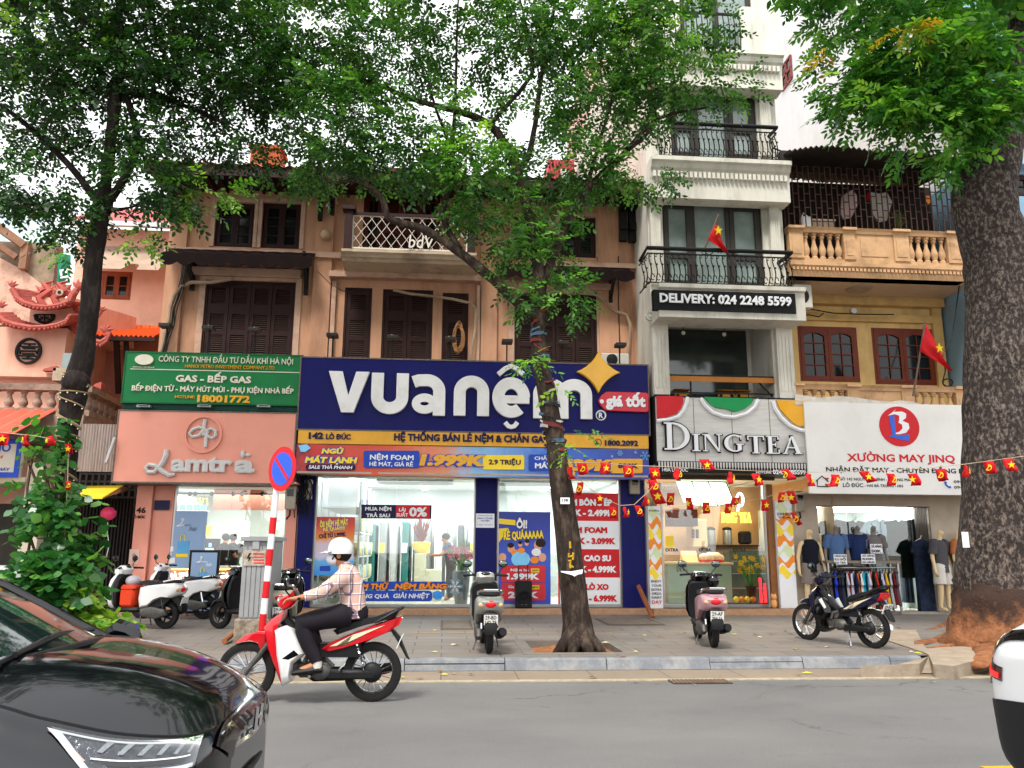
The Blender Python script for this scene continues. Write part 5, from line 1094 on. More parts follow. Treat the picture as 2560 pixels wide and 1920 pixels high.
for k,(x,r_)in enumerate(((690,.13),(760,.15),(830,.15),(870,.12))):
 A=W(*c7(x,1050),Yk+.2);t=thing('wrapped_cake',('small wrapped cake beside the slanted menu board','round wrapped cake with orange ribbon','larger wrapped cake in the row','wrapped cake beside the display fridge')[k],'cake',(A.x,Yk+.2,zk),0,'wrapped cakes on the counter');MB().ell((A.x,Yk+.2,zk+r_*.8),r_,r_,r_*.8).build('cake',mat('cake_cream','#d8b59a',.4,var=.3,scale=9),t,smooth=True);MB().lathe([(r_*.9,zk),(r_*.9,zk+.06)],(A.x,Yk+.2,0),12).build('tray',M_red,t)
for s,x0,x1 in(('EXTRA',248,395),('EXTRA',635,775),('EXTRA',1025,1175)):TX(s,c7,x0,x1,925,962,YT+.045,M_ink,ds,bold=.03,depth=.003,name='glass_lettering')
rect(c7,252,782,345,910,YT+.04,M_pyel,ds,'yellow_flyer',.003);a,b,c,e=RF(c7,300,480,605,670,20.9);BX('brown_cabinet',M_brown,ds,a,b,20.8,21.4,c,e)
A=W(*c7(1240,1480),18.75);lv=thing('lily_vase','vase of yellow lilies with offerings near the tea house glass','flower vase',(A.x,18.75,ZF+.12));MB().lathe([(.12,0),(.09,.2),(.13,.45)],(A.x,18.75,ZF+.12),12).build('vase',M_brown,lv);flowers(lv,(A.x,18.75,ZF+.5),26,.38,.75,[mat('lily_yellow','#e0b72a',.6),mat('lily_gold','#c89318',.6)],M_stem)
A=W(*c7(1420,1460),18.7);al=thing('offering_tray','low dark tray with red lit candles and fruit','altar tray',(A.x,18.7,ZF+.12));m=MB();m.box(A.x-.9,A.x+.15,18.6,18.95,ZF+.12,ZF+.2);m.build('tray',M_brown,al)
for k in range(3):MB().tube([(A.x-.15+.1*k,18.7,ZF+.2),(A.x-.15+.1*k,18.7,ZF+.75-.12*k)],.03,8).build('candle',emis('red_candle','#ff2030',1.6),al)
for k in range(4):MB().ell((A.x-.75+.13*k,18.66,ZF+.27),.07).build('fruit',M_orange if k%2 else M_pyel,al,smooth=True)
ct_=W(*c7(1497,1560),YT-.2);lc=thing('cat_statuette','small orange cat statuette at the foot of the door post','statuette',(ct_.x,YT-.2,ZF+.12));m=MB();z=ZF+.12;m.ell((ct_.x,YT-.2,z+.1),.07,.07,.1);m.ell((ct_.x,YT-.21,z+.24),.065);m.add([(ct_.x-.06,YT-.21,z+.27),(ct_.x-.02,YT-.21,z+.29),(ct_.x-.05,YT-.21,z+.34),(ct_.x+.06,YT-.21,z+.27),(ct_.x+.02,YT-.21,z+.29),(ct_.x+.05,YT-.21,z+.34)],[(0,1,2),(3,5,4)]);m.build('cat',mat('cat_orange','#d99a5c',.5,var=.3,scale=20),lc,smooth=True)
# === NARROW CREAM HOUSE OVER THE TEA HOUSE
YH=17.6
M_stone=mat('cream_stucco','#d0ccc0',.8,var=.06,dirt='#7b7568',dirt_scale=1.6,dirt_amt=.5,stretch=(1.2,1.2,.3),bump=.04)
M_fr=mat('window_frame_grey','#37322f',.45);M_frost=mat('frosted_glass','#7d8a86',.12,var=.25,scale=2.2,spec=.8);M_iron=mat('wrought_iron','#121212',.45)
hx0=W(1622,640,YH).x;hx1=W(1962,640,YH).x
ch=thing('narrow_house','narrow cream tube house with fluted pilasters and wrought iron balconies above the tea house','house',((hx0+hx1)/2,YH,4))
ztop=W(1900,-80,YH).z;f3=lambda x0,y0,x1,y1,Y=YH:RF(c3,x0,y0,x1,y1,Y)
hw=f3(268,632,1130,1520);ho=RC(1671,783,1932,1010,YH);h4=f3(330,-330,1075,400);h5=RC(1700,-60,1880,150,YH)
zl=W(1800,1000,YH).z
mb=MB();wall_holes(mb,hx0,hx1,zl-1.6,ztop,YH,[hw,ho,h4,h5],.16)
zq=zl-1.6;mb.quad((hx0,YH,zq),(hx0,YH,ztop),(hx0,30,ztop),(hx0,30,zq));mb.quad((hx1,YH,zq),(hx1,30,zq),(hx1,30,ztop),(hx1,YH,ztop));mb.quad((hx0,YH,ztop),(hx1,YH,ztop),(hx1,30,ztop),(hx0,30,ztop))
mb.build('wall',M_stone,ch)
def tall_window(h,top=None,cols=3,Y=YH+.1):
 x0,x1,z0,z1=h;m=MB();t=.07;zt_=z1-(z1-z0)*.17;X=[x0,x0+(x1-x0)*.31,x0+(x1-x0)*.66,x1]
 for k,xx in enumerate(X):m.box(max(x0,xx-t*.7)+.001,min(x1,xx+t*.7)-.001,Y-.04,Y+.05,z0+.001,z1-.001)
 for z in(z0+t/2,zt_,z1-t/2):m.box(x0+.002,x1-.002,Y-.035,Y+.045,z-t/2,z+t/2-.001)
 for k in(0,2):
  a,b=X[k]+t,X[k+1]-t
  for r in((a-.02,a+.09,z0+t,zt_-t),(b-.09,b+.02,z0+t,zt_-t),(a+.09,b-.09,zt_-.16,zt_-.04),(a+.09,b-.09,z0+.05,z0+.17),(a+.09,b-.09,z0+.72,z0+.86)):m.box(r[0],r[1],Y-.055,Y+.03,r[2],r[3])
 o=m.build('window',M_fr,ch);MB().quad((x0,Y+.02,z0),(x1,Y+.02,z0),(x1,Y+.02,z1),(x0,Y+.02,z1)).build('pane',M_frost,o)
tall_window(hw);tall_window(h4);casement(h5,2,1,1,ch,YH+.08,M_fr,M_frost)
Yr=YH+1.3;m=MB();a,b,c,e=ho
for p in(((a,YH+.16,c),(a,YH+.16,e),(a,Yr,e),(a,Yr,c)),((b,YH+.16,c),(b,Yr,c),(b,Yr,e),(b,YH+.16,e)),((a,YH+.16,e),(b,YH+.16,e),(b,Yr,e),(a,Yr,e)),((a,YH+.16,c),(b,YH+.16,c),(b,Yr,c),(a,Yr,c)),((a,Yr,c),(b,Yr,c),(b,Yr,e),(a,Yr,e))):m.quad(*p)
m.build('balcony_room',M_stone,ch);BX('cafe_glass',mat('cafe_glass','#2f3632',.06,var=.35,scale=1.2,spec=.8),ch,a+.05,b-.12,Yr-.05,Yr-.01,c,W(1790,827,Yr).z)
m=MB();z=W(1790,938,YH).z;m.box(a,b,YH+.0,YH+.28,z-.04,z);m.box(a+.5,a+.53,YH+.05,YH+.1,c,z);m.bar((a,YH+.08,z-.4),(b,YH+.08,z-.4),.03);m.bar((b-.4,YH+.1,z-.04),(b-.02,YH+.1,z-.45),.03);m.build('bar_frame',M_iron,ch);BX('bar_top',mat('bar_orange','#b0702c',.5),ch,a,b,YH-.02,YH-.004,z-.16,z-.04)
for k,x in enumerate((1110,1390,1505)):
 A=W(*c3(0,0),YH);p=W(q(1,2,x,905)[0],q(1,2,x,905)[1],YH+.5);t=thing('bar_chair',('orange steel chair beside the fluted pilaster at the leafy end','middle orange steel chair behind the balcony bar','orange steel chair beside the middle one on the café balcony')[k],'chair',(p.x,YH+.5,c),0,'orange café chairs');m=MB()
 m.tube([(p.x-.2,YH+.5,c),(p.x-.19,YH+.5,p.z),(p.x-.15,YH+.5,p.z+.05),(p.x+.15,YH+.5,p.z+.05),(p.x+.19,YH+.5,p.z),(p.x+.2,YH+.5,c)],.02,6);m.build('back_frame',mat('chair_orange','#d18b22',.4),t);BX('backrest',MATS['chair_orange'],t,p.x-.09,p.x+.09,YH+.5,YH+.515,p.z-.2,p.z+.04);BX('seat',MATS['chair_orange'],t,p.x-.19,p.x+.19,YH+.52,YH+.85,c+.42,c+.44)
m=MB();pts=[(1065,365),(1180,378),(1300,372),(1450,378),(1580,378)];m.tube([W(*q(1,2,*p),YH+.2)for p in pts],.012,4);bl=MB()
for x,y0,y1 in((1065,365,440),(1110,415,490),(1300,372,455),(1375,430,500),(1582,378,460)):m.tube([W(*q(1,2,x,y0),YH+.2),W(*q(1,2,x,y1),YH+.2)],.01,4);bl.ell(W(*q(1,2,x,y1+8),YH+.2),.05,n=8,m=6)
sl_=thing('string_lights','unlit bulb string hanging across the café balcony opening','string lights',W(1780,790,YH+.2));m.build('cord',M_black,sl_);bl.build('bulb',mat('bulb_glass','#c9c4b2',.15),sl_)
def pilaster(x0,x1,z0,z1,cap,pr=.16):
 m=MB();m.box(x0,x1,YH-pr,YH-.003,z0,z1);n=4;w=(x1-x0)/(n*2+1)
 for k in range(n):m.box(x0+w*(2*k+1),x0+w*(2*k+2),YH-pr-.012,YH-pr-.001,z0+.15,z1-.35)
 o=m.build('pilaster',M_stone,ch);k=MB()
 if cap=='ionic':
  k.box(x0-.12,x1+.12,YH-pr-.08,YH-.004,z1+.12,z1+.2);k.box(x0-.03,x1+.03,YH-pr-.04,YH-.005,z1,z1+.118)
  for s in(x0-.06,x1+.06):k.lathe([(.1,-.05),(.1,.04)],(s,YH-pr,z1+.05),14,'Y');k.lathe([(.04,-.075),(.04,-.051)],(s,YH-pr,z1+.05),10,'Y')
 else:
  k.box(x0-.12,x1+.12,YH-pr-.1,YH-.004,z1,z1+.07);k.box(x0-.05,x1+.05,YH-pr-.05,YH-.005,z1-.06,z1-.002)
  cx=(x0+x1)/2;k.box(cx-.12,cx+.12,YH-pr+.02,YH-.006,z1+.07,z1+.62);k.ell((cx,YH-pr-.02,z1+.5),.13,.13,.14);k.ell((cx,YH-pr-.06,z1+.33),.09,.1,.14);k.ell((cx,YH-pr-.04,z1+.15),.15,.12,.07)
 k.build('capital',M_stone,o)
for xa,xb in((150,237),(1180,1265)):a,b,c,e=f3(xa,810,xb,1500);pilaster(a,b,c,e,'console')
for xa,xb in((0,0),):pass
a,b,c,e=RF(qn,905,420,1005,905,YH);pilaster(a,b,c,e,'ionic');a,b,c,e=RF(qr,45,435,150,930,YH);pilaster(a,min(b,hx1-.02),c,e,'ionic')
a,b,c,e=f3(1090,-200,1180,395);pilaster(a,b,c,e,'console')
a,b,c,e=f3(170,-200,260,395);pilaster(a,b,c,e,'console')
def entab(zs,out=.62,h=.95,dent=True):
 m=MB();x0,x1=hx0-.02,hx1+.04
 prof=[(YH-.002,zs),(YH-out,zs),(YH-out,zs-.1),(YH-out+.06,zs-.14),(YH-out+.1,zs-.24),(YH-out+.16,zs-.28),(YH-out+.2,zs-.52),(YH-out+.2,zs-h),(YH-.002,zs-h)]
 m.prism(prof,x0,x1,axis='X')
 o=m.build('balcony_slab',M_stone,ch)
 if dent:
  k=MB();n=30
  for i in range(n):X=x0+.05+(x1-x0-.1)*i/n;k.box(X,X+.065,YH-out+.1,YH-out+.199,zs-.47,zs-.33)
  k.build('dentil',M_stone,o)
z3=W(1800,716,YH-.75).z;z4=W(*c3(900,400),YH-.62).z;z5=W(1925,128,YH-.6).z
m=MB();m.prism([(YH-.002,z3),(YH-.88,z3),(YH-.88,z3-.09),(YH-.8,z3-.12),(YH-.8,z3-.75),(YH-.002,z3-.75)],hx0-.02,hx1+.04,axis='X');m.build('balcony_slab',M_stone,ch)
entab(z4);entab(z5,h=.9);MB().box(hx1-.95,hx1+.02,YH-.5,YH-.36,z5,z5+1.25).build('parapet',M_stone,ch)
def iron_railing(zb,zt,yf,x0,x1,nb,lab):
 t=thing('balcony_railing',lab,'railing',((x0+x1)/2,yf,zb),0,'wrought iron balcony railings');h=zt-zb;m=MB()
 m.tube([(x0+.05,YH-.02,zt),(x0,yf-.03,zt),(x1,yf-.03,zt),(x1-.05,YH-.02,zt)],.05,8);m.build('handrail',M_iron,t);m=MB()
 for z in(zb+.03,zt-.14*h):m.bar((x0+.02,yf,z),(x1-.02,yf,z),.025)
 for X in(x0+.02,x1-.02):
  for z in(zb+.03,zt-.14*h):m.bar((X,yf,z),(X,YH,z),.025)
 m.build('rail',M_iron,t)
 def bal(px,py,dx,dy):
  b=MB();P=[];zA,zB=zb+.03,zt-.14*h;H_=zB-zA
  prof=[(0,1),(.0,.93),(.035,.88),(.05,.93),(.02,.96)]
  S=[(.03*math.sin(s*6.28)*1.2+.10*math.sin((1-s)*math.pi)*(1 if s<.55 else.6),s)for s in[k/12 for k in range(13)]]
  b.tube([(px+(.03*math.sin(s*6.28)),py-.13*math.sin(math.pi*min(1,(1-s)*1.25))*(1-s)**.3,zA+H_*s)for s in[k/10 for k in range(11)]],.014,5)
  b.tube([(px+.045+.042*math.cos(a_),py-.05,zA+H_*.16+.075*math.sin(a_))for a_ in[k*.785 for k in range(8)]],.012,4);b.tube([(px+.01+.028*math.cos(a_),py-.02,zB-.045+.035*math.sin(a_))for a_ in[k*.9 for k in range(7)]],.012,4);b.ell((px,py-.12,zA+H_*.56),.024,n=6,m=4)
  return b
 proto=None;loc=[]
 for i in range(nb):loc.append((x0+.06+(x1-x0-.12)*i/(nb-1),yf))
 for k in range(1,3):loc+=[(x0+.03,yf+(YH-yf)*k/3),(x1-.03,yf+(YH-yf)*k/3)]
 for(X,Yy)in loc:
  if proto is None:proto=bal(X,Yy,0,0).build('baluster',M_iron,t);o0=(X,Yy)
  else:o=proto.copy();COL.objects.link(o);o.parent=t;o.location=(X-o0[0],Yy-o0[1],0)
 s=MB();cx=(x0+x1)/2;zz=zt-.07*h
 for sg in(-1,1):s.tube([(cx+sg*(.02+.3*k/8),yf,zz+.05*math.sin(k*.8))for k in range(9)],.011,4);s.tube([(cx+sg*(.36+.05*math.cos(k*.8)),yf,zz+.045*math.sin(k*.8))for k in range(8)],.011,4)
 s.build('scrollwork',M_iron,t)
a,b=W(1618,670,YH-.8).x,W(1981,672,YH-.8).x;iron_railing(z3,W(1800,627,YH-.8).z,YH-.8,a,b,26,'curly black iron balcony railing with a red flag, just above the delivery sign')
a,b=W(1652,350,YH-.55).x,W(1944,360,YH-.55).x;iron_railing(z4,W(*c3(800,120),YH-.55).z,YH-.55,a,b,24,'curly black iron balcony railing half behind leaves, one storey above the flag')
m=thing('balcony_railing','iron railing at the very top of the cream house beside its parapet','railing',((hx0+hx1)/2,YH-.5,z5),0,'wrought iron balcony railings');k=MB();k.bar((hx0,YH-.5,z5+1),(hx1-1,YH-.5,z5+1),.05)
for i in range(18):X=hx0+(hx1-1-hx0)*i/17;k.tube([(X,YH-.5-.08*math.sin(s*3.14),z5+s)for s in(0,.2,.4,.6,.8,1)],.014,4)
k.build('bars',M_iron,m)
a,b,c,e=RC(1948,380,1976,412,YH-.3);t=thing('flood_light','grey flood light hung off the end of the upper iron balcony','flood light',(a,YH-.3,c));MB().rbox(a,b,YH-.4,YH-.2,c,e,.02).build('lamp_head',M_fr,t);MB().bar((a-.15,YH-.3,e+.1),(a+.1,YH-.3,e),.03).build('stem',M_black,t)
M_flag=mat('flag_red','#b8141a',.75,var=.1,scale=6);M_star=mat('flag_yellow','#e2b91e',.7)
def flag_pole(pb,pt,cloth,label,star):
 t=thing('flag',label,'flag',pb);MB().tube([pb,pt],.022,6).build('pole',mat('pole_steel','#6d5a50',.5),t);n=len(cloth[0]);P=cloth
 o=MB().grid(P).build('cloth',M_flag,t,smooth=True,solid=.006);MB().prism([(star.x+.10*(1 if k%2==0 else.4)*math.sin(k*.628),star.z+.12*(1 if k%2==0 else.4)*math.cos(k*.628))for k in range(10)],star.y-.05,star.y-.02).build('star',M_star,t)
def drape(f,pts_top,pts_bot,Y,n=9,fold=.06):
 rows=[]
 for j in range(n):
  t=j/(n-1);row=[]
  for i in range(7):
   s=i/6;A=[pts_top[0][k]+(pts_top[1][k]-pts_top[0][k])*s for k in(0,1)];B=[pts_bot[0][k]+(pts_bot[1][k]-pts_bot[0][k])*s for k in(0,1)]
   w_=W(*f(A[0]+(B[0]-A[0])*t,A[1]+(B[1]-A[1])*t),Y);row.append((w_.x,Y+fold*math.sin(s*9+t*2)*t**.5,w_.z))
  rows.append(row)
 return rows
flag_pole(W(*c3(628,1180),YH-.8),W(*c3(748,885),YH-.95),drape(c3,((722,960),(655,1100)),((832,1215),(800,1210)),YH-.92),'red flag with a yellow star drooping over the lower iron balcony of the cream house',W(*c3(742,1030),YH-.95))
# === YELLOW HOUSE WITH A CAGED BALCONY, AND THE CLOTHES SHOP
M_ylw=mat('yellow_plaster','#d4b276',.85,var=.1,scale=1.4,dirt='#85693f',dirt_amt=.5,stretch=(1.2,1.2,.4),bump=.05);M_ystone=mat('ochre_balustrade','#c69e76',.85,var=.12,dirt='#5c4430',dirt_scale=1.4,dirt_amt=.6)
yx0=hx1+.05;yx1=W(2432,620,YH).x;yh=thing('yellow_house','ochre house with a rusty caged upper balcony and turned stone balusters','house',((yx0+yx1)/2,YH,4))
zs=W(2190,697,YH).z;Yw=Zr(2190,748,zs).y;zlb=W(2170,1016,YH).z
wy1=RF(qr,200,458,585,815,Yw);wy2=RF(qr,682,470,1078,835,Yw)
m=MB();wall_holes(m,yx0,yx1,zlb-1.5,zs,Yw,[wy1,wy2],.12);m.box(yx0,yx1,Yw+.4,30,3.5,zs+2.6);m.build('wall',M_ylw,yh)
for h in(wy1,wy2):casement(h,2,4,2,yh,Yw+.02,mat('mahogany','#6b2b14',.5,var=.2,scale=6),M_paneD,.06,True,.06,.085)
tr=MB();z=W(*qr(600,400),Yw).z;tr.box(yx0,yx1-.1,Yw-.1,Yw-.002,z-.12,z+.08);z=W(*qr(650,275),Yw).z;tr.box(yx0,yx1,Yw-.22,Yw-.003,zs-.22,zs-.001);tr.box(yx1-.28,yx1-.02,Yw-.09,Yw-.004,zlb-1,z);tr.build('moulding',mat('yellow_trim','#c7a468',.8,dirt='#8a7450'),yh)
m=MB();m.box(yx0,yx1,YH,Yw+.3,zs,zs+.06);m.build('balcony_soffit',mat('soffit_pale','#bba58b',.8,var=.08),yh)
dc_=W(2160,707,YH+.5);MB().lathe([(.32,0),(.3,-.04),(.2,-.05),(.18,-.03),(.08,-.05),(.001,-.05)],(dc_.x,YH+.75,zs),24,closed=False).build('soffit_lamp',mat('lamp_beige','#9b8a74',.6),yh)
def turned(m,x,y,z0,h,r=.085,mi=0):m.lathe([(r*.9,z0),(r*.9,z0+h*.08),(r*.6,z0+h*.12),(r,z0+h*.3),(r*.95,z0+h*.4),(r*.5,z0+h*.62),(r*.45,z0+h*.78),(r*.8,z0+h*.84),(r*.55,z0+h*.88),(r*.9,z0+h*.93),(r*.9,z0+h)],(x,y,0),12,mi=mi)
def balustrade(par,X,zb,zt,posts,groups,panel,m_,Y=YH,dark=True):
 x0,x1=X;h=zt-zb;b=MB();b.prism([(Y-.14,zt),(Y+.12,zt),(Y+.12,zt-.12),(Y-.08,zt-.12),(Y-.1,zt-.06)],x0,x1,axis='X');b.box(x0,x1,Y-.06,Y+.1,zb,zb+.1);o=b.build('balustrade',m_,par)
 for p0,p1 in posts:
  k=MB();k.box(p0,p1,Y-.09,Y+.099,zb+.1,zt-.12);k.box(p0-.03,p1+.03,Y-.17,Y+.1,zt-.05,zt+.012);k.box(p0+.06,p1-.06,Y-.102,Y-.091,zb+.2,zt-.24);k.build('post',m_,o)
 if panel:k=MB();k.box(panel[0],panel[1],Y-.05,Y+.08,zb+.1,zt-.12);k.box(panel[0]+.15,panel[1]-.15,Y-.065,Y-.051,zb+.2,zt-.22);k.build('panel',m_,o)
 for g0,g1,n in groups:
  for i in range(n):k=MB();turned(k,g0+(g1-g0)*(i+.5)/n,Y+.02,zb+.1,h-.22);k.build('baluster',m_,o,smooth=True)
 return o
fx=lambda x,v=620:W(q(0,3,x,0)[0],v,YH).x
zt_=W(2190,578,YH).z;zb_=W(2190,664,YH).z
balustrade(yh,(fx(128),fx(1248)),zb_,zt_,[(fx(132),fx(222)),(fx(483),fx(555)),(fx(805),fx(902)),(fx(1150),fx(1240))],[(fx(222),fx(483),5),(fx(902),fx(1150),5)],(fx(555),fx(805)),M_ystone)
sb=MB();sb.prism([(YH+.3,zb_),(YH-.12,zb_),(YH-.12,zb_-.08),(YH-.06,zb_-.14),(YH-.04,zs+.06),(YH-.02,zs),(YH+.3,zs)],fx(128),fx(1250),axis='X');n=44
for i in range(n):X=fx(140)+(fx(1240)-fx(140))*i/n;sb.box(X,X+.06,YH-.10,YH-.05,zs+.14,zs+.21)
sb.build('balcony_edge',M_ystone,yh)
zt2=W(2190,966,YH).z;f4=lambda x:W(q(1,3,x,0)[0],990,YH).x
balustrade(yh,(f4(160),f4(1278)),zlb-.25,zt2,[(f4(165),f4(215)),(f4(505),f4(580)),(f4(855),f4(935)),(f4(1205),f4(1278))],[(f4(215),f4(505),5),(f4(935),f4(1205),5)],(f4(580),f4(855)),M_ystone)
MB().box(f4(160),f4(1278),YH-.05,Yw,zlb-.4,zlb-.252).build('balcony_edge',M_ystone,yh)
m=MB();pts=[qr(*p)for p in((175,895),(240,905),(340,918),(460,908),(560,915),(680,935),(790,945),(860,935),(940,945),(1020,972))]
m.grid([[tuple(W(u,v,YH-.2)),tuple(W(u,v+14,YH-.24)),tuple(W(u,1012,YH-.26))]for u,v in pts]);tag(m.build('torn_tarpaulin',mat('tarp_white','#b9b2a8',.7,var=.25,scale=5),None,solid=.004),'torn off-white tarpaulin bunched along the top edge of the white garment banner','tarpaulin')
cg=thing('balcony_cage','rusty brown welded bar cage closing the upper balcony of the ochre house','cage',((yx0+yx1)/2,YH,zt_));ztc=W(2190,425,YH).z;m=MB();a,b=fx(125,500),fx(1262,500);n=33;zz=[zt_+(ztc-zt_)*k/4 for k in range(5)]
for i in range(n):X=a+(b-a)*i/(n-1);m.bar((X,YH-.02,zt_),(X,YH-.02,ztc),.022);[m.bar((X,YH-.02,zt_+(ztc-zt_)*(k+(.5 if i%2 else 0))/4.5),(X+(b-a)/(n-1),YH-.02,zt_+(ztc-zt_)*(k+(.5 if i%2 else 0))/4.5),.02)for k in range(1,5)if i<n-1]
for k in range(8):Yy=YH+1.3*k/7;m.bar((a,Yy,zt_),(a,Yy,ztc),.022)
m.build('bars',mat('rusty_bar','#45302a',.8,var=.3,scale=12),cg)
m=MB();P=[]
for i in range(141):X=yx0-.1+(yx1-yx0-.1)*i/140;w_=.035*math.cos(i*1.57)+.1*math.sin(i*.022)+(.10 if i<60 else 0)*math.sin(i/60*3.14);P.append([(X,YH-.75,ztc-.0+w_),(X,YH+1.8,ztc+.42+w_)])
tag(m.grid(P).build('corrugated_roof',mat('roof_sheet_dark','#3b3430',.7,var=.25),None,solid=.012),'dark corrugated sheet roof sagging over the caged balcony','roof')
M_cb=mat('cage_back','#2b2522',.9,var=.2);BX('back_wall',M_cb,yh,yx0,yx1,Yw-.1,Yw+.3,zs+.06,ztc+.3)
def garment(pts,Y,m_,name,label,cat='laundry',f=lambda x,y:q(0,3,x,y),fold=.05,grp=None):
 w_=[W(*f(*p),Y)for p in pts];cx=sum(p.x for p in w_)/len(w_);cz=max(p.z for p in w_);b=MB();N=len(w_);k=random.Random(N+int(pts[0][0]));fr_=[(p.x,Y+k.uniform(-fold,fold),p.z)for p in w_];c=(cx,Y-fold,sum(p.z for p in w_)/N)
 b.add(fr_+[c]+[(x,y+.05,z)for x,y,z in fr_],[(i,(i+1)%N,N)for i in range(N)]+[(i,i+N+1,(i+1)%N+N+1,(i+1)%N)for i in range(N)]);o=b.build(name,m_,None,smooth=True,angle=60)
 return tag(o,label,cat,grp)if label else o
garment(((540,1235),(480,1270),(470,1390),(490,1420),(540,1410),(580,1330),(575,1265)),YH+.35,mat('laundry_pink','#a08a88',.9),'hanging_shirt','dusty pink shirt hung behind the bars of the balcony cage')
garment(((660,1250),(680,1390),(720,1440),(770,1430),(800,1310),(770,1245),(720,1255)),YH+.4,mat('laundry_grey','#9a938e',.9),'hanging_shirt','pale grey shirt hung in the middle of the balcony cage');garment(((640,1250),(650,1300),(690,1290),(675,1250)),YH+.45,M_red,'hanging_cloth','small red cloth between the two shirts in the cage');garment(((1020,1270),(1018,1310),(1040,1325),(1060,1300),(1050,1265)),YH+.3,M_orange,'hanging_hat','orange cap hanging above the spiky plant in the balcony cage')
A=W(*q(0,3,245,1440),YH+.3);t=thing('plastic_can','white plastic can standing in the balcony cage beside the woven box','plastic can',(A.x,YH+.3,zt_));MB().rbox(A.x-.13,A.x+.13,YH+.2,YH+.4,zt_,zt_+.42,.04).build('can',M_pwhite,t);MB().tube([(A.x-.09,YH+.3,zt_+.42),(A.x-.05,YH+.3,zt_+.52),(A.x+.07,YH+.3,zt_+.42)],.018,6).build('handle',M_pwhite,t)
A=W(*q(0,3,350,1460),YH+.3);t=thing('storage_box','beige woven box behind the bars of the cage','box',(A.x,YH+.3,zt_));MB().rbox(A.x-.27,A.x+.27,YH+.2,YH+.5,zt_,zt_+.3,.03).build('body',mat('woven','#9c8c7c',.9,var=.3,scale=30,stretch=(1,1,6)),t);BX('lid',M_beige,t,A.x-.29,A.x+.29,YH+.18,YH+.52,zt_+.301,zt_+.34)
A=W(*q(0,3,850,1490),YH+.3);t=thing('spider_plant','spiky potted plant behind the bars of the balcony cage','potted plant',(A.x,YH+.3,zt_));MB().lathe([(.1,zt_),(.15,zt_+.18)],(A.x,YH+.3,0),10).build('pot',M_brown,t);m=MB()
for k in range(50):an=rnd.uniform(0,6.28);r_=rnd.uniform(.12,.38);h=rnd.uniform(.2,.5);c0=Vector((A.x,YH+.3,zt_+.18));p1=c0+Vector((r_*.5*math.cos(an),r_*.4*math.sin(an),h));p2=c0+Vector((r_*math.cos(an),r_*.6*math.sin(an),h*.6));s=Vector((-math.sin(an),math.cos(an),0))*.014;m.add([tuple(c0-s),tuple(c0+s),tuple(p1+s),tuple(p1-s),tuple(p2)],[(0,1,2,3),(3,2,4)])
m.build('leaves',mat('spider_leaf','#5c6b38',.6,var=.2),t)
t,r=aircon(*qr(165,182),*qr(288,335),YH+.25,'white air conditioner unit squeezed between the black delivery sign and the ochre wall','LG');text('LG',0,0,0,0,YH+.245,M_fr,t,bold=.02,depth=.003,world=(r[1]-.22,r[1]-.1,r[3]-.2,r[3]-.27))
flag_pole(W(*qr(940,910),YH-.3),W(*qr(1018,430),YH-.6),drape(qr,((1018,430),(985,615)),((1195,748),(1165,735)),YH-.55,10,.05),'red flag on a slanted pole before an arched window of the ochre house',W(*qr(1105,600),YH-.62))
cb=MB()
for pts in(((150,370),(280,345),(420,370),(600,378),(760,380),(815,378)),((160,410),(260,380),(330,395),(360,370)),((1250,110),(1200,480),(1150,620)),((1130,640),(1150,740),(1130,820))):cb.tube([W(*qr(*p),Yw-.3 if pts[0][0]<1000 else YH+.3)for p in pts],.016,5)
cb.tube([W(*qr(1165+32*math.cos(k*.7),820+25*math.sin(k*.7)),YH+.6)for k in range(10)],.02,5);tag(cb.build('wall_cable',M_black),'black cables strung across the ochre wall above its windows','cable')
disc(*qr(552,358),7,Yw-.02,M_pwhite,yh,'wall_lamp',.05)
bx=yx1+.06;bh=thing('blue_house','light blue house behind the huge tree trunk with a tall white side wall','house',(bx+3,YH,0));M_lb=mat('light_blue_plaster','#7d9db3',.85,var=.06,dirt='#5f7585',dirt_amt=.3);M_wh=mat('white_plaster','#cfd0d2',.85,var=.04,dirt='#b4b4b2',dirt_scale=.35,dirt_amt=.5,stretch=(1,1,.5))
ztw=Xr(1978,62,bx).z;YB=42.0;hb1=RC(2500,435,2580,490,YH);hb2=RC(2485,20,2545,85,YH);hb3=RC(2480,700,2560,900,YH)
m=MB();wall_holes(m,bx,bx+7,4.2,ztw,YH,[hb1,hb2,hb3],.15);m.quad((bx,YH,3),(bx,YH,zs+2.9),(bx,Yw+.6,zs+2.9),(bx,Yw+.6,3));m.build('front_wall',M_lb,bh)
m=MB();m.quad((bx+.01,YH+.02,zs+2.8),(bx+.01,YH+.02,ztw),(bx+.01,YB,ztw),(bx+.01,YB,zs));m.quad((bx+.01,YB,ztw),(bx+.01,YH,ztw),(bx+7,YH,ztw),(bx+7,YB,ztw));m.quad((bx,YB,0),(bx,YB,ztw),(bx+7,YB,ztw),(bx+7,YB,0));m.build('side_wall',M_wh,bh)
for h,nm in((hb1,0),(hb2,0),(hb3,0)):casement(h,2,2,1,bh,YH+.08,M_brown)
for v0,v1 in((385,420),(150,175),(600,640)):z0,z1=W(2520,v1,YH).z,W(2520,v0,YH).z;BX('cornice',mat('blue_cornice','#93aebd',.8),bh,bx-.03,bx+7,YH-.25,YH-.003,z0,z1)
Y0,Y1=Xr(1955,190,bx).y,Xr(1980,180,bx).y;z0,z1=Xr(1968,212,bx).z,Xr(1968,152,bx).z
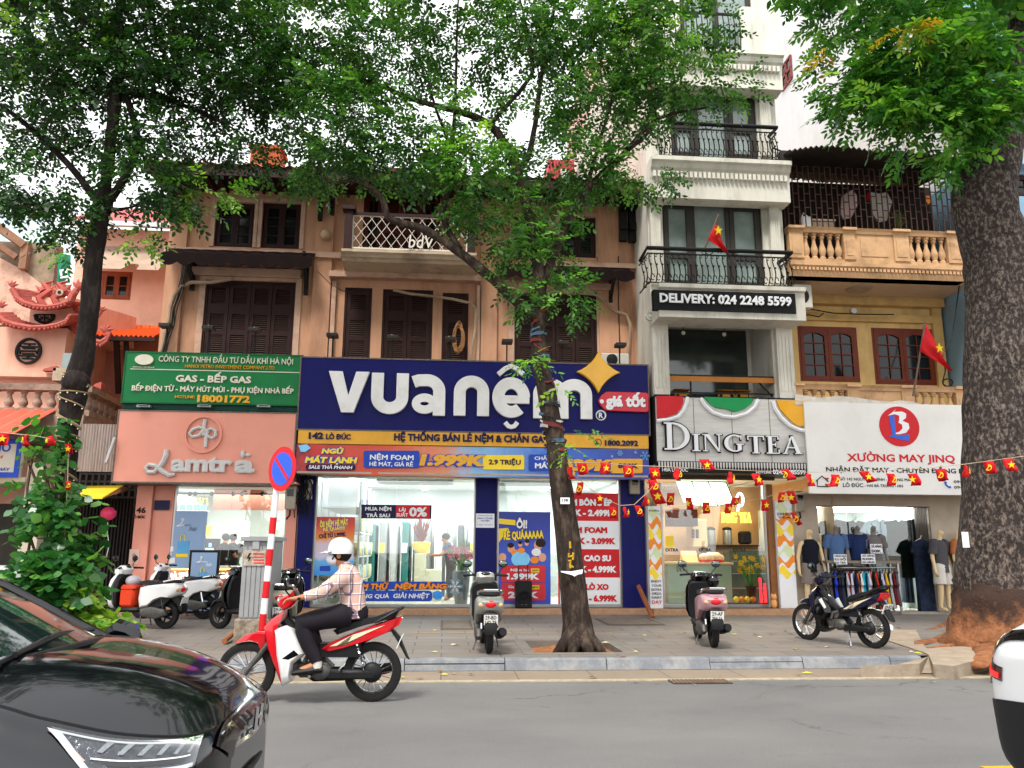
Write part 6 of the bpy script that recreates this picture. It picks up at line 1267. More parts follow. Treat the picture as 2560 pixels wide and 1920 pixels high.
m=MB();[m.box(bx-.05,bx+.0,y-.05,y+.05,z0,z1)for y in(Y0,(Y0+Y1)/2,Y1)];[m.box(bx-.05,bx,min(Y0,Y1),max(Y0,Y1),z-.05,z+.05)for z in(z0,(z0+z1)/2,z1)];o=m.build('window',mat('grille_red','#7a3d38',.6),bh);BX('pane',M_paneD,o,bx-.01,bx+.005,min(Y0,Y1),max(Y0,Y1),z0,z1)
cs=shop('clothes_shop','beige walled clothes shop under the white garment banner with a folding steel gate',1985,2420,1380);x0,x1,zc_=soff(cs,2012,2520,1236,y0=YJ+.08,y1=YF+.3);xg0,xg1=W(*c8(385,900),YF).x,W(*c8(1590,900),YF).x;zo=W(2150,1265,YF).z
m=MB();wall_holes(m,W(1985,1380,YF).x,W(2560,1380,YF).x,ZF-.2,zc_-.002,YF,[(xg0,xg1,ZF-.2,zo)],.25);m.build('front_wall',M_beige,cs);MB().box(xg0-1.3,xg1+1.5,YF-.4,YF-.002,ZF-.3,ZF+.04).build('step',mat('grey_step','#9c9184',.8,var=.15),cs)
room(cs,xg0,xg1,zo+.05,YF+.25,22,mat('shop_cool_wall','#b6c2c2',.6),zf=ZF+.04);xg2=W(*c8(1440,900),YF).x
for k in range(3):MB().box(xg0+.04+(xg2-xg0)*k/3,xg0+(xg2-xg0)*(k+1)/3,YF+.2,YF+.212,ZF+.06,zo-.1).build('glass_pane',M_glass,cs)
lamp(cs,(xg0+xg1)/2-.3,19.9,zo-.05,2.6,1.5,60,(.93,.97,1));m=MB();[m.box(xg0+.2,xg0+2.6,19.0+k*.6,19.08+k*.6,zo-.02,zo+.02)for k in range(4)];m.build('tube_lamp',M_lamp,cs)
m=MB();xa,xb=xg2,xg1-.03;n=16
for k in range(n):X=xa+(xb-xa)*k/n;m.box(X,X+(xb-xa)/n*.55,YF+.02+.06*(k%2),YF+.06+.06*(k%2),ZF+.05,zo-.02)
tag(m.build('folding_gate',mat('gate_steel','#6a625a',.5,.5,var=.2)),'folded steel concertina gate at the side of the clothes shop opening','gate');BX('gate_rail',M_fr,cs,xg0,xg1,YF+.0,YF+.12,zo-.018,zo)
meter(c8,100,250,190,470,YF-.002,'grey meter box on the beige wall between the tea house post and the clothes shop')
# === THE LEFT END: ORNATE PINK GATE TOWER, HOUSES AND A SMALL SHOP
YT_=19.6;l1,l2=cr(0,560,3.95),cr(0,960,3.95)
M_tpk=mat('temple_pink','#dba993',.85,var=.07,scale=1.2,dirt='#a3705e',dirt_scale=.9,dirt_amt=.45,stretch=(1.5,1.5,.4));M_tred=mat('glazed_red','#ad5a50',.85,var=.2,scale=8);M_blk=mat('grille_black','#1c1a1a',.7)
tp=thing('gate_tower','ornate pink gate tower with curled red eaves and a round black lattice emblem','tower',(W(60,880,YT_).x,YT_,4))
R1=lambda x0,y0,x1,y1,Y=YT_:RF(l1,x0,y0,x1,y1,Y)
a,b,c,e=R1(-200,1020,640,1490);zb_=c
xs=W(*l1(960,1250),YT_+2.2).x
m=MB();m.box(a-1,b,YT_,YT_+3,zb_-3,e);m.prism([(b,YT_),(b+(xs-b),YT_+2.2),(xs,YT_+3),(b-.2,YT_+3)],zb_-3,e,axis='Z');a2,b2,c2,e2=R1(235,850,655,1000);m.box(a2,b2,YT_+.25,YT_+2.4,e,e2+.4);m.prism([(b2,YT_+.25),(b2+.9,YT_+1.9),(b2,YT_+2.4)],e,e2+.4,axis='Z');m.build('wall',M_tpk,tp)
def curl(pts,Y,par,r=.1,tip=None,name='ridge'):
 m=MB();r*=.75;P=[W(*l1(*p),Y)for p in pts];m.tube(P,[r*(1.25-.5*i/(len(P)-1))for i in range(len(P))],7)
 for i in range(len(P)-1):
  for k in range(3):p=P[i].lerp(P[i+1],k/3);m.ell(p+Vector((0,-.03,-r*1.1)),r*.55,r*.5,r*.6,6,5)
 if tip:
  c=W(*l1(*tip),Y)
  for an in(20,60,100,140):p=Vector((math.cos(R(an)),0,math.sin(R(an))))*r*2.6;m.tube([c,c+p*.5+Vector((0,-.03,0)),c+p],[r*.8,r*.6,.01],6)
 return m.build(name,M_tred,par,smooth=True)
def eave(pts,Y,depth_,par,rise):
 m=MB();P=[]
 N=60
 for i in range(N+1):
  t=i/N*(len(pts)-1);k=min(int(t),len(pts)-2);f=t-k;u,v=[pts[k][j]+(pts[k+1][j]-pts[k][j])*f for j in(0,1)];A=W(*l1(u,v),Y);w_=.03*math.cos(i*2.1);P.append([(A.x,Y-.02,A.z-.1),(A.x,Y,A.z+w_),(A.x+.05,Y+depth_,A.z+rise+w_)])
 return m.grid(P,flip=True).build('eave_tiles',M_tred,par,smooth=True,solid=.03)
e1=((120,640),(165,730),(230,775),(340,810),(460,818),(580,800),(680,765));e2_=((-60,880),(40,960),(150,995),(300,1020),(450,1015),(560,995),(650,960),(690,900))
eave(e1,YT_-.3,1.2,tp,.28);eave(e2_,YT_-.45,.7,tp,.2);curl(e1,YT_-.33,tp,.075,(122,615));curl(e2_,YT_-.48,tp,.075,(15,815))
curl(((690,770),(720,700),(750,660),(770,640)),YT_-.2,tp,.11,(780,630));curl(((690,770),(760,850),(860,920),(960,920),(1000,870)),YT_+.3,tp,.07,(1000,860));curl(((690,900),(720,1010),(800,1090),(900,1150),(1000,1170),(1060,1130),(1080,1080),(1050,1050)),YT_+.2,tp,.1,(1040,1060))
for x,y in((455,700),(600,700)):
 m=MB();c=W(*l1(x,y),YT_+.3);m.tube([c+Vector((.0,0,-.3)),c+Vector((-.12,0,-.1)),c+Vector((.1,0,.1)),c+Vector((-.06,0,.28)),c+Vector((.12,0,.36))],[.12,.13,.12,.09,.02],7)
 for an in range(20,200,30):p=Vector((math.cos(R(an)),0,math.sin(R(an))));m.tube([c+p*.12,c+p*.36],[.09,.01],6)
 m.build('ridge_ornament',M_tred,tp,smooth=True)
c=W(*l1(592,678),YT_+.16);MB().lathe([(.085,-.03),(.085,.0)],c,16,'Y').build('sun_disc',M_cream,tp);MB().lathe([(.04,-.045),(.04,-.031)],c,12,'Y').build('sun_disc',M_blk,tp)
u,v=l1(288,1258);disc(u,v,33,YT_,M_blk,tp,'lattice_emblem',.06,ring=.055);m=MB();c=W(u,v,YT_);s=1/(W(u+1,v,YT_).x-c.x);k=1/(s*3.95)
bars=[(-60,85,60,70),(-8,78,8,45),(-85,40,85,55),(-45,55,-30,35),(30,55,45,35),(-105,5,-90,30),(90,5,105,30),(-60,22,60,36),(-100,8,100,-8),(-60,-22,60,-36),(-85,-42,85,-56),(-45,-56,-32,-36),(32,-56,45,-36),(-8,-80,8,-50),(-55,-72,55,-86),(-90,-30,-76,-8),(76,-30,90,-8)]
for i,(x0,z0,x1,z1)in enumerate(bars):m.box(c.x+x0*k,c.x+x1*k,YT_-.045-.0008*i,YT_,c.z+z0*k,c.z+z1*k)
m.build('lattice_emblem',M_blk,tp)
def fret(cx,cy,r_,Y,n):
 m=MB();P=lambda pts,w=.022:m.tube([W(*l1(cx+x*r_,cy+y*r_),Y-.02)for x,y in pts],w,5)
 P(((-1,-.1),(1,-.1)));P(((-1,-.1),(-.9,.35),(-.5,.6),(0,.75),(.5,.6),(.9,.35),(1,-.1)),.04);P(((-.7,0),(-.7,.35),(-.2,.35),(-.2,.15),(-.45,.15)));P(((.7,0),(.7,.35),(.2,.35),(.2,.15),(.45,.15)));P(((0,-.1),(0,.6)));m.build('fretwork',M_blk,tp)
fret(440,905,95,YT_+.25,0);fret(740,985,60,YT_+.6,1)
m=MB()
for f0,pts in((l1,((445,1462),(470,1440),(500,1435),(540,1420),(585,1415),(580,1462))),(l1,((945,1610),(965,1590),(1000,1580),(1028,1570),(1022,1640)))):m.prism([(lambda w:(w.x,w.z))(W(*f0(*p),YT_-.35))for p in pts],YT_-.5,YT_-.3)
m.build('stepped_finial',M_tred,tp);a,b,c,e=R1(-200,1465,560,1505,YT_-.3);BX('ledge',M_tpk,tp,a,b,YT_-.3,YT_-.003,c,e)
a,b,c,e=R1(600,1275,760,1430,YT_-.4);t=thing('lantern_box','pale frosted glass lantern box on the ledge of the pink tower, half behind the trunk','lantern',((a+b)/2,YT_-.4,c));BX('glass_box',M_frost,t,a+.03,b-.03,YT_-.4,YT_-.1,c,e);BX('base',M_cream,t,a-.1,b+.05,YT_-.5,YT_-.05,c-.3,c-.002)
M_wst=mat('weathered_stone','#9a8171',.9,var=.2,scale=5,dirt='#3f3731',dirt_scale=2.2,dirt_amt=.75,bump=.3,bscale=30)
Yb_=18.5;bt=thing('terrace_balustrade','weathered grey pink balustrade of turned posts below the ornate tower','balustrade',(W(80,1000,Yb_).x,Yb_,3.5));zt_,zb2=W(80,962,Yb_).z,W(80,1038,Yb_).z
xa,xb=W(-60,1000,Yb_).x,W(212,1000,Yb_).x;P2=Zr(*l2(1195,190),zt_);m=MB();dirv=Vector((P2 .x-xb,P2 .y-Yb_,0));L_=dirv.length;dirv.normalize()
m.box(xa,xb,Yb_-.15,Yb_+.12,zt_-.14,zt_);m.box(xa,xb,Yb_-.12,Yb_+.12,zb2,zb2+.14);m.bar((xb,Yb_,zt_-.07),(P2 .x,P2 .y,zt_-.07),.26,.14);m.bar((xb,Yb_,zb2+.07),(P2 .x,P2 .y,zb2+.07),.24,.13);m.build('rails',M_wst,bt)
pts=[(xa+.3*i+.1,Yb_)for i in range(int((xb-xa)/.3))]+[(xb+dirv.x*L_*(k+.5)/6,Yb_+dirv.y*L_*(k+.5)/6)for k in range(6)];pr=None
for x,y in pts:
 if pr is None:k=MB();turned(k,x,y,zb2+.13,zt_-zb2-.26,.1);pr=k.build('baluster',M_wst,bt,smooth=True);o0=(x,y)
 else:o=pr.copy();COL.objects.link(o);o.parent=bt;o.location=(x-o0[0],y-o0[1],0)
MB().box(xa-1,xb+.1,Yb_-.2,YT_,zb2-.6,zb2-.003).build('terrace_slab',M_wst,bt)
Yp=22.5;ph=thing('pink_house','plain pink house with a torn cloth awning over a brown window beside the salmon townhouse','house',(W(300,700,Yp).x,Yp,3));x0,x1=W(180,720,Yp).x,x0v+.3;zt_=W(300,573,Yp).z;M_pk2=mat('house_pink','#e0b29c',.85,var=.06,dirt='#b07f6a',dirt_amt=.3)
h=RF(l1,860,462,1300,745,Yp);m=MB();wall_holes(m,x0,x1,0,zt_,Yp,[h],.15);m.quad((x0,Yp,0),(x0,Yp,zt_),(x0,30,zt_),(x0,30,0));m.build('wall',M_pk2,ph);casement(h,3,2,1,ph,Yp+.06,mat('orange_brown_wood','#8e4527',.55,var=.3,scale=6),M_paneD,.07);
P=[[(x0-.1+(x1-x0)*i/40,Yp-.5+k*.6,zt_+.02+k*.35+.03*math.cos(i*1.57))for k in range(5)]for i in range(41)];MB().grid(P,flip=True).build('roof',mat('pink_tile','#b4585a',.7,var=.2),ph,smooth=True);BX('gutter',M_wh,ph,x0-.1,x1,Yp-.6,Yp-.45,zt_-.12,zt_+.01)
za,zb3=W(*l1(1300,230),Yp).z,W(*l1(1300,450),Yp-1).z;P=[[(W(*l1(x,300),Yp-.3).x,Yp-.02-.9*k/4,za+(zb3-za)*k/4+(.16 if x in(1400,1440)and k==4 else 0)-.04*math.sin(k))for k in range(5)]for x in(880,1000,1100,1200,1300,1400,1440,1450,1550,1660)];MB().grid(P).build('cloth_awning',mat('awning_cloth','#a58e7c',.9,var=.15),ph,solid=.01)
zr_=W(*l1(1300,985),21).z;x0,x1=W(*l1(820,1000),20.4).x,W(*l1(1572,1000),20.4).x;lr=thing('lean_to_roof','bright orange tiled lean-to roof on timber props between the pink tower and the salmon townhouse','roof',((x0+x1)/2,20.4,5));ze_=W(*l1(1270,1105),20.2).z
P=[[(x0+(x1-x0)*i/64,20.2+1.6*k/6,ze_+(zr_+.1-ze_)*k/6+.03*math.cos(i*1.57)+.02*(k%2))for k in range(7)]for i in range(65)];MB().grid(P,flip=True).build('tiles',mat('bright_tile','#d0521c',.6,var=.2,scale=9),lr,smooth=True)
m=MB();[m.box(x,x+(x1-x0)/8-.03,21.72,21.95,zr_+.04,zr_+.17)for x in[x0+(x1-x0)*k/8 for k in range(8)]];m.build('ridge_tile',mat('ridge_orange','#d8672a',.6),lr)
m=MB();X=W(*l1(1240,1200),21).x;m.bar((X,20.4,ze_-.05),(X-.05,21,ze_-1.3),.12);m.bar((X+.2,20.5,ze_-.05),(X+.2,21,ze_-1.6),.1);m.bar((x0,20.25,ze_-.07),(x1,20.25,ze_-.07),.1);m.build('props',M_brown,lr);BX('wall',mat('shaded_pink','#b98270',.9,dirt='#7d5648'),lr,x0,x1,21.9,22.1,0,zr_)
Yo=23.5;ow=thing('ruined_wall','stained old wall with a bare column and slanting beams behind the pink tower','wall',(W(60,680,Yo).x,Yo,3));a,b,c,e=RF(l1,-300,175,540,700,Yo);BX('wall',mat('stained_wall','#8d7b68',.95,var=.35,scale=2.5,dirt='#2e2923',dirt_scale=1.1,dirt_amt=.85),ow,a,b,Yo,Yo+.4,0,e)
poly(l1,((-300,330),(0,335),(240,460),(420,600),(450,1000),(-300,1000)),Yo-.002,mat('peeling_pink','#c9a28e',.9,var=.1,scale=3,dirt='#8b6f5f',dirt_scale=3.5,dirt_amt=.7),ow,'plaster',.05)
m=MB();m.bar(W(*l1(-60,0),Yo-.4),W(*l1(240,215),Yo-.2),.22);m.bar(W(*l1(-60,180),Yo-.4),W(*l1(160,330),Yo-.2),.16);m.bar(W(*l1(265,180),Yo-.15),W(*l1(228,450),Yo-.15),.2);m.build('beams',mat('old_beam','#8d6a55',.9,var=.3),ow)
A=[l1(*p)for p in((-100,-120),(560,-60),(550,280),(400,200),(200,170),(-100,165))];m=MB();P=[[W(A[0][0]+(A[1][0]-A[0][0])*s,A[0][1],Yo+.6)+Vector((0,.08*math.sin(s*30),0)),W(A[5][0]+(A[2][0]-A[5][0])*s,A[5][1]+12+20*s**3,Yo+.2)+Vector((0,.1*math.sin(s*25),.06*math.sin(s*19)))]for s in[k/30 for k in range(31)]];tag(m.grid(P,flip=True).build('tarpaulin_sheet',mat('tarp_pale','#b3c3c8',.5,var=.15,scale=2),None,smooth=True),'crumpled pale blue white tarpaulin spread above the stained old wall','tarpaulin')
P=[[W(*l1(555+(690-555)*s+15*t,300+350*t+60*s*t),Yo-.6)+Vector((0,.06*math.sin(s*8+t*5),0))for s in[k/6 for k in range(7)]]for t in[k/8 for k in range(9)]];gb=thing('green_banner','narrow dark green cloth banner with white slanting words beside the old wall','banner',P[0][0]);MB().grid(P).build('cloth',mat('banner_green','#1f7a63',.7,var=.15),gb,smooth=True,solid=.01)
text('ENGLISH',0,0,0,0,Yo-.72,M_pwhite,gb,bold=.02,depth=.004,rot=-1.35,world=(W(*l1(600,350),Yo-.72).x,W(*l1(600,350),Yo-.72).x+1.6,W(*l1(620,340),Yo-.72).z,W(*l1(620,340),Yo-.72).z-.34))
Ys2=17.2;b7=board('workshop_sign','white sign with a blue frame and blue and red words above the repair shop',RF(l2,-260,540,205,920,Ys2),Ys2,.12,mat('sign_offwhite','#c9bfae',.5,var=.06),None);a,b,c,e=RF(l2,-260,540,205,920,Ys2);f=MB();s=.1
for r in((b-s,b,c,e),(a,b-s,e-s,e),(a,b-s,c,c+s)):f.box(r[0],r[1],Ys2-.02,Ys2-.001,r[2],r[3])
f.build('blue_frame',M_blue,b7)
for w_,x0,x1,y0,y1,m_ in(('HỒ',-70,108,590,668,M_blue),('XE H',-120,30,705,735,M_red),('XE MÁY',-110,102,828,856,M_blue),('0932 1535',-140,115,878,897,M_red)):TX(w_,l2,x0,x1,y0,y1,Ys2,m_,b7,bold=.03,shear=.15 if 'X' in w_ else 0)
wr=thing('repair_shop','small dark repair shop under a red corrugated awning behind the creeper','shop',(W(0,1280,18).x,18,.2));xr_=W(*l2(215,1200),Ys2).x;z0=c
BX('side_post',M_beige,wr,xr_,xr_+.35,Ys2+.05,Ys2+.8,.15,z0+.3);BX('back_wall',mat('shop_gloom','#4b4640',.9,var=.2),wr,xr_-4,xr_+.3,19.8,20,0,z0+1);BX('soffit',M_beige,wr,xr_-4,xr_,Ys2+.1,19.8,z0-.04,z0+.02);BX('lintel',M_cream,wr,xr_-4,xr_,Ys2+.02,Ys2+.1,z0-.12,z0-.002);BX('bench',mat('bench_grey','#6d7375',.6),wr,xr_-3,xr_-.2,17.9,18.6,.2,1.1);BX('bench_top',M_wh,wr,xr_-3,xr_-.15,17.85,18.65,1.1,1.18)
P=[]
for i in range(60):X=xr_-4+i*.075;P.append([(X,Ys2-.6,W(*l2(-50,490),Ys2-.6).z+.03*math.cos(i*1.57)),(X-.1,Ys2+1.3,W(*l2(0,345),Ys2+.6).z+.35+.03*math.cos(i*1.57))])
P=[r for r in P if r[0][0]<W(*l2(65,490),Ys2-.6).x+.0 or True][:54];MB().grid(P,flip=True).build('corrugated_awning',mat('awning_red','#c25a45',.6,var=.15),wr,smooth=False,solid=.008)
Yc2=17.9;a,b,c,e=RF(l2,735,395,1150,865,Yc2);m=MB();m.grid([[(a-.3+(b-a+.3)*i/80,Yc2+.012*math.cos(i*1.57),c),(a-.3+(b-a+.3)*i/80,Yc2+.012*math.cos(i*1.57),e)]for i in range(81)],flip=True);tag(m.build('sheet_screen',mat('dirty_sheet','#a3928a',.7,var=.2,stretch=(6,1,.5),dirt='#5d524a',dirt_amt=.5),None,solid=.01),'dirty pale corrugated sheet screen between the tree trunk and the pink shop sign','screen')
gt=thing('alley_gate','dark folding iron gate in the alley beside the pink tea shop','gate',(W(*l2(1100,1300),18.6).x,18.6,.2));a,b,c,e=RF(l2,760,880,1320,1700,18.6);m=MB();n=34
for k in range(n):X=a+(b-a)*k/n;m.box(X,X+(b-a)/n*.6,18.55+.05*(k%2),18.6+.05*(k%2),.2,e-.55)
m.build('slats',mat('gate_dark','#2a211e',.7,var=.3),gt);BX('backing',M_dark,gt,a-.3,b,18.75,18.85,.2,e+.6);m=MB();[m.box(a,b,18.52,18.56,e-.55+k*.17,e-.51+k*.17)for k in range(4)];[m.box(a+k*(b-a)/9,a+k*(b-a)/9+.04,18.5,18.519,e-.55,e)for k in range(10)];m.build('top_grille',mat('grille_grey','#4d4744',.6),gt)
yb_=thing('yellow_board','tilted yellow advertising board with red handwriting hanging over the dark alley gate','board',W(*l2(980,1070),17.6));A=[W(*l2(*p),Y)for p,Y in(((760,1135),17.3),((1010,1135),17.3),((1215,1015),18.3),((840,1020),18.3))];m=MB();m.add([tuple(p)for p in A]+[tuple(p+Vector((0,0,.03)))for p in A],[(3,2,1,0),(4,5,6,7),(0,1,5,4),(1,2,6,5),(2,3,7,6),(3,0,4,7)]);m.build('sheet',M_pyel,yb_)
A2=[A[1],W(*l2(1060,1112),17.4),W(*l2(1320,1035),18.4),A[2]];MB().add([tuple(p)for p in A2],[(0,1,2,3)]).build('brown_flap',mat('flap_brown','#7a4a35',.7),yb_)
bl=thing('balloon','pink balloon hanging in front of the dark alley gate','balloon',W(*l2(1070,1280),18));c=W(*l2(1070,1280),18);MB().ell(c,.155,.155,.145,18,12).build('skin',mat('balloon_pink','#e2416c',.25,var=.03),bl,smooth=True);MB().tube([c+Vector((0,0,-.14)),c+Vector((.02,0,-.4)),c+Vector((.08,0,-.65)),c+Vector((.05,0,-.9))],.008,4).build('string',M_pwhite,bl)
for x0,x1,lab in((1040,1130,'x'),):A,B=W(*l2(1135,530),17.5),W(*l2(1045,780),17.4);tag(MB().tube([A,B],.035,8).build('conduit',M_steel),'short slanted metal pipe fixed to the side edge of the pink fascia sign','pipe')
# === TREES AND PLANTS
from mathutils import noise as mnoise
def pxm(u,v,Y):return(W(u+1,v,Y)-W(u,v,Y)).length
def sprays(name,par,blobs,m,seed,L=.09,wd=.045,k=9,twig=.34,droop=.5,dens=1.75,lift=0):
 """a crown of many small leaflets: blobs are (u, v, ru, rv, Y, depth radius, sprays)"""
 g=np.random.default_rng(seed);C0,D0,T0=[],[],[]
 for(u,v,ru,rv,Y,ry,n)in blobs:
  n=int(n*dens);c=W(u,v,Y);s=pxm(u,v,Y);p=g.normal(size=(n,3));p/=np.linalg.norm(p,axis=1)[:,None];r=g.random(n)**.45
  pos=np.array(c)+p*r[:,None]*np.array([ru*s,ry,rv*s]);keep=np.array([mnoise.noise(Vector(q_)*2.1+Vector((seed,0,0)))for q_ in pos])>-.10+.12*g.random(n)
  dr=p*.8+g.normal(size=(n,3))*.5;dr[:,2]=dr[:,2]*.4-droop*g.random(n);dr/=np.linalg.norm(dr,axis=1)[:,None]
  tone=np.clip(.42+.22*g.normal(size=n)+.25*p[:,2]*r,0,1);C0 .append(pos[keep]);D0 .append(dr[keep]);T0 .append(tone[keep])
 C0,D0,T0=np.concatenate(C0),np.concatenate(D0),np.concatenate(T0);n=len(C0)
 side=np.cross(D0,np.array([0,0,1.0])+.35*g.normal(size=(n,3)));side/=np.linalg.norm(side,axis=1)[:,None]+1e-9;up=np.cross(side,D0)
 sc=g.uniform(.65,1.25,n);V,TT=[],[]
 for i in range(k):
  t=(i+1)/k;sg=1 if i%2 else-1;base=C0+D0*(twig*t*sc)[:,None];base[:,2]-=.12*twig*t*t
  ax=D0*.55+side*sg*(.85 if i<k-1 else.1)+g.normal(size=(n,3))*.16;ax[:,2]-=.18;ax/=np.linalg.norm(ax,axis=1)[:,None]
  nr=up+g.normal(size=(n,3))*.35;w=np.cross(ax,nr);w/=np.linalg.norm(w,axis=1)[:,None]+1e-9;l=(L*sc*g.uniform(.75,1.2,n))[:,None];ww=wd*(l/L)
  V.append(np.stack([base,base+ax*l*.35-w*ww*.5,base+ax*l*.7-w*ww*.38,base+ax*l,base+ax*l*.7+w*ww*.38,base+ax*l*.35+w*ww*.5],1));TT.append(np.clip(T0+.1*g.normal(size=n),0,1))
 V=np.concatenate(V).reshape(-1,3)-np.array(WMX[par.name].translation);TT=np.concatenate(TT);nf=len(TT);me=bpy.data.meshes.new(name)
 me.vertices.add(nf*6);me.vertices.foreach_set('co',V.ravel());me.loops.add(nf*6);me.loops.foreach_set('vertex_index',np.arange(nf*6));me.polygons.add(nf);me.polygons.foreach_set('loop_start',np.arange(nf)*6)
 a=me.attributes.new('tone','FLOAT','FACE');a.data.foreach_set('value',TT.astype(np.float32));me.update(calc_edges=True);me.validate();me.materials.append(m)
 o=bpy.data.objects.new(name,me);COL.objects.link(o);o.parent=par;WMX[o.name]=WMX[par.name];return o
def bark_mat(name,c0,c1,spots,amt=.5,sc=7):
 m=mat(name,c0,.9,var=.35,scale=sc,stretch=(1,1,.35),dirt=spots,dirt_scale=sc*1.3,dirt_amt=amt,bump=.9,bscale=sc*4);return m
def limb(m,pts,Y,n=9,mi=0,jit=.0):
 P=[];r=[]
 for p in pts:u,v,w=p[:3];y=p[3]if len(p)>3 else Y;P.append(W(u,v,y));r.append(w/2*pxm(u,v,y))
 Q,q_=[],[]
 for i in range(len(P)-1):
  a,b,c,e=P[max(0,i-1)],P[i],P[i+1],P[min(len(P)-1,i+2)]
  for j in range(4):
   t=j/4;Q.append(.5*((2*b)+(c-a)*t+(2*a-5*b+4*c-e)*t*t+(3*b-a-3*c+e)*t**3));q_.append(r[i]+(r[i+1]-r[i])*t)
 Q.append(P[-1]);q_.append(r[-1]);st=len(m.v);m.tube(Q,q_,n,mi)
 if jit:
  for i in range(st,len(m.v)):v=Vector(m.v[i]);d_=mnoise.noise_vector(v*4)*jit+mnoise.noise_vector(v*11)*jit*.5;m.v[i]=tuple(v+d_)
YT3=12.35
B1=bark_mat('bark_thin','#2c221d','#241d19','#7a6a58',.45,8)
t1=thing('street_tree','slim leaning street tree with rags tied round its trunk, in the square pit','tree',G(1446,1622));m=MB()
limb(m,[(1450,1632,130),(1446,1600,92),(1440,1527,68),(1411,1280,59),(1388,1103,47),(1368,987,47),(1345,871,38),(1352,756,30),(1343,640,28),(1318,520,26),(1300,463,26),(1283,390,24),(1262,360,22),(1225,312,20),(1150,280,17),(1026,247,13),(952,212,10),(880,190,5)],YT3,12,jit=.018)
M_skip=[(1343,745,26),(1384,640,20),(1461,482,17),(1558,386,14),(1646,297,9),(1780,266,5)]
for pts in(M_skip,[(1560,385,10),(1640,300,8),(1600,190,6),(1560,90,4)],[(1340,800,30),(1257,720,26),(1161,640,24),(1064,575,22),(976,548,19),(956,498,16),(925,467,16),(887,451,13),(825,455,9),(767,390,5)],[(1150,625,18),(1107,540,16),(1130,444,15),(1130,366,13),(1138,270,8),(1142,77,5),(1150,-60,3)],[(1130,375,10),(1100,300,8),(1070,210,5)],[(1285,420,20),(1318,400,15),(1338,309,13),(1353,193,11),(1373,77,9),(1392,-20,8),(1400,-200,5)],[(1461,482,12),(1500,350,8),(1540,200,6),(1560,60,4)],[(1225,312,12),(1320,200,10),(1330,140,8),(1300,0,5)]):limb(m,pts,YT3,8,jit=.01)
for k in range(5):an=R(200+k*45);b=G(1446,1622);m.tube([b+Vector((0,0,.28)),b+Vector((.22*math.cos(an),.22*math.sin(an),.08)),b+Vector((.42*math.cos(an),.42*math.sin(an),-.1))],[.14,.1,.04],7)
m.build('trunk',B1,t1,smooth=True,angle=0)
LF1=leafmat('leaf_dark','#22401f','#447433','#7fae4c');LF2=leafmat('leaf_fresh','#3a6c26','#6a9c38','#a6c84c');LF3=leafmat('leaf_shade','#172d1a','#2b4f26','#4d8034')
Y=YT3
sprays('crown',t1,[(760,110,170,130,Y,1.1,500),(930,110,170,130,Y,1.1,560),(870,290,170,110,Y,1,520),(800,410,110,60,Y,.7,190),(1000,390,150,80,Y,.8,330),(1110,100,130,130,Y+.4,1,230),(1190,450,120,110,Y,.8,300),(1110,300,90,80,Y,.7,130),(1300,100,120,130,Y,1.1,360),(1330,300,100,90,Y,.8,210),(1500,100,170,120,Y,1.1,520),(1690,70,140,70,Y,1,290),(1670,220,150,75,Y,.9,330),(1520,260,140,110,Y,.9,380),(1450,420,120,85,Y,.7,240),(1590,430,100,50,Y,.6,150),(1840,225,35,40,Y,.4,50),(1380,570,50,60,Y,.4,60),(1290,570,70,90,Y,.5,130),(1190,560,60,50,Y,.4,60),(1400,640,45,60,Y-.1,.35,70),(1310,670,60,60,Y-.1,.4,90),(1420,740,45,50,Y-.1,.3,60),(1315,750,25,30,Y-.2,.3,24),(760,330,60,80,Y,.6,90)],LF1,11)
sprays('fresh_sprigs',t1,[(1480,40,150,50,Y,.8,110),(1600,130,160,50,Y-.3,.8,80),(1310,40,80,50,Y,.8,50),(1325,905,25,20,Y-.3,.15,9),(1400,990,30,35,Y-.3,.2,14),(1440,1075,40,22,Y-.3,.2,14),(1430,1120,35,22,Y-.3,.2,12),(1345,990,15,30,Y-.25,.15,8),(760,20,60,40,Y,.6,30),(1180,380,100,60,Y-.5,.5,40)],LF2,12,L=.1)
sprays('unseen_shade_crown',t1,[(1000,-200,400,170,Y,2.2,520),(1600,-200,400,170,Y,2.2,520),(1300,-420,600,200,Y-1,3,500)],LF1,13,L=.16,wd=.09)  # leaves above the view, added to shade the street
rg=MB();rcols=[mat('rag_blue','#4b6274',.9,var=.3),mat('rag_red','#6a2f2c',.9,var=.2),mat('rag_white','#a8a29a',.9,var=.2),mat('rag_dark','#2c2a2c',.9)]
for k in range(46):
 v=rnd.choice((rnd.uniform(775,905),rnd.uniform(1000,1130),rnd.uniform(790,1130)));u=np.interp(v,[756,871,987,1103,1280],[1352,1345,1368,1388,1411]);c=W(u,v,YT3);rr_=np.interp(v,[756,871,987,1103],[15,19,24,24])*pxm(u,v,YT3)+.012;a0=rnd.uniform(0,6.28);ln=rnd.uniform(.8,3.5);h=rnd.uniform(.02,.06);tl=rnd.uniform(-.12,.12)
 rg.grid([[(c.x+(rr_+rnd.uniform(0,.025))*math.cos(a0+ln*i/6),c.y+(rr_+rnd.uniform(0,.02))*math.sin(a0+ln*i/6),c.z+tl*i/6+j*h-h/2+rnd.uniform(-.012,.012))for j in(0,1)]for i in range(7)],rnd.randrange(4))
tag(rg.build('tied_rags',rcols),'layers of faded rags and plastic strips wound round the slim leaning trunk','rags')
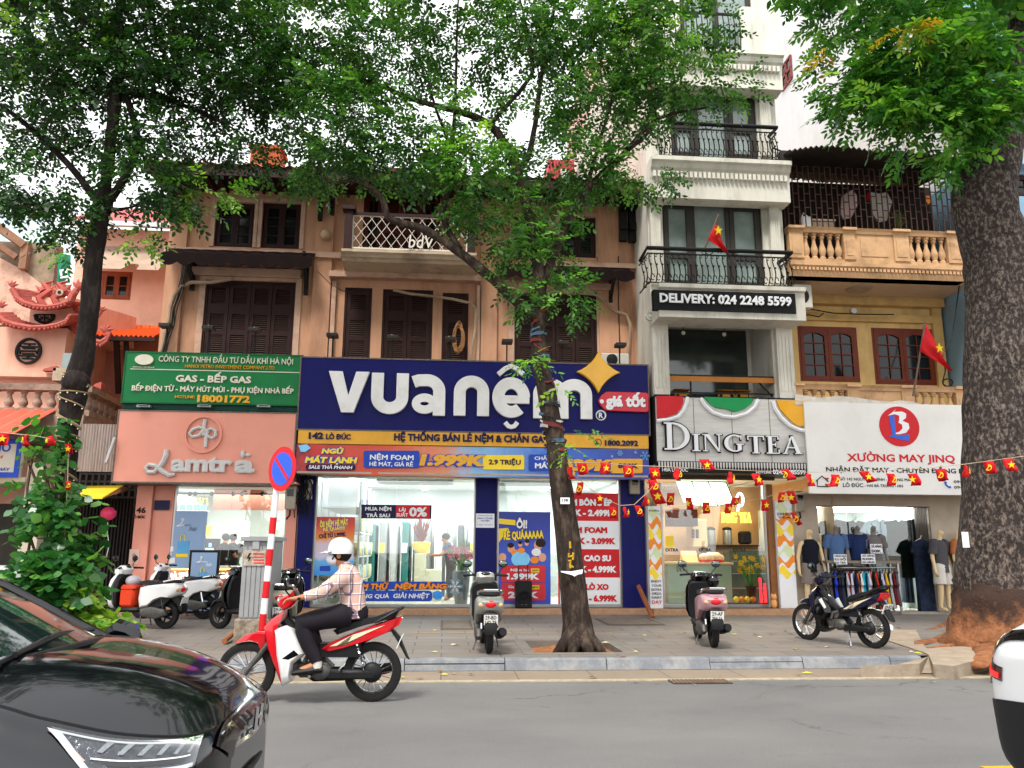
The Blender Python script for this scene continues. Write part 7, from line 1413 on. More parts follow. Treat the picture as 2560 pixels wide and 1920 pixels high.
a,b,c,e=RC(1401,1244,1424,1260,YT3-.24);np_=thing('tree_plate','small white number plate 138 on the slim leaning trunk','plate',((a+b)/2,YT3-.24,c));BX('plate',M_pwhite,np_,a,b,YT3-.25,YT3-.235,c,e);text('138',1405,1420,1247,1254,YT3-.25,M_ink,np_,bold=.03,depth=.003)
pts=[W(*q(2,2,*p),YT3-.26)for p in((318,382),(385,385),(458,372),(455,400),(425,405),(405,418),(388,408),(318,390))];tag(MB().prism([(p.x,p.z)for p in pts],YT3-.27,YT3-.24).build('paper_band',M_pwhite),'torn white paper strip taped round the slim trunk below the yellow painted mark','paper');yp=MB()
for pl in(((375,190),(378,235)),((368,265),(366,290),(395,285)),((396,262),(394,310)),((366,318),(380,312),(376,345),(398,358)),((372,350),(384,362))):yp.tube([W(*q(2,2,*p),YT3-.245)for p in pl],.016,5)
yp.build('painted_mark',mat('mark_yellow','#b08a1e',.8,var=.4,scale=30),t1)
B2=bark_mat('bark_dark','#1b1513','#171311','#4a3e36',.5,6);bp=G(165,1560);t2=thing('street_tree','dark trunked street tree wound with fairy lights, creeper climbing its foot','tree',bp);m=MB()
limb(m,[(165,1580,95),(165,1420,66),(166,1180,50),(172,1064,50),(185,990,66),(190,955,62),(203,910,58),(216,833,48),(225,756,50),(235,640,44),(248,560,42),(258,500,48),(265,460,30),(278,347,28),(289,231,30),(301,154,25),(300,60,20),(295,-100,14),(300,-300,6)],YT3,12,jit=.02)
for pts in([(255,505,28),(231,486,20),(174,413,17),(112,355,15),(40,290,12),(-60,230,8)],[(265,500,30),(285,486,22),(332,405,19),(343,347,19),(328,278,16),(305,215,18)],[(305,225,22),(370,240,18),(424,250,14),(520,290,8),(600,330,4)],[(300,190,20),(424,170,14),(540,127,9),(640,60,5)],[(270,520,14),(300,523,9),(335,515,6),(390,480,4)],[(300,150,14),(220,60,9),(120,0,5)]):limb(m,pts,YT3,8,jit=.01)
m.ell(W(190,955,YT3-.05),.2,.2,.2);m.build('trunk',B2,t2,smooth=True,angle=0)
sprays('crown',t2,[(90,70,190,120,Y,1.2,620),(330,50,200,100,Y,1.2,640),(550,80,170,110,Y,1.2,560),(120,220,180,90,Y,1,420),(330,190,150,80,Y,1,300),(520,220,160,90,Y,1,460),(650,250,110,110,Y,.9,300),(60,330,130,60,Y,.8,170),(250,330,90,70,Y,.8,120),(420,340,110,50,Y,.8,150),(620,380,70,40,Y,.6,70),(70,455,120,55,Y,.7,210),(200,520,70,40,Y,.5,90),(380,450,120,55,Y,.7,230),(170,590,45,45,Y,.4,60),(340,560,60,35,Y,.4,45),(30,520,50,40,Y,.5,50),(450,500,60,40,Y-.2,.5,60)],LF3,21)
sprays('fresh_sprigs',t2,[(530,475,75,22,Y-.3,.4,45),(480,490,50,30,Y-.3,.4,26),(170,620,25,35,Y-.2,.2,14),(355,600,22,22,Y-.2,.2,8),(60,120,80,50,Y-.6,.5,28),(570,20,60,30,Y-.4,.5,20),(290,60,60,40,Y-.5,.5,14)],LF2,22,L=.1)
sprays('unseen_shade_crown',t2,[(50,-200,400,170,Y,2.4,620),(550,-220,380,170,Y,2.4,560),(300,-500,600,200,Y-1.5,3.2,520)],LF3,23,L=.16,wd=.09)  # unseen leaves overhead, added for the shade they cast
fl_=thing('fairy_lights','unlit fairy light cable wound in loops round the dark trunk above the creeper','fairy lights',W(180,1050,YT3));m=MB();bb=MB()
for v,tl,th in((950,.1,.02),(983,.0,.012),(1005,.1,.012),(1052,.12,.025),(1085,.05,.012),(1098,.06,.022),(1120,.03,.02),(1155,.1,.02),(1180,.12,.02)):
 u=np.interp(v,[910,968,1064,1180],[203,188,172,166]);w_=np.interp(v,[910,968,1064,1180],[58,64,50,48])/2;c=W(u,v,YT3);r_=w_*pxm(u,v,YT3)+.02
 P=[(c.x-r_*math.cos(i*math.pi/10),c.y-r_*math.sin(i*math.pi/10),c.z+tl-2*tl*i/10)for i in range(11)];m.tube(P,th,5);[bb.ell(Vector(p)+Vector((0,-.02,-.03)),.012,n=6,m=4)for p in P[1::2]]
m.build('cable',mat('cable_tan','#8a7455',.7),fl_);bb.build('bulb',mat('bulb_pale','#d8d3c2',.3),fl_)
B3=mat('bark_big','#2c2522',.92,var=.4,scale=4,stretch=(1,1,.6),dirt='#96877c',dirt_scale=19,dirt_amt=.62,bump=1.0,bscale=16);bp=G(2510,1600);t3=thing('street_tree','huge rough barked tree with pale flecks and spreading orange brown roots beside the clothes shop','tree',bp);m=MB()
limb(m,[(2512,1500,210),(2508,1460,210),(2506,1370,186),(2507,1280,176),(2506,1100,166),(2504,950,160),(2500,760,146),(2490,640,138),(2462,520,142),(2460,450,140),(2485,380,124),(2512,310,104),(2535,220,88),(2552,100,66),(2565,-20,56),(2580,-250,40)],YT3,26,jit=.045)
for pts in([(2440,430,70),(2440,390,40),(2420,330,26),(2350,250,16),(2250,190,8)],[(2500,330,50),(2470,220,26),(2400,110,14),(2300,20,7)],[(2560,-20,40),(2450,-150,26),(2250,-250,14)]):limb(m,pts,YT3-.2,8,jit=.02)
m.build('trunk',B3,t3,smooth=True,angle=0)
rt=MB();MR=mat('root_soil','#87583a',.95,var=.35,scale=7,dirt='#5a3a28',dirt_scale=4,dirt_amt=.7,bump=1,bscale=22)
def soil_fade(m,bark):
 nt=m.node_tree;n,l=nt.nodes,nt.links;b=n['Principled BSDF'];sk=b.inputs['Base Color'].links[0].from_socket;tc=n.new('ShaderNodeTexCoord');sp=n.new('ShaderNodeSeparateXYZ');l.new(tc.outputs['Object'],sp.inputs[0])
 t=n.new('ShaderNodeTexNoise');t.inputs['Scale'].default_value=3.5;t.inputs['Detail'].default_value=9;t.inputs['Roughness'].default_value=.75;l.new(tc.outputs['Object'],t.inputs['Vector']);a=n.new('ShaderNodeMath');a.operation='MULTIPLY_ADD';a.inputs[1].default_value=-1.5;l.new(t.outputs['Fac'],a.inputs[0]);l.new(sp.outputs[2],a.inputs[2])
 r=n.new('ShaderNodeMapRange');r.inputs['From Min'].default_value=-.50;r.inputs['From Max'].default_value=-.12;l.new(a.outputs[0],r.inputs[0]);mx=n.new('ShaderNodeMix');mx.data_type='RGBA';l.new(r.outputs[0],mx.inputs[0]);l.new(sk,mx.inputs[6]);mx.inputs[7].default_value=(*lin(bark),1);l.new(mx.outputs[2],b.inputs['Base Color'])
soil_fade(MR,'#3a2b24')
for pts in([(2460,1545,120),(2400,1580,70),(2350,1600,46),(2300,1612,26),(2285,1618,10)],[(2450,1550,130),(2420,1600,90),(2370,1615,50),(2310,1622,22)],[(2500,1560,150),(2470,1630,100),(2440,1660,60)],[(2560,1570,170),(2540,1650,120),(2500,1680,70)],[(2420,1540,60),(2340,1572,30),(2290,1576,14)],[(2600,1570,160),(2660,1640,90)]):
 P=[];r=[]
 for u,v,w_ in pts:g=G(u,v);P.append(g+Vector((0,0,w_*.0005-.03)));r.append(w_/2*pxm(u,v,g.y)*.6)
 st=len(rt.v);rt.tube(P,r,14,sq=.55);
 for i in range(st,len(rt.v)):v_=Vector(rt.v[i]);rt.v[i]=tuple(v_+mnoise.noise_vector(v_*4)*.09+mnoise.noise_vector(v_*12)*.05)
limb(rt,[(2540,1665,380),(2530,1625,322),(2522,1580,272),(2514,1530,236),(2509,1480,219),(2507,1455,200)],YT3,30,jit=.09);rt.build('roots',MR,t3,smooth=True,angle=0)
LR=leafmat('leaf_large','#285624','#4c8632','#8cb848');Y=YT3-.5
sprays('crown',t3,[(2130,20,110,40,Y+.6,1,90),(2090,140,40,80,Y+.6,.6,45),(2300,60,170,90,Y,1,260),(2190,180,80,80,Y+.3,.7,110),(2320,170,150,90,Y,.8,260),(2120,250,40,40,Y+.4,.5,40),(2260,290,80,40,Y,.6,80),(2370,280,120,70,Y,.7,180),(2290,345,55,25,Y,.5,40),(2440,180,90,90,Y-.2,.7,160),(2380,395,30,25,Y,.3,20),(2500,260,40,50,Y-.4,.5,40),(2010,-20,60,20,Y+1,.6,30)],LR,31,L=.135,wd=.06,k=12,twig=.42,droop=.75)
sprays('yellow_sprigs',t3,[(2260,75,40,14,Y-.9,.2,9),(2080,110,25,30,Y-.1,.2,7)],leafmat('leaf_yellow','#a07a1c','#c79a26','#d8b83a'),33,L=.11,wd=.045,k=12,twig=.4)
sprays('fresh_sprigs',t3,[(2340,110,110,50,Y-.8,.3,45),(2200,270,90,40,Y-.5,.3,28),(2420,300,60,40,Y-.6,.3,20),(2080,200,50,50,Y+.1,.3,12)],LF2,34,L=.14,wd=.06,k=12,twig=.42)
sprays('unseen_shade_crown',t3,[(2300,-180,380,150,Y,2.2,420),(2600,-150,200,170,Y,2.4,260),(2300,-450,500,200,Y-1.5,3,380)],LR,35,L=.2,wd=.1,k=10)  # out-of-view leaves, added to cast shade below
cp=thing('creeper','big leaved green creeper climbing the foot of the dark trunk wound with fairy lights','creeper',G(150,1570));LC=leafmat('leaf_creeper','#1d4524','#30682f','#6a9c44',.3);Y=11.9
sprays('leaves',cp,[(125,1060,26,40,Y,.25,16),(110,1140,45,50,Y,.3,26),(105,1220,55,60,Y,.35,44),(140,1290,85,60,Y,.4,80),(130,1370,100,70,Y-.1,.45,110),(110,1460,95,80,Y-.2,.45,110),(180,1430,70,60,Y-.2,.4,60),(60,1400,50,60,Y-.1,.4,40)],LC,41,L=.135,wd=.11,k=6,twig=.3,droop=.8,dens=1.2)
m=MB();[m.tube([W(120+40*math.sin(k*2.1)+t*rnd.uniform(-12,12),1580-90*t,YT3-.35)for t in range(6)],.02,5)for k in range(6)];m.build('stems',mat('stem_brown','#5c4a38',.9),cp)
lp=thing('low_plants','clump of yellow green potted foliage beside the white electric scooter','plants',G(240,1590));sprays('leaves',lp,[(210,1560,70,40,11.5,.35,90),(280,1560,40,35,11.5,.3,50),(190,1510,40,40,11.6,.3,40)],leafmat('leaf_pothos','#4a7a2c','#86a83c','#c3cf6a',.4),42,L=.13,wd=.09,k=5,twig=.22)
# === TWO-WHEELERS AND CARS
M_tyre=mat('tyre_rubber','#1b1a19',.8,var=.2,scale=20);M_chr=mat('chrome','#c9c9c9',.12,1,var=.03);M_plas=mat('black_plastic','#161618',.5,var=.1);M_gblk=mat('gloss_black','#0b0b0d',.12,coat=.6,var=0);M_eng=mat('engine_grey','#55534f',.5,.6,var=.25,scale=20)
M_tl=mat('tail_light_red','#b3121a',.15,var=.1,coat=.6,emit='#7a0a10',estr=.25);M_seat=mat('seat_vinyl','#1d1c1e',.45,var=.1);M_plate=mat('plate_white','#d5d5d0',.5,var=.05);M_mir=mat('mirror_glass','#66746e',.05,1,var=0)
M_sred=mat('bike_red','#bb1620',.2,coat=.7,var=.04);M_swhite=mat('bike_white','#d9d8d6',.25,coat=.6,var=.03);M_body=mat('scooter_grey','#8e9089',.3,.2,coat=.5,var=.04)
def part(name,m,par,f,**k):b=MB();f(b);return b.build(name,m,par,local=True,smooth=k.pop('smooth',True),**k)
def wheel(par,x,r,w,spokes,rim=M_chr,tyre_r=.045):
 wz=r;o=part('wheel',M_tyre,par,lambda b:b.lathe([(r-tyre_r*1.8,-w*.35),(r-tyre_r*.8,-w*.5),(r-tyre_r*.2,-w*.38),(r,-w*.12),(r,w*.12),(r-tyre_r*.2,w*.38),(r-tyre_r*.8,w*.5),(r-tyre_r*1.8,w*.35)],(x,0,wz),32,'Y',closed=False))
 part('rim',rim,o,lambda b:b.lathe([(r-tyre_r*1.7,-w*.36),(r-tyre_r*2.1,-w*.1),(r-tyre_r*2.1,w*.1),(r-tyre_r*1.7,w*.36)],(x,0,wz),32,'Y',closed=False))
 def sp(b):
  b.lathe([(.001,-.055),(.05,-.055),(.055,0),(.05,.055),(.001,.055)],(x,0,wz),14,'Y',closed=False);n=18 if spokes else 5
  for k in range(n):a=k*2*math.pi/n;q_=(r-tyre_r*2);s=(1 if k%2 else-1)*.03;b.tube([(x+.04*math.cos(a+.5),s,wz+.04*math.sin(a+.5)),(x+q_*math.cos(a),s*.2,wz+q_*math.sin(a))],.004 if spokes else.018,4)
 part('hub',rim if spokes else M_plas,o,sp)
def bars(par,x,z,w,m,mirrors=2,mz=.12):
 h=part('handlebar',M_plas,par,lambda b:b.tube([(x-.14,-w,z),(x-.04,-w*.5,z+.01),(x,0,z),(x-.04,w*.5,z+.01),(x-.14,w,z)],.017,7));part('lever',M_chr,h,lambda b:[b.tube([(x-.0,s*w*.55,z),(x-.03,s*w*.95,z-.01)],.008,5)for s in(-1,1)])
 for s in((-1,1)if mirrors==2 else(1,)):
  o=part('mirror',M_plas,par,lambda b:(b.tube([(x-.02,s*w*.55,z+.02),(x+.02,s*w*.75,z+mz*.7),(x,s*w*.8,z+mz)],.008,5),b.ell((x+.01,s*w*.82,z+mz+.05),.018,.075,.055,14,8)));part('mirror_glass',M_mir,o,lambda b:b.ell((x-.006,s*w*.82,z+mz+.05),.008,.065,.045,14,8))
def plate(par,x,z,lines,tilt=.35,w=.19,h=.14):
 M=Matrix.Translation((x,0,z))@Matrix.Rotation(tilt,4,'Y');b=MB();b.box(-.004,.004,-w/2,w/2,-h/2,h/2);b.v=[tuple(M@Vector(p))for p in b.v];o=b.build('plate',M_plate,par,local=True)
 if lines:
  b=MB()
  for i,s in enumerate(lines):
   co,fs=glyphs(s,.02,1);sx=w*.8/np.ptp(co[:,0]);X=(co[:,0]-co[:,0].min())*sx-w*.4;Z=co[:,1]*.075+(.012 if i==0 else-.058);b.add([tuple(M@Vector((-.006-.001*(c[2]>0),-a,e)))for a,e,c in zip(X,Z,co)],fs)
  b.build('plate_lettering',M_ink,o,local=True)
def underbone(label,loc,rz,front,side,plines,scale=1.0,rider=False,group='motorbikes'):
 t=thing('motorbike',label,'motorbike',loc,rz);t.scale=(scale,)*3
 wheel(t,0,.285,.08,True);wheel(t,1.24,.285,.065,True)
 part('seat',M_seat,t,lambda b:b.pillow([(-.24,.86),(-.2,.80),(.1,.73),(.36,.64),(.4,.68),(.3,.74),(.1,.80),(-.05,.83),(-.2,.885)],.115,.2))
 o=part('tail_body',front,t,lambda b:b.pillow([(.52,.50),(.445,.56),(.2,.66),(0,.735),(-.27,.825),(-.25,.75),(-.17,.675),(.05,.585),(.3,.51),(.45,.475)],.11,.12));part('side_stripe',mat('stripe_beige','#d8c9a8',.4),o,lambda b:[b.prism([(.42,.535),(.2,.645),(-.12,.74),(.05,.665),(.25,.57),(.36,.535),(.25,.555)],s*.1112,s*.1135)for s in(-1,1)])
 part('tail_light',M_tl,t,lambda b:b.pillow([(-.13,.735),(-.26,.81),(-.285,.80),(-.26,.74),(-.18,.685)],.095,.15));part('grab_rail',M_plas,t,lambda b:b.tube([(-.02,.12,.76),(-.2,.13,.86),(-.28,.07,.90),(-.28,-.07,.90),(-.2,-.13,.86),(-.02,-.12,.76)],.015,6))
 part('leg_shield',side,t,lambda b:b.pillow([(.965,.70),(.86,.73),(.775,.69),(.7,.58),(.645,.47),(.77,.365),(.785,.20),(.86,.165),(.93,.45)],.19,.3));part('shield_vent',M_gblk,t,lambda b:[b.prism([(.86,.43),(.75,.51),(.70,.465),(.80,.42)],s*.17,s*.1915)for s in(-1,1)])
 part('front_cover',front,t,lambda b:b.pillow([(1.08,.72),(1.0,.80),(.89,.875),(.93,.78),(.965,.70),(.92,.45),(.855,.18),(.87,.165),(.96,.36),(1.03,.52)],.13,.25))
 part('headset',front,t,lambda b:b.pillow([(.80,1.085),(.84,1.04),(.95,.985),(.965,.93),(.90,.87),(.83,.90),(.77,.97)],.11,.3));part('headlight',M_chr,t,lambda b:b.ell((.945,0,.965),.04,.085,.045,14,8));part('meter',M_plas,t,lambda b:b.pillow([(.76,1.0),(.80,1.075),(.83,1.04),(.80,.95)],.09,.2))
 part('front_fender',front,t,lambda b:b.pillow([(1.36,.56),(1.27,.635),(1.15,.665),(1.06,.66),(1.05,.49),(1.10,.49),(1.13,.56),(1.22,.59)],.05,.15));part('fork',M_eng,t,lambda b:[b.tube([(1.03,s*.06,.56),(1.13,s*.06,.42),(1.24,s*.06,.27)],.026,8)for s in(-1,1)])
 bars(t,.84,1.0,.32,M_plas);part('engine',M_eng,t,lambda b:(b.rbox(.40,.74,-.12,.12,.24,.38,.04),b.tube([(.72,0,.33),(.86,0,.34)],.075,10),b.ell((.5,.12,.3),.1,.04,.08),b.tube([(.66,.1,.38),(.62,.1,.47),(.55,0,.5)],.025,6)))
 part('frame',M_plas,t,lambda b:(b.tube([(.9,0,.78),(.72,0,.6),(.5,0,.46),(.3,0,.5),(.0,0,.66)],.05,8),b.bar((.55,.0,.42),(.42,0,.3),.16,.1),b.box(.12,.52,-.09,.09,.43,.56)))
 part('swing_arm',M_plas,t,lambda b:([b.tube([(.42,s*.08,.3),(0,s*.08,.285)],.024,7)for s in(-1,1)],b.rbox(-.04,.44,.085,.125,.225,.31,.03),b.ell((0,.07,.285),.1,.05,.1)));part('exhaust',M_plas if rider else M_chr,t,lambda b:b.tube([(.72,-.1,.27),(.6,-.13,.19),(.35,-.14,.2),(.3,-.14,.23),(-.1,-.15,.29),(-.2,-.15,.31)],[.02,.02,.025,.05,.055,.045],10))
 for s in(-1,1):part('shock',M_chr,t,lambda b:b.tube([(.15-.08*k/24,s*.1+.026*math.cos(k*1.9),.55-.25*k/24+.026*math.sin(k*1.9)*.2)for k in range(25)],.011,5))
 part('rear_fender',M_plas,t,lambda b:b.pillow([(-.02,.66),(-.17,.68),(-.24,.58),(-.34,.41),(-.36,.40),(-.26,.62),(-.17,.72)],.06,.1));plate(t,-.262 if rider else-.275,.575,plines,-.42)
 part('foot_peg',M_chr,t,lambda b:(b.tube([(.58,-.24,.27),(.58,.24,.27)],.016,6),None if rider else b.tube([(.35,.08,.24),(.25,.2,.012)],.012,5),b.tube([(.3,-.2,.33),(.3,.2,.33)],.012,5)))
 return t
def scooter(label,loc,rz,plines,body=M_body,front=None,panel=M_plas,rail=M_chr,group='scooters'):
 t=thing('scooter',label,'scooter',loc,rz);front=front or body
 for x in(0,1.25):wheel(t,x,.24,.10,False,M_eng,.055)
 part('rear_body',body,t,lambda b:b.pillow([(-.27,.60),(-.30,.70),(-.22,.79),(0,.775),(.3,.74),(.48,.70),(.50,.50),(.46,.34),(.32,.36),(.18,.48),(-.0,.54),(-.16,.53)],.185,.22));part('under_tray',M_plas,t,lambda b:b.pillow([(-.2,.56),(.0,.56),(.3,.42),(.48,.34),(.46,.26),(.2,.3),(-.05,.42)],.12,.1))
 part('seat',M_seat,t,lambda b:b.pillow([(-.26,.80),(-.2,.84),(0,.83),(.18,.80),(.4,.82),(.52,.80),(.55,.74),(.3,.735),(0,.765),(-.24,.775)],.14,.2));part('grab_rail',rail,t,lambda b:b.tube([(.0,.16,.8),(-.22,.17,.84),(-.34,.09,.86),(-.34,-.09,.86),(-.22,-.17,.84),(.0,-.16,.8)],.018,7))
 part('floor_board',panel,t,lambda b:b.rbox(.44,1.0,-.17,.17,.27,.36,.04));part('leg_shield',front,t,lambda b:b.pillow([(.93,.33),(.98,.36),(1.02,.6),(.98,.80),(.9,.95),(.93,.97),(1.04,.86),(1.10,.66),(1.10,.5),(1.04,.34)],.22,.45));part('inner_shield',panel,t,lambda b:b.pillow([(.88,.34),(.95,.34),(.99,.6),(.94,.82),(.88,.95),(.84,.9),(.88,.7),(.9,.5)],.195,.35))
 part('front_fender',front,t,lambda b:b.pillow([(1.02,.42),(1.06,.52),(1.2,.545),(1.36,.48),(1.45,.36),(1.42,.36),(1.32,.45),(1.2,.49),(1.1,.46)],.07,.15));part('fork',M_plas,t,lambda b:[b.tube([(1.06,s*.075,.6),(1.25,s*.075,.24)],.025,7)for s in(-1,1)])
 part('headset',front,t,lambda b:b.pillow([(.80,1.0),(.84,1.06),(.94,1.07),(1.04,.99),(1.04,.92),(.95,.88),(.86,.90)],.14,.35));part('headlight',M_mir,t,lambda b:b.ell((1.02,0,.955),.045,.1,.055,14,8));part('meter',M_gblk,t,lambda b:b.ell((.855,0,1.04),.05,.09,.03,14,8,M=None))
 bars(t,.92,1.02,.33,M_plas);o=part('tail_light',M_tl,t,lambda b:b.ell((-.282,0,.675),.03,.085,.05,14,8));part('indicator',mat('indicator_amber','#c9a27a',.2),o,lambda b:[b.ell((-.262,s*.125,.665),.03,.045,.035)for s in(-1,1)])
 part('rear_fender',M_plas,t,lambda b:b.pillow([(-.1,.52),(-.26,.56),(-.36,.38),(-.345,.28),(-.3,.32),(-.22,.46)],.085,.1));plate(t,-.335,.47,plines,-.25);part('engine_case',M_eng,t,lambda b:b.pillow([(-.1,.24),(-.06,.33),(.2,.38),(.42,.34),(.4,.22),(.1,.17)],.05,.2,off=.14))
 part('exhaust',M_plas,t,lambda b:b.tube([(.35,-.12,.2),(.2,-.15,.2),(.12,-.16,.24),(-.18,-.17,.30),(-.24,-.17,.31)],[.02,.03,.06,.065,.05],10));part('shock',M_chr,t,lambda b:b.tube([(-.02,.1,.27),(.04,.1,.52)],.026,8));part('stand',M_eng,t,lambda b:(b.tube([(.42,.12,.24),(.36,.2,.012)],.012,5),b.tube([(.42,-.12,.24),(.4,-.16,.04)],.012,5)))
 return t
def place(u,v,u2,v2):a,b=G(u,v),G(u2,v2);dd=b-a;return a,math.atan2(dd.y,dd.x)
bp_=Zr(929,1754,0);SB=1.05
rb=underbone('red and white motorbike with black seat ridden along the road',bp_,math.pi,M_sred,M_swhite,None,SB,True);rb.rotation_euler.z=math.pi-.03
MATS['navy']=mat('bike_navy','#12142e',.2,coat=.7,var=.04)
p,r=G(2186,1621),R(114);nb=underbone('dark navy motorbike with spoked wheels parked in front of the clothes shop',p,r,MATS['navy'],M_gblk,('29-X2','571.25'),1.0)
part('frame_sticker',M_swhite,nb,lambda b:[b.prism([(.80,.66),(.74,.69),(.66,.55),(.70,.53)],s*.1915,s*.194)for s in(-1,1)],smooth=False)
p=G(1222,1634);scooter('silver grey scooter seen from behind in front of the mattress shop door',p,R(91),('29-BD','142.79'),M_body)
M_pk=mat('scooter_pink','#b98e95',.3,.15,coat=.5,var=.03);p,r=place(1785,1619,1716,1577);ps=scooter('dusty pink scooter with a black front parked before the tea house',p,r,('29-AF','790.36'),M_pk,M_gblk)
hm=thing('helmet','small black helmet hung on the handlebar of the dusty pink scooter','helmet',WMX[ps.name]@Vector((.9,-.2,.93)),r);part('shell',M_gblk,hm,lambda b:b.ell((0,0,0),.13,.11,.12,14,10));part('peak',M_plas,hm,lambda b:b.ell((.1,0,-.02),.07,.09,.02))
M_bg=mat('scooter_beige','#b5ad98',.3,coat=.5,var=.04);p,r=place(700,1606,752,1560);scooter('beige scooter with a chrome rack and black headset parked behind the rider',p,r,('29-H1','408.52'),M_bg,M_gblk)
p,r=place(413,1572,222,1566);ws=scooter('white electric scooter with an orange bag between seat and shield, beside the creeper',p,r,None,M_swhite,M_swhite)
og=thing('delivery_bag','orange insulated bag standing on the floor board of the white electric scooter','bag',WMX[ws.name]@Vector((.72,0,.36)),r);M_ob=mat('bag_orange','#c93a16',.6,var=.1);part('body',M_ob,og,lambda b:b.rbox(-.15,.15,-.16,.16,0,.38,.04));part('zip_band',M_plas,og,lambda b:b.rbox(-.155,.155,-.165,.165,.29,.315,.02));part('carrier_bag',mat('plastic_clear','#b5aeb5',.3,var=.2),og,lambda b:b.ell((0,0,.44),.13,.14,.1))
p,r=place(508,1548,330,1546);scooter('second white scooter standing behind the white electric one, its tail towards the pink shop',p,r,None,M_swhite,M_swhite)
p,r=place(690,1580,528,1570);scooter('glossy black scooter half hidden behind the grey cabinet',p,r,None,M_gblk,M_gblk)
def crgrid(S):
 A=np.array(S,float)
 def cr1(P,t):
  n=len(P);i=int(min(max(math.floor(t),0),n-2));f=t-i;g=lambda k:P[min(max(k,0),n-1)];a,b,c,e=g(i-1),g(i),g(i+1),g(i+2)
  return.5*(2*b+(c-a)*f+(2*a-5*b+4*c-e)*f*f+(3*b-a-3*c+e)*f**3)
 return lambda s,p:cr1(np.array([cr1(r,p)for r in A[max(0,int(s)-1):int(s)+3]])if 0 else np.array([cr1(A[k],p)for k in range(len(A))]),s)
def patch(F,c,nu,nv,sg,m,name,par,off=.004):
 P=[]
 for i in range(nu+1):
  row=[]
  for j in range(nv+1):
   a,b=i/nu,j/nv;st=[(c[0][k]*(1-a)+c[1][k]*a)*(1-b)+(c[3][k]*(1-a)+c[2][k]*a)*b for k in(0,1)];p=F(*st);e=.05;n_=np.cross(F(st[0]+e,st[1])-p,F(st[0],st[1]+e)-p);n_/=np.linalg.norm(n_)+1e-9
   if n_[1]<0 and st[1]>2.5 or n_[2]<0 and st[1]<=2.5:n_=-n_
   q_=p+n_*off;row.append((q_[0],sg*q_[1],q_[2]))
  P.append(row)
 b=MB();b.grid(P);return b.build(name,m,par,local=True,smooth=True,angle=0)
def car_body(par,S,m,name='body',nu=40,nv=28):
 F=crgrid(S);ns,npf=len(S)-1,len(S[0])-1
 for sg in(1,-1):
  P=[[(lambda p:(p[0],sg*p[1],p[2]))(F(ns*i/nu,npf*j/nv))for j in range(nv+1)]for i in range(nu+1)]
  if sg==1:b=MB();b.grid(P)
  else:b.grid(P,flip=True)
  b.add([p for p in P[0]]+[(P[0][0][0],0,P[0][-1][2])],[tuple(range(nv+2))])
 b.build(name,m,par,local=True,smooth=True,angle=50);return F
def st(x,*yz):return[(x,y,z)for y,z in yz]
def car_wheel(par,x,y):
 o=part('wheel',M_tyre,par,lambda b:b.lathe([(.22,-.1),(.32,-.11),(.345,-.07),(.345,.07),(.32,.11),(.22,.1)],(x,y,.345),32,'Y'));part('rim',M_chr,o,lambda b:[b.bar((x,y+s*.113,.345),(x+.22*math.cos(k*1.2566),y+s*.108,.345+.22*math.sin(k*1.2566)),.05,.02)for k in range(5)for s in(-1,1)])
M_car=mat('car_black','#06070c',.13,var=0,coat=.6,spec=.35);n0=Zr(667,1849,.62);hn=Zr(621,1695,.91);cy=4.30;nx=n0 .x-.06
bc=thing('parked_car','glossy black car with large headlights entering the street at the lower corner','car',(nx,cy,0));bc['label']='glossy black car with a chrome lined headlight in front of the red motorbike'
S=[st(0,(0,.74),(.14,.735),(.26,.72),(.34,.66),(.37,.55),(.37,.42),(.33,.28),(.2,.22)),st(-.04,(0,.82),(.24,.815),(.44,.79),(.54,.72),(.57,.6),(.56,.42),(.52,.25),(.3,.2)),st(-.14,(0,.915),(.33,.905),(.59,.80),(.70,.725),(.74,.61),(.73,.44),(.68,.24),(.5,.2)),st(-.35,(0,1.0),(.41,.99),(.71,.845),(.825,.755),(.865,.64),(.86,.45),(.82,.23),(.6,.2)),st(-.62,(0,1.05),(.45,1.055),(.77,.92),(.885,.83),(.93,.69),(.925,.46),(.88,.22),(.6,.2)),st(-1.0,(0,1.085),(.47,1.09),(.79,1.0),(.90,.93),(.935,.76),(.925,.48),(.88,.22),(.6,.2)),st(-2.2,(0,1.08),(.45,1.08),(.78,1.07),(.885,1.02),(.925,.8),(.92,.5),(.88,.24),(.6,.2)),st(-3.6,(0,1.1),(.45,1.1),(.78,1.09),(.88,1.04),(.92,.82),(.915,.5),(.88,.24),(.6,.2)),st(-4.45,(0,1.05),(.4,1.05),(.66,1.03),(.76,.96),(.8,.78),(.8,.5),(.76,.28),(.5,.24))]
F=car_body(bc,S,M_car)
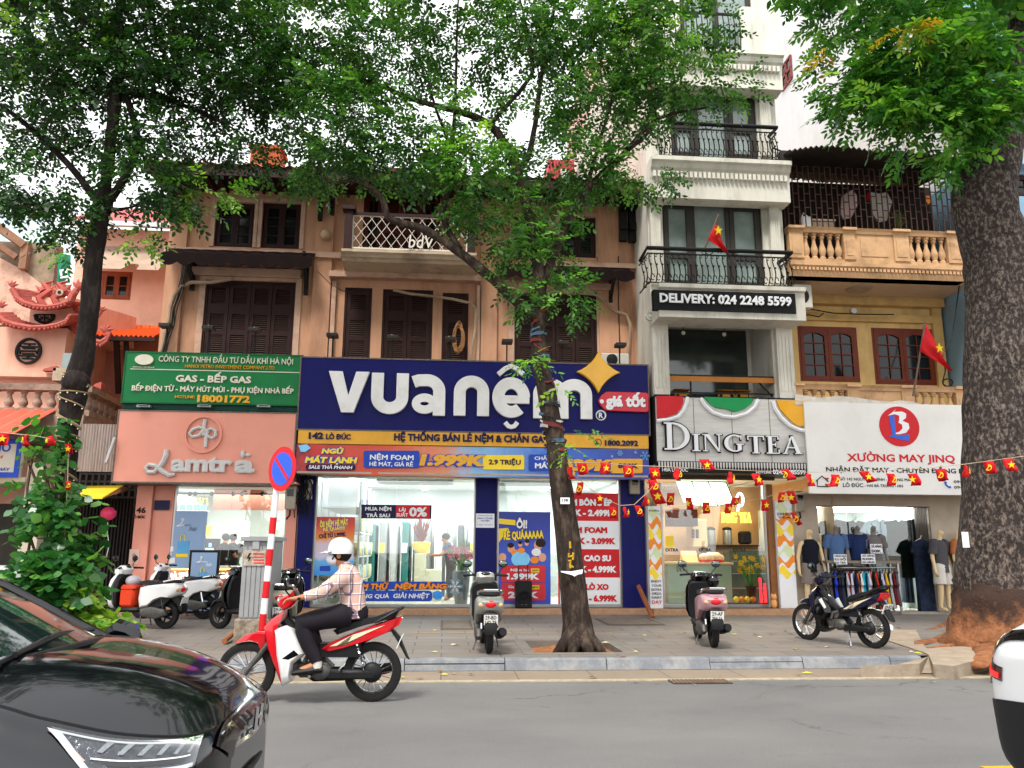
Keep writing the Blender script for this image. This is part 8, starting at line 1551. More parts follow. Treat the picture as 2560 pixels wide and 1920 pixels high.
for sg in(1,-1):
 m=MB();m.tube([(lambda p:(p[0],sg*p[1],p[2]-.004))(F(s,2.08+.12*min(1,(s-1)/3)))for s in[1.2+k*.19 for k in range(21)]],.009,5);m.build('shut_line',M_plas,bc,local=True,smooth=True)
 hl=patch(F,[(1.5,2.35),(3.85,2.5),(3.3,3.4),(1.6,3.3)],14,8,sg,mat('lamp_inner','#4a4c50',.12,.8,var=.5,scale=26,bump=.5,bscale=30),'headlight',bc,.004)
 for c,m_,nm,of in(([(1.6,3.27),(3.3,3.38),(3.25,3.5),(1.6,3.4)],M_chr,'chrome_strip',.012),([(3.32,3.45),(3.2,3.45),(3.74,2.5),(3.9,2.5)],M_chr,'chrome_strip',.012),([(1.5,2.35),(3.85,2.5),(3.82,2.56),(1.5,2.42)],M_chr,'chrome_strip',.01),([(1.7,2.98),(3.25,3.08),(3.25,3.13),(1.7,3.03)],M_swhite,'light_bar',.012),([(1.8,3.06),(3.1,3.15),(3.0,3.26),(1.8,3.2)],M_gblk,'lamp_recess',.009)):patch(F,c,12,3,sg,m_,nm,hl,of)
 patch(F,[(1.5,2.33),(3.86,2.48),(3.32,3.46),(1.58,3.38)],14,8,sg,glass('lamp_lens',(.93,.95,.96),.02),'lens',hl,.02)
 patch(F,[(3.88,2.55),(3.74,2.6),(3.3,3.2),(3.4,3.2)],8,3,sg,mat('marker_amber','#c4a08e',.2,coat=.6),'side_marker',hl,.010)
 for k in range(6):s0=1.6+k*.28;patch(F,[(s0,2.5),(s0+.1,2.5),(s0+.2,2.9),(s0+.12,2.9)],3,4,sg,mat('reflector','#8f9296',.25,1,var=.3,scale=30),'reflector',hl,.011)
 MB().tube([(-.84,sg*.80,1.03),(-.9,sg*.84,1.07),(-.98,sg*.87,1.08),(-1.05,sg*.86,1.05)],[.02,.05,.06,.03],8).build('cowl_corner',M_gblk,bc,local=True,smooth=True)
patch(F,[(.06,0),(.95,0),(.95,2.9),(.1,3.2)],8,12,1,M_gblk,'grille',bc,.012);patch(F,[(.06,0),(.95,0),(.95,2.9),(.1,3.2)],8,12,-1,M_gblk,'grille',bc,.012)
for z in(.68,.52,.36):MB().tube([(.012-.5*y*y*.5,y,z)for y in[k*.09-.54 for k in range(13)]],.014,6).build('grille_bar',M_chr if z>.6 else M_plas,bc,local=True,smooth=True)
part('emblem',M_chr,bc,lambda b:(b.tube([(.03,-.05,.70),(.035,-.05,.80)],.011,6),b.tube([(.03,.05,.70),(.035,.05,.80)],.011,6),b.tube([(.032,-.05,.75),(.032,.05,.75)],.01,6)))
bs_,rf_=[(-.86,.0,1.075),(-.9,.4,1.075),(-1.03,.79,1.03),(-2.6,.80,1.08),(-3.7,.78,1.1),(-4.2,.5,1.08),(-4.25,0,1.08)],[(-2.05,0,1.60),(-2.07,.35,1.59),(-2.15,.58,1.55),(-2.8,.60,1.60),(-3.4,.58,1.58),(-3.75,.4,1.54),(-3.78,0,1.55)]
for sg in(1,-1):
 m=MB();m.grid([[(lambda a,b:(a[0]+(b[0]-a[0])*t,sg*(a[1]+(b[1]-a[1])*t),a[2]+(b[2]-a[2])*t+.03*math.sin(t*3.14)))(bs_[i],rf_[i])for t in[k/6 for k in range(7)]]for i in range(7)],flip=sg>0);m.build('windows',mat('car_glass','#10211f',.04,spec=.8,var=0,coat=.5),bc,local=True,smooth=True,angle=50)
 m=MB();m.tube([(-1.01,sg*.785,1.03),(-1.56,sg*.69,1.33),(-2.13,sg*.60,1.55),(-2.8,sg*.62,1.605),(-3.5,sg*.59,1.585)],.038,8,sq=.8);m.build('pillar',M_car,bc,local=True,smooth=True)
m=MB();m.grid([[(a[0],sg*a[1],a[2]+.012+.02*(1-abs(sg*a[1])/.6))for sg,a in[(-1,rf_[i]),(-.5,rf_[i]),(.5,rf_[i]),(1,rf_[i])]]for i in range(1,6)]);m.build('roof',M_car,bc,local=True,smooth=True,solid=.02)
part('wiper',M_plas,bc,lambda b:(b.tube([(-.90,-.5,1.10),(-.97,.05,1.13),(-1.05,.66,1.10)],.014,6),b.tube([(-.9,-.7,1.07),(-.95,-.1,1.13)],.012,6)));part('cowl',M_plas,bc,lambda b:b.tube([(-1.0,-.78,1.02),(-.88,-.4,1.075),(-.84,0,1.085),(-.88,.4,1.075),(-1.0,.78,1.02)],.035,8,sq=.5))
for x,y in((-.95,.8),(-.95,-.8),(-3.6,.8),(-3.6,-.8)):car_wheel(bc,x,y)
M_carw=mat('car_white','#d2d3d4',.2,coat=.8,var=0);tl_=W(2497,1686,4.75);wc=thing('parked_car','white car with dark lower bumper leaving the street, only its tail in view','car',(tl_.x+.05,4.25,0),0)
S2=[st(-.02,(0,.98),(.1,.98),(.2,.96),(.24,.9),(.25,.76),(.25,.58),(.24,.42),(.1,.32)),st(0,(0,1.0),(.3,.99),(.46,.97),(.54,.9),(.57,.76),(.56,.58),(.52,.4),(.35,.3)),st(.08,(0,1.12),(.4,1.11),(.60,1.06),(.70,.95),(.74,.78),(.73,.58),(.68,.36),(.45,.26)),st(.4,(0,1.30),(.42,1.28),(.66,1.16),(.82,1.0),(.88,.8),(.88,.58),(.84,.3),(.5,.22)),st(1.0,(0,1.53),(.42,1.52),(.66,1.36),(.84,1.03),(.9,.8),(.9,.55),(.86,.28),(.5,.2)),st(2.0,(0,1.62),(.42,1.61),(.66,1.44),(.86,1.04),(.91,.8),(.91,.55),(.87,.28),(.5,.2)),st(3.0,(0,1.5),(.42,1.49),(.7,1.3),(.87,1.03),(.91,.8),(.91,.55),(.87,.28),(.5,.2)),st(3.5,(0,1.08),(.42,1.07),(.72,1.03),(.87,.95),(.9,.75),(.9,.52),(.86,.28),(.5,.2)),st(4.3,(0,.9),(.35,.9),(.6,.87),(.7,.78),(.72,.6),(.7,.42),(.65,.28),(.4,.2))]
F2=car_body(wc,S2,M_carw)
for sg in(1,-1):
 patch(F2,[(.9,3.1),(2.6,3.2),(2.4,3.75),(.9,3.7)],8,4,sg,mat('lamp_smoke','#3a1718',.1,coat=.6,var=0),'tail_lamp',wc,.006);patch(F2,[(1.0,3.4),(2.0,3.45),(1.9,3.65),(1.0,3.62)],6,3,sg,emis('tail_red','#e01a1a',.8),'tail_lamp',wc,.012);patch(F2,[(.0,4.15),(4.0,4.9),(4.0,6.6),(.0,6.6)],10,8,sg,M_plas,'lower_bumper',wc,.01)
 patch(F2,[(3.1,0),(3.9,0),(3.9,2.0),(3.1,2.1)],6,8,sg,MATS['car_glass'],'rear_window',wc,.006);patch(F2,[(3.3,2.05),(6.2,2.05),(6.4,2.9),(3.2,2.9)],10,5,sg,MATS['car_glass'],'side_window',wc,.006);patch(F2,[(1.6,0),(2.0,0),(2.0,2.9),(1.6,2.9)],4,8,sg,M_gblk,'dark_strip',wc,.008)
 for x in(.85,3.5):car_wheel(wc,x,sg*.78)
# === PEOPLE AND MANNEQUINS
def skin(name,J,E,m,par,sub=2,root=0):
 me=bpy.data.meshes.new(name);me.from_pydata([tuple(j[0])for j in J],E,[]);o=bpy.data.objects.new(name,me);COL.objects.link(o);k=o.modifiers.new('skin','SKIN');k.use_smooth_shade=True
 for i,j in enumerate(J):r=j[1];me.skin_vertices[0].data[i].radius=r if isinstance(r,tuple)else(r,r);me.skin_vertices[0].data[i].use_root=i==root
 o.modifiers.new('sub','SUBSURF').levels=sub;o.modifiers['sub'].render_levels=sub;me.materials.append(m)
 if par is not None:o.parent=par;WMX[o.name]=WMX[par.name]
 return o
def body(par,P,m,name='body',head=True,legs=True,k=1.0,sub=2):
 """P: pelvis, chest, neck, headc plus per-side shoulder, elbow, wrist, hand direction, hip, knee, ankle, toe"""
 J,E,ix=[],[],{}
 def add(n,p,r,frm=None):ix[n]=len(J);J.append((Vector(p),tuple(x*k for x in r)if isinstance(r,tuple)else r*k));(E.append((ix[frm],ix[n]))if frm else None)
 add('pelvis',P['pelvis'],.10);add('waist',Vector(P['pelvis']).lerp(Vector(P['chest']),.45),.095,'pelvis');add('chest',P['chest'],.11,'waist');add('neck',P['neck'],.055,'chest')
 if head:h=Vector(P['head']);n_=Vector(P['neck']);f=Vector(P['face']).normalized();add('jaw',n_.lerp(h,.45)+f*.015,.062,'neck');add('head',h,(.082,.098),'jaw');add('crown',h+(h-n_).normalized()*.07,.066,'head');add('nose',h+f*.108-Vector((0,0,.018)),.014,'head')
 for s in('l','r'):
  add('sh'+s,P['sh'+s],.062,'chest');add('el'+s,P['el'+s],.043,'sh'+s);add('wr'+s,P['wr'+s],.03,'el'+s);w=Vector(P['wr'+s]);dd=Vector(P['ha'+s]).normalized();sd_=Vector(P.get('pw'+s,(0,1,0)));pm=w+dd*.07;add('pa'+s,pm,(.036,.02),'wr'+s);cu=Vector(P.get('cu'+s,(0,0,-1)))
  for q_,(off,ln)in enumerate(((-.03,.068),(-.01,.078),(.01,.072),(.03,.055))):a=pm+sd_*off+dd*.03;b=a+dd*ln*.55+cu*ln*.2;add(f'f{q_}{s}',a,.0095,'pa'+s);add(f'g{q_}{s}',b,.0085,f'f{q_}{s}');add(f'h{q_}{s}',b+dd*ln*.25+cu*ln*.5,.007,f'g{q_}{s}')
  add('th'+s,w+dd*.04-sd_*.042,.0105,'wr'+s);add('ti'+s,w+dd*.085-sd_*.055+cu*.02,.0085,'th'+s)
  if legs:add('hi'+s,P['hi'+s],.088,'pelvis');add('kn'+s,P['kn'+s],.06,'hi'+s);add('ca'+s,Vector(P['kn'+s]).lerp(Vector(P['an'+s]),.35),.056,'kn'+s);add('an'+s,P['an'+s],.037,'ca'+s);add('to'+s,P['to'+s],(.04,.028),'an'+s)
 return skin(name,J,E,m,par,sub)
def garb(par,rings,tubes,m,nm):
 b=MB();C_=[Vector(r[0])for r in rings];S_=[]
 for i,(c,lw,dw)in enumerate(rings):
  d_=(C_[min(i+1,len(C_)-1)]-C_[max(i-1,0)]).normalized();y=Vector((0,1,0));f=y.cross(d_).normalized();S_.append([C_[i]+y*lw*math.cos(a)*(1-.06*math.sin(3*a+i))+f*dw*math.sin(a)for a in[k*.3927 for k in range(16)]])
 if S_:b.loft(S_)
 for pts,rr in tubes:
  Q=[];q_=[]
  for i in range(len(pts)-1):
   for k in range(4):Q.append(Vector(pts[i]).lerp(Vector(pts[i+1]),k/4));q_.append((rr[i]+(rr[i+1]-rr[i])*k/4)*(1+.05*math.sin(k*2.4+i)))
  b.tube(Q+[Vector(pts[-1])],q_+[rr[-1]],12)
 return b.build(nm,m,par,local=True,smooth=True,angle=70)
def wrap(par,P,names,E,m,nm,sub=2):return skin(nm,[(Vector(P[n])if n in P else Vector(n),r)for n,r in names],E,m,par,sub)
M_skin=mat('skin','#a8704f',.55,var=.05)
def plaid():
 m=mat('shirt_plaid','#c5a092',.85,var=.05);nt=m.node_tree;n,l=nt.nodes,nt.links;b=n['Principled BSDF'];old=b.inputs['Base Color'].links[0].from_socket;tc=n.new('ShaderNodeTexCoord');sp=n.new('ShaderNodeSeparateXYZ');l.new(tc.outputs['Object'],sp.inputs[0])
 for ax,per,col,wd in((2,.10,'#e6dede',.08),(0,.10,'#e6dede',.08),(2,.10,'#3c2c54',.04),(0,.10,'#3c2c54',.04),(1,.12,'#3c2c54',.03)):
  a=n.new('ShaderNodeMath');a.operation='MULTIPLY_ADD';a.inputs[1].default_value=1/per;a.inputs[2].default_value=.1 if col[1]=='e' else.17;l.new(sp.outputs[ax],a.inputs[0]);f=n.new('ShaderNodeMath');f.operation='FRACT';l.new(a.outputs[0],f.inputs[0]);c=n.new('ShaderNodeMath');c.operation='COMPARE';c.inputs[1].default_value=.5;c.inputs[2].default_value=wd;l.new(f.outputs[0],c.inputs[0])
  k=n.new('ShaderNodeMath');k.operation='MULTIPLY';k.inputs[1].default_value=.75;l.new(c.outputs[0],k.inputs[0]);mx=n.new('ShaderNodeMix');mx.data_type='RGBA';l.new(k.outputs[0],mx.inputs[0]);l.new(old,mx.inputs[6]);mx.inputs[7].default_value=(*lin(col),1);old=mx.outputs[2]
 l.new(old,b.inputs['Base Color']);return m
rd=thing('person','rider in a pink plaid shirt, white helmet and face mask on the red motorbike','person',bp_,math.pi-.03);rd.scale=(SB,)*3
P=dict(pelvis=(.22,0,.86),chest=(.27,0,1.14),neck=(.33,0,1.30),head=(.385,0,1.425),face=(1,0,-.1))
for s,y in(('l',1),('r',-1)):P.update({'sh'+s:(.30,y*.175,1.21),'el'+s:(.50,y*.24,1.06),'wr'+s:(.70,y*.285,1.005),'ha'+s:(1,.06*y,-.05),'pw'+s:(0,y,0),'cu'+s:(0,0,-1),'hi'+s:(.30,y*.10,.83),'kn'+s:(.70,y*.15,.755),'an'+s:(.52,y*.17,.38),'to'+s:(.70,y*.18,.31)})
body(rd,P,M_skin)
garb(rd,[((.205,0,.80),.165,.125),((.215,0,.90),.165,.13),((.235,0,1.02),.165,.125),((.27,0,1.16),.19,.13),((.30,0,1.25),.165,.105),((.325,0,1.30),.075,.07),((.34,0,1.335),.062,.06)],[([(.285,y*.12,1.22),P['sh'+s],P['el'+s],(.66,y*.278,1.018)],[.08,.085,.062,.046])for s,y in(('l',1),('r',-1))],plaid(),'shirt')
garb(rd,[((.215,0,.915),.15,.12),((.20,0,.86),.17,.135),((.20,0,.79),.16,.13)],[([(.24,y*.08,.83),P['hi'+s],P['kn'+s],(.615,y*.16,.55),(.525,y*.17,.40)],[.115,.115,.088,.072,.056])for s,y in(('l',1),('r',-1))],mat('trousers_black','#17131a',.8,var=.1),'trousers')
for y in(1,-1):part('shoe',M_plas,rd,lambda b:b.tube([(.47,y*.17,.325),(.56,y*.175,.325),(.66,y*.18,.31),(.76,y*.18,.295)],[.035,.046,.046,.028],10,sq=.8));part('sock',mat('sock_pale','#c9c4bc',.9),rd,lambda b:b.tube([(.525,y*.17,.40),(.52,y*.17,.34)],[.05,.046],10))
part('hair',mat('hair_dark','#181311',.8),rd,lambda b:(b.ell((.36,0,1.44),.105,.09,.10,16,10),b.tube([(.40,.088,1.44),(.44,.07,1.38),(.43,.03,1.34)],.008,5)))
h=part('helmet',M_swhite,rd,lambda b:b.lathe([(.124,-.04),(.127,.0),(.121,.045),(.098,.09),(.056,.118),(.001,.126)],(.375,0,1.47),22,closed=False));part('peak',M_swhite,h,lambda b:b.grid([[(.375+r_*math.cos(a),r_*math.sin(a)*.95,1.47-.035*(r_-.13)/.1-.01)for r_ in(.125,.18,.215-.06*abs(a))]for a in[-1+k*.2 for k in range(11)]],),solid=.008)
part('face_mask',mat('mask_white','#dcdcde',.8),rd,lambda b:b.ell((.445,0,1.378),.068,.07,.062,16,10));part('ear',M_skin,rd,lambda b:[b.ell((.375,s*.088,1.41),.022,.012,.03,8,6)for s in(-1,1)])
def clerk(loc,rz,label,shirt,sitting=True,hairm=None):
 t=thing('person',label,'person',loc,rz);P=dict(pelvis=(0,0,.9),chest=(.06,0,1.24),neck=(.1,0,1.42),head=(.16,0,1.54),face=(1,0,-.5))
 for s,y in(('l',1),('r',-1)):P.update({'sh'+s:(.08,y*.17,1.34),'el'+s:(.25,y*.22,1.12),'wr'+s:(.47,y*.15,1.11),'ha'+s:(1,-.2*y,-.1),'pw'+s:(0,y,0),'hi'+s:(0,y*.09,.86),'kn'+s:(.03,y*.1,.48),'an'+s:(0,y*.1,.09),'to'+s:(.15,y*.11,.04)})
 body(t,P,M_skin,sub=1);garb(t,[((0,0,.84),.165,.12),((.02,0,1.0),.16,.12),((.06,0,1.24),.19,.13),((.08,0,1.36),.165,.1),((.1,0,1.42),.07,.065)],[([(.07,y*.12,1.35),P['sh'+s],(.17,y*.2,1.22)],[.08,.085,.07])for s,y in(('l',1),('r',-1))],shirt,'shirt');garb(t,[],[([(0,y*.06,.9),P['hi'+s],P['kn'+s],P['an'+s]],[.12,.11,.085,.065])for s,y in(('l',1),('r',-1))],M_plas,'trousers')
 part('hair',MATS['hair_dark'],t,lambda b:b.ell((.135,0,1.575),.108,.095,.09,14,9));return t
A=W(*c6(1690,1000),21.0);clerk((A.x+.05,20.9,zf-.02),math.pi,'shop clerk in a navy polo shirt leaning on the reception desk',mat('polo_navy','#23284a',.8))
for k,(x,y_,lab)in enumerate(((950,20.4,'tea shop worker in black with a logo on the back, at the till'),(1060,20.9,'second worker in black bending behind the tea shop till'))):
 A=W(*c5(x,600),y_);clerk((A.x,y_,ZF+.05),R(80+30*k),lab,mat('tee_black','#141316',.85))
M_man=mat('mannequin_skin','#d8bd92',.45,var=.03);M_mg=mat('mannequin_grey','#7d7772',.5,var=.03)
def mannequin(loc,rz,label,top,bottom,sleeves,skinm=M_man,half=False,sc=1.07):
 t=thing('mannequin',label,'mannequin',loc,rz,None);t.scale=(sc,)*3;z0=0 if not half else-.88
 P=dict(pelvis=(0,0,.95+z0),chest=(0,0,1.30+z0),neck=(0,0,1.50+z0),head=(.02,0,1.63+z0),face=(1,0,0))
 for s,y in(('l',1),('r',-1)):P.update({'sh'+s:(0,y*.18,1.41+z0),'el'+s:(-.02,y*.26,1.13+z0),'wr'+s:(.04,y*.28,.87+z0),'ha'+s:(.15,0,-1),'pw'+s:(1,0,0),'cu'+s:(0,-y,0),'hi'+s:(0,y*.09,.88+z0),'kn'+s:(.02,y*.12,.49+z0),'an'+s:(-.01,y*.13,.08+z0),'to'+s:(.14,y*.15,.03+z0)})
 body(t,P,skinm,sub=1 if half else 2,legs=not half);lo=.80+z0 if not half else.03
 garb(t,[((0,0,lo),.18,.135),((0,0,lo+.15),.17,.13),((0,0,1.12+z0),.165,.125),((0,0,1.30+z0),.195,.14),((0,0,1.41+z0),.18,.11),((0,0,1.475+z0),.08,.075)],[([(0,y*.12,1.41+z0),P['sh'+s],(-.01,y*.25,1.18+z0)],[.085,.095,.085])for s,y in(('l',1),('r',-1))]if sleeves else[],top,'top')
 if bottom:garb(t,[],[([(0,y*.06,.95),P['hi'+s],(.015,y*.12,.56)],[.12,.125,.125])for s,y in(('l',1),('r',-1))],bottom,'shorts')
 if bottom:part('stand_base',M_steel,t,lambda b:b.lathe([(.17,0),(.17,.01),(.001,.012)],(-.05,0,-.0),20))
 return t
Yq=18.06;zq_=ZF+.045
A=W(*c8(285,1000),Yq);mannequin((A.x,Yq,zq_),R(-90),'mannequin in a navy tank top and grey shorts beside the printed post',mat('tank_navy','#10121f',.9),mat('shorts_grey','#7a7068',.9),False)
A=W(*c8(1670,1000),Yq);mannequin((A.x,Yq,zq_),R(-65),'mannequin in a dark grey tee and white shorts by the folded gate',mat('tee_dark_grey','#4a484b',.9),mat('shorts_white','#c9c3ba',.9),True)
A=W(*c8(1865,1000),Yq+.1);mannequin((A.x,Yq+.1,zq_),R(-50),'mannequin in an orange brown tee half hidden by the huge tree trunk',mat('tee_rust','#b0673f',.9),mat('shorts_pale_blue','#b4bcc4',.9),True)
a,b,c,e=RF(c8,430,985,1215,1012,17.95);tb_=thing('display_table','narrow display table with a steel hanging rail before the clothes shop','table',((a+b)/2,17.95,ZF));BX('top',mat('table_grey','#7d7064',.7),tb_,a,b,17.85,18.28,c,e);m=MB();[m.bar((x,y,ZF-.02),(x,y,c),.04)for x in(a+.05,b-.05)for y in(17.9,18.22)];m.build('leg',M_steel,tb_);zr=c-.1;MB().tube([(a+.1,17.95,zr),(b-.02,17.95,zr)],.018,8).build('rail',M_steel,tb_)
for x,mm,lab in((555,mat('tee_sky','#4a658f',.9),'grey half mannequin in a dusty blue tee on the display table'),(785,mat('tee_royal','#1b2a52',.9),'grey half mannequin in a deep navy tee at the middle of the display table'),(955,mat('tee_taupe','#6b6563',.9),'grey half mannequin in a taupe v-neck tee on the display table')):
 A=W(*c8(x,800),18.12);mannequin((A.x,18.12,e-.02),R(-90),lab,mm,None,True,M_mg,True,1.0)
def shirt(loc,rz,label,m,cat='shirt',grp=None,w=.46,h=.68,ln=.0):
 t=thing('hanging_shirt',label,cat,loc,rz,grp);o=[(-.07,0),(-w*.42,-.06),(-w*.62,-.28),(-w*.45,-.34),(-w*.42,-.24),(-w*.44,-h),(w*.44,-h),(w*.42,-.24),(w*.45,-.34),(w*.62,-.28),(w*.42,-.06),(.07,0),(0,-.05)]
 b=MB();b.prism(o,-.028,.028);b.v=[(x,y*(.5+abs(z))+.02*math.sin(x*18+z*5),z)for x,y,z in b.v];b.build('cloth',m,t,local=True);MB().tube([(-.16,0,-.04),(0,0,.03),(0,0,.07),(.02,0,.09),(.03,0,.07)],.008,5).build('hanger',M_brown if grp else M_pwhite,t,local=True);return t
cols=[('charcoal','#4b4647'),('bright blue','#2338b0'),('black','#17171b'),('midnight navy','#1b2036'),('slate','#30353f'),('pale grey','#a9aab4'),('crimson','#8f2230'),('lilac white','#c5c0d4'),('ink blue','#1a2440'),('orange','#d9722e'),('white','#d8d6d4'),('turquoise','#20a3bf'),('ice grey','#b9c0cc'),('salmon','#d68a84'),('black flowered','#2a2320'),('scarlet','#d03418'),('jet black','#101012'),('lavender','#b4b2d8'),('mustard','#d0a02c'),('bottle green','#16301f'),('silver','#b8b8b8'),('maroon','#6d1a26'),('iron grey','#54555a')]
for k,(nm,cc)in enumerate(cols):shirt((a+.16+(b-a-.2)*k/(len(cols)-1),17.95,zr-.08),R(62+rnd.uniform(-8,8)),f'{nm} short sleeved shirt on the rail of the display table',mat('rail_'+nm.replace(' ','_'),cc,.9,var=.12,scale=14),'shirt','shirts hanging on the rail',.5,.72+rnd.uniform(-.04,.1))
for x,nm,cc,y0 in((530,'brown','#4d342c',545),(760,'two tone dark','#2c2a30',560),(1010,'pale blue','#a9b8c6',545),(1215,'very dark green','#12201a',550),(1420,'black','#151417',540)):
 A=W(*c8(x,y0),18.8);shirt(A,R(rnd.uniform(-8,8)),f'{nm} shirt hung high behind the clothes shop glass',mat('hung_'+nm.replace(' ','_'),cc,.9,var=.1),'shirt','shirts hung behind the glass',.85,1.35)
t=shirt(W(*c8(1455,760),18.3),R(10),'dark patterned trousers or cloth hung beside the folding gate',mat('pattern_navy','#1b2438',.9,var=.8,scale=6),'cloth',None,.5,2.0);t['label']='long dark patterned garment hung beside the folding gate'
t=thing('trouser_rail','row of dark folded trousers under the hung shirts at the back of the shop','trousers',W(*c8(1350,1000),19.4));m=MB();A=W(*c8(1240,980),19.4);[m.box(A.x+k*.09,A.x+k*.09+.05,19.3,19.6,A.z-1.0,A.z)for k in range(9)];m.build('trousers',mat('denim_dark','#2b3340',.9,var=.3),t)
for x0,y0,x1,y1,ls,lab in((530,918,668,1025,('HÀNG SALE','KO ĐỔI','KO TRẢ'),'white sale card under the dusty blue half mannequin'),(822,916,970,1018,('XẢ HÀNG','50K','XẢ HÀNG'),'white 50K card hanging from the middle of the table edge'),(918,808,1045,908,('XẢ HÀNG','50K'),'white 50K card on the chest of the taupe half mannequin')):
 y_=17.82 if y0>850 else 17.93;pc=poster('price_card',lab,c8,x0,y0,x1,y1,y_,M_pwhite,'price card');h=(y1-y0)/len(ls)
 for k,s in enumerate(ls):TX(s,c8,x0+8,x1-8,y0+h*k+h*.2,y0+h*k+h*.82,y_-.006,M_ink,pc,bold=.04,depth=.003)
# === STREET FURNITURE AND BUNTING
YP=12.2;pb=W(651,1600,YP);pt_=W(689,1245,YP);ns=thing('no_parking_sign','round blue and red no parking sign on a red and white banded pole','road sign',(pb.x,YP,pz(YP)));P0=Vector((pb.x,YP,pz(YP)));z1_=W(705,1150,YP).z;P1=Vector((pb.x+(pt_.x-pb.x)*(z1_-pz(YP))/(pt_.z-pz(YP)),YP,z1_));pole=MB().tube([P0,P1],.046,14).build('pole',M_pwhite,ns,smooth=True);L_=(P1-P0).length;m=MB()
for k in range(4):a=.255+k*.45;m.tube([P0+(P1-P0)*((a+.22*0)/L_+0),P0+(P1-P0)*(min(L_,a+.235)/L_)],.048,14)
m.build('red_band',M_red,pole,smooth=True)
c=W(705.6,1172,YP-.17);RM=Matrix.Translation(c)@Matrix.Rotation(R(-43),4,'Z')
def sgn(nm,f,m_):b=MB();f(b);b.v=[tuple(RM@Vector(p))for p in b.v];return b.build(nm,m_,ns)
r_=56*pxm(705,1172,YP);sgn('red_disc',lambda b:b.lathe([(r_,-.004),(r_,.004)],(0,0,0),40,'Y'),M_red);sgn('blue_field',lambda b:b.lathe([(r_*.74,-.008),(r_*.74,-.0045)],(0,0,0),40,'Y'),mat('sign_bright_blue','#2a55d8',.4,var=.03));sgn('red_slash',lambda b:b.bar((-r_*.5,-.0105,r_*.5),(r_*.5,-.0105,-r_*.5),r_*.15,.004,up=(0,1,0)),M_red)
YC=12.55;kb_=thing('utility_cabinet','grey ribbed metal electric cabinet on a stained concrete base','cabinet',(W(655,1600,YC).x,YC,pz(YC)));zb=pz(YC);x0,x1=W(603,1450,YC).x,W(676,1450,YC).x;z0,z1=W(650,1547,YC).z,W(650,1352,YC).z;M_cab=mat('cabinet_grey','#8b8c8d',.5,var=.06,dirt='#6d665e',dirt_amt=.35);m=MB();m.box(x0,x1,YC,YC+.8,z0,z1)
for k in range(6):X=x0+(x1-x0)*(k+.5)/6;m.box(X-(x1-x0)/15,X+(x1-x0)/15,YC-.014,YC-.001,z0+.02,z1-.08)
m.build('body',M_cab,kb_);BX('lid',M_cab,kb_,x0-.04,x1+.04,YC-.06,YC+.85,z1,z1+.06);MB().box(x0-.05,x1+.03,YC-.05,YC+.85,zb-.05,z0-.001).build('concrete_base',mat('base_concrete','#8c7f6f',.95,var=.35,scale=12,dirt='#3b332b',dirt_scale=7,dirt_amt=.8,bump=.5),kb_,bevel=.02)
a,b,c_,e=RF(c5,1160,770,1385,930,YC-.02);o=BX('warning_plate',mat('rusty_plate','#a89c8c',.7,var=.3,scale=20,dirt='#6b4630',dirt_scale=14,dirt_amt=.9),kb_,a,b,YC-.03,YC-.02,c_,e);poly(c5,((1215,800),(1240,800),(1212,840),(1238,840),(1200,895),(1212,855),(1188,855)),YC-.031,M_ink,o,'lightning_mark',.003);m=MB();[m.box(*(lambda r:(r[0],r[1],YC-.034,YC-.031,r[2],r[3]))(RF(c5,1260,y,1370,y+12,YC-.03)))for y in(800,835,865,895)];m.build('worn_lines',M_red,o);BX('lock',M_steel,kb_,*RF(c5,1255,680,1325,760,YC)[:2],YC-.04,YC-.015,*RF(c5,1255,680,1325,760,YC)[2:])
for q0,q1,lab in((c5(975,0),None,''),):A,B=G(560,1612),G(590,1597);tag(MB().tube([A+Vector((0,0,.05)),B+Vector((0,0,.12))],.04,10).build('pipe_stub',mat('pipe_brown','#9a5f3a',.6)),'short brown pipe stub sticking out beside the grey cabinet base','pipe')
ORD='first second third fourth fifth sixth seventh eighth ninth tenth eleventh twelfth thirteenth fourteenth fifteenth sixteenth seventeenth eighteenth nineteenth twentieth'.split()
def mini_flag(c,w,h,kind,rot,lean,label,grp):
 t=thing('bunting_flag',label,'flag',c,rot,grp);P=[[((i/4-.5)*w+lean*(j/4)*h,.045*math.sin(i*1.5+j*1.1+c.x*7)*(.2+j/4)+lean*.06*j/4,-h*j/4+abs(lean)*.05*(i/4)*j/4)for i in range(5)]for j in range(5)];MB().grid(P).build('cloth',M_flag,t,local=True,smooth=True,solid=.003);s=h*.3;cx,cz=lean*.45*h,-h*.5;b=MB();y=-.05
 if kind:b.prism([(cx+s*(1 if k%2==0 else.4)*math.sin(k*.628),cz+s*(1 if k%2==0 else.4)*math.cos(k*.628))for k in range(10)],y,y+.003)
 else:
  b.tube([(cx+s*.75*math.cos(a_),y,cz+s*.75*math.sin(a_))for a_ in[-2.3+k*.42 for k in range(9)]],s*.13,5);b.bar((cx-s*.6,y-.001,cz-s*.7),(cx+s*.35,y-.001,cz+s*.5),s*.2,.005,up=(0,1,0));b.bar((cx-.0*s,y-.0015,cz+s*.75),(cx+s*.6,y-.0015,cz+s*.2),s*.28,.005,up=(0,1,0))
 b.build('emblem',M_star,t,local=True)
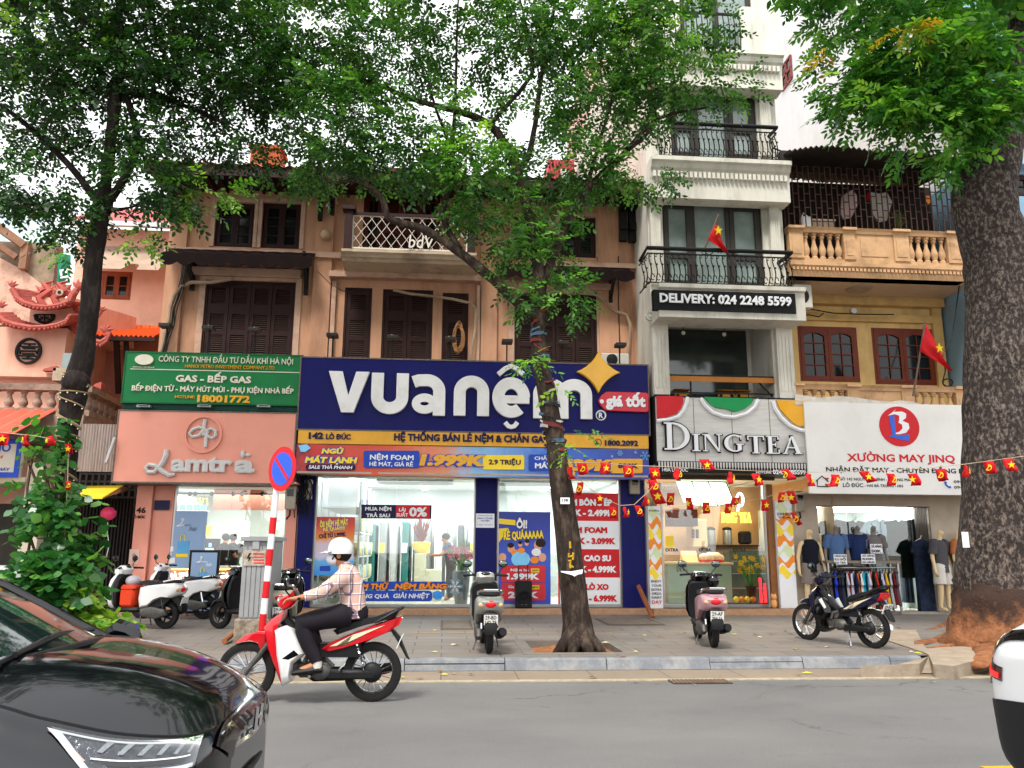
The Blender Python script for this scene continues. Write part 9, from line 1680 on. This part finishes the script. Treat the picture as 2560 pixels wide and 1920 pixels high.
def bunting(pts,Ys,flags,nm,lab,k0):
 P=[W(u*K,v*K,Ys(u))for u,v in pts];tag(MB().tube(P,.005,4).build('bunting_string',M_cream),lab,'string');grp='small flags on '+nm
 for i,(u,v,w,h,lean)in enumerate(flags):c=W(u*K,(v-13)*K,Ys(u)-.01);mini_flag(c,w*K*pxm(u*K,v*K,Ys(u))*.8,h*.8*K*pxm(u*K,v*K,Ys(u)),(i+k0)%2,rnd.uniform(-.3,.3)if rnd.random()<.6 else rnd.choice((-1,1))*rnd.uniform(.5,1.1),lean+rnd.uniform(-.12,.2),f'{ORD[i]} small red {"star" if (i + k0) % 2 else "hammer and sickle"} flag on {nm}',grp)
yt=lambda u:12.05-max(0,u-1900)*.003
bunting([(1225,1000),(1290,1000),(1360,1005),(1480,1010),(1600,1016),(1740,1020),(1860,1018),(1990,1012),(2090,1002),(2215,985)],yt,[(u,v,26,32,l)for u,v,l in((1232,1022,.15),(1256,1013,.25),(1306,1012,.15),(1355,1018,-.05),(1412,1023,0),(1463,1025,0),(1520,1005,.6),(1577,1032,-.1),(1633,1036,.05),(1695,1026,.35),(1748,1037,0),(1803,1038,.05),(1865,1030,.5),(1922,1036,.15),(1971,1036,.02),(2030,1026,.1),(2085,1017,.2),(2135,1010,.1),(2178,1004,0))],'the long string from the slim tree','long thin bunting string from the slim leaning tree to the huge trunk',1)
yb=lambda u:12.1+(u-1230)*.0042
bunting([(1228,1015),(1262,1045),(1300,1075),(1340,1092),(1370,1090),(1400,1062),(1415,1045)],yb,[(1253,1055,18,34,.1),(1290,1078,16,30,.4),(1322,1108,18,30,.0),(1350,1108,15,28,.1),(1376,1105,15,30,.35),(1393,1085,18,26,.5),(1408,1050,26,34,.3)],'the short string before the price poster','short sagging bunting string between the slim tree and the tea house',0)
bunting([(1395,1040),(1450,1065),(1520,1085),(1580,1086),(1650,1076),(1710,1055)],lambda u:17.1,[(1412,1068,30,42,.3),(1449,1078,20,32,-.1),(1488,1088,20,32,-.05),(1526,1098,20,30,0),(1573,1100,20,28,.1),(1590,1088,22,20,-.4),(1651,1092,22,30,.1),(1690,1076,16,28,-.5),(1706,1074,20,34,.2),(1712,1120,14,34,.3)],'the string across the tea house doorway','low bunting string across the tea house doorway',1)
bunting([(-40,930),(20,936),(80,942),(140,955)],lambda u:11.7,[(8,948,28,36,0),(58,951,32,34,.15),(108,955,28,28,.05)],'the string at the creeper','bunting string running from the dark trunk past the creeper',1)
bunting([(148,955),(146,1040),(140,1150),(150,1250)],lambda u:11.75,[(146,972,16,30,.2),(148,1052,12,26,.15),(146,1240,14,40,.1),(150,1265,12,24,.1)],'the cord down the dark trunk','bunting cord hanging down the dark trunk among the creeper leaves',1)
pn=poster('paper_notice','crumpled white notice fixed to the huge trunk beside the orange mannequin',c8,1895,680,1965,845,YT3-.45,M_pwhite,'notice')
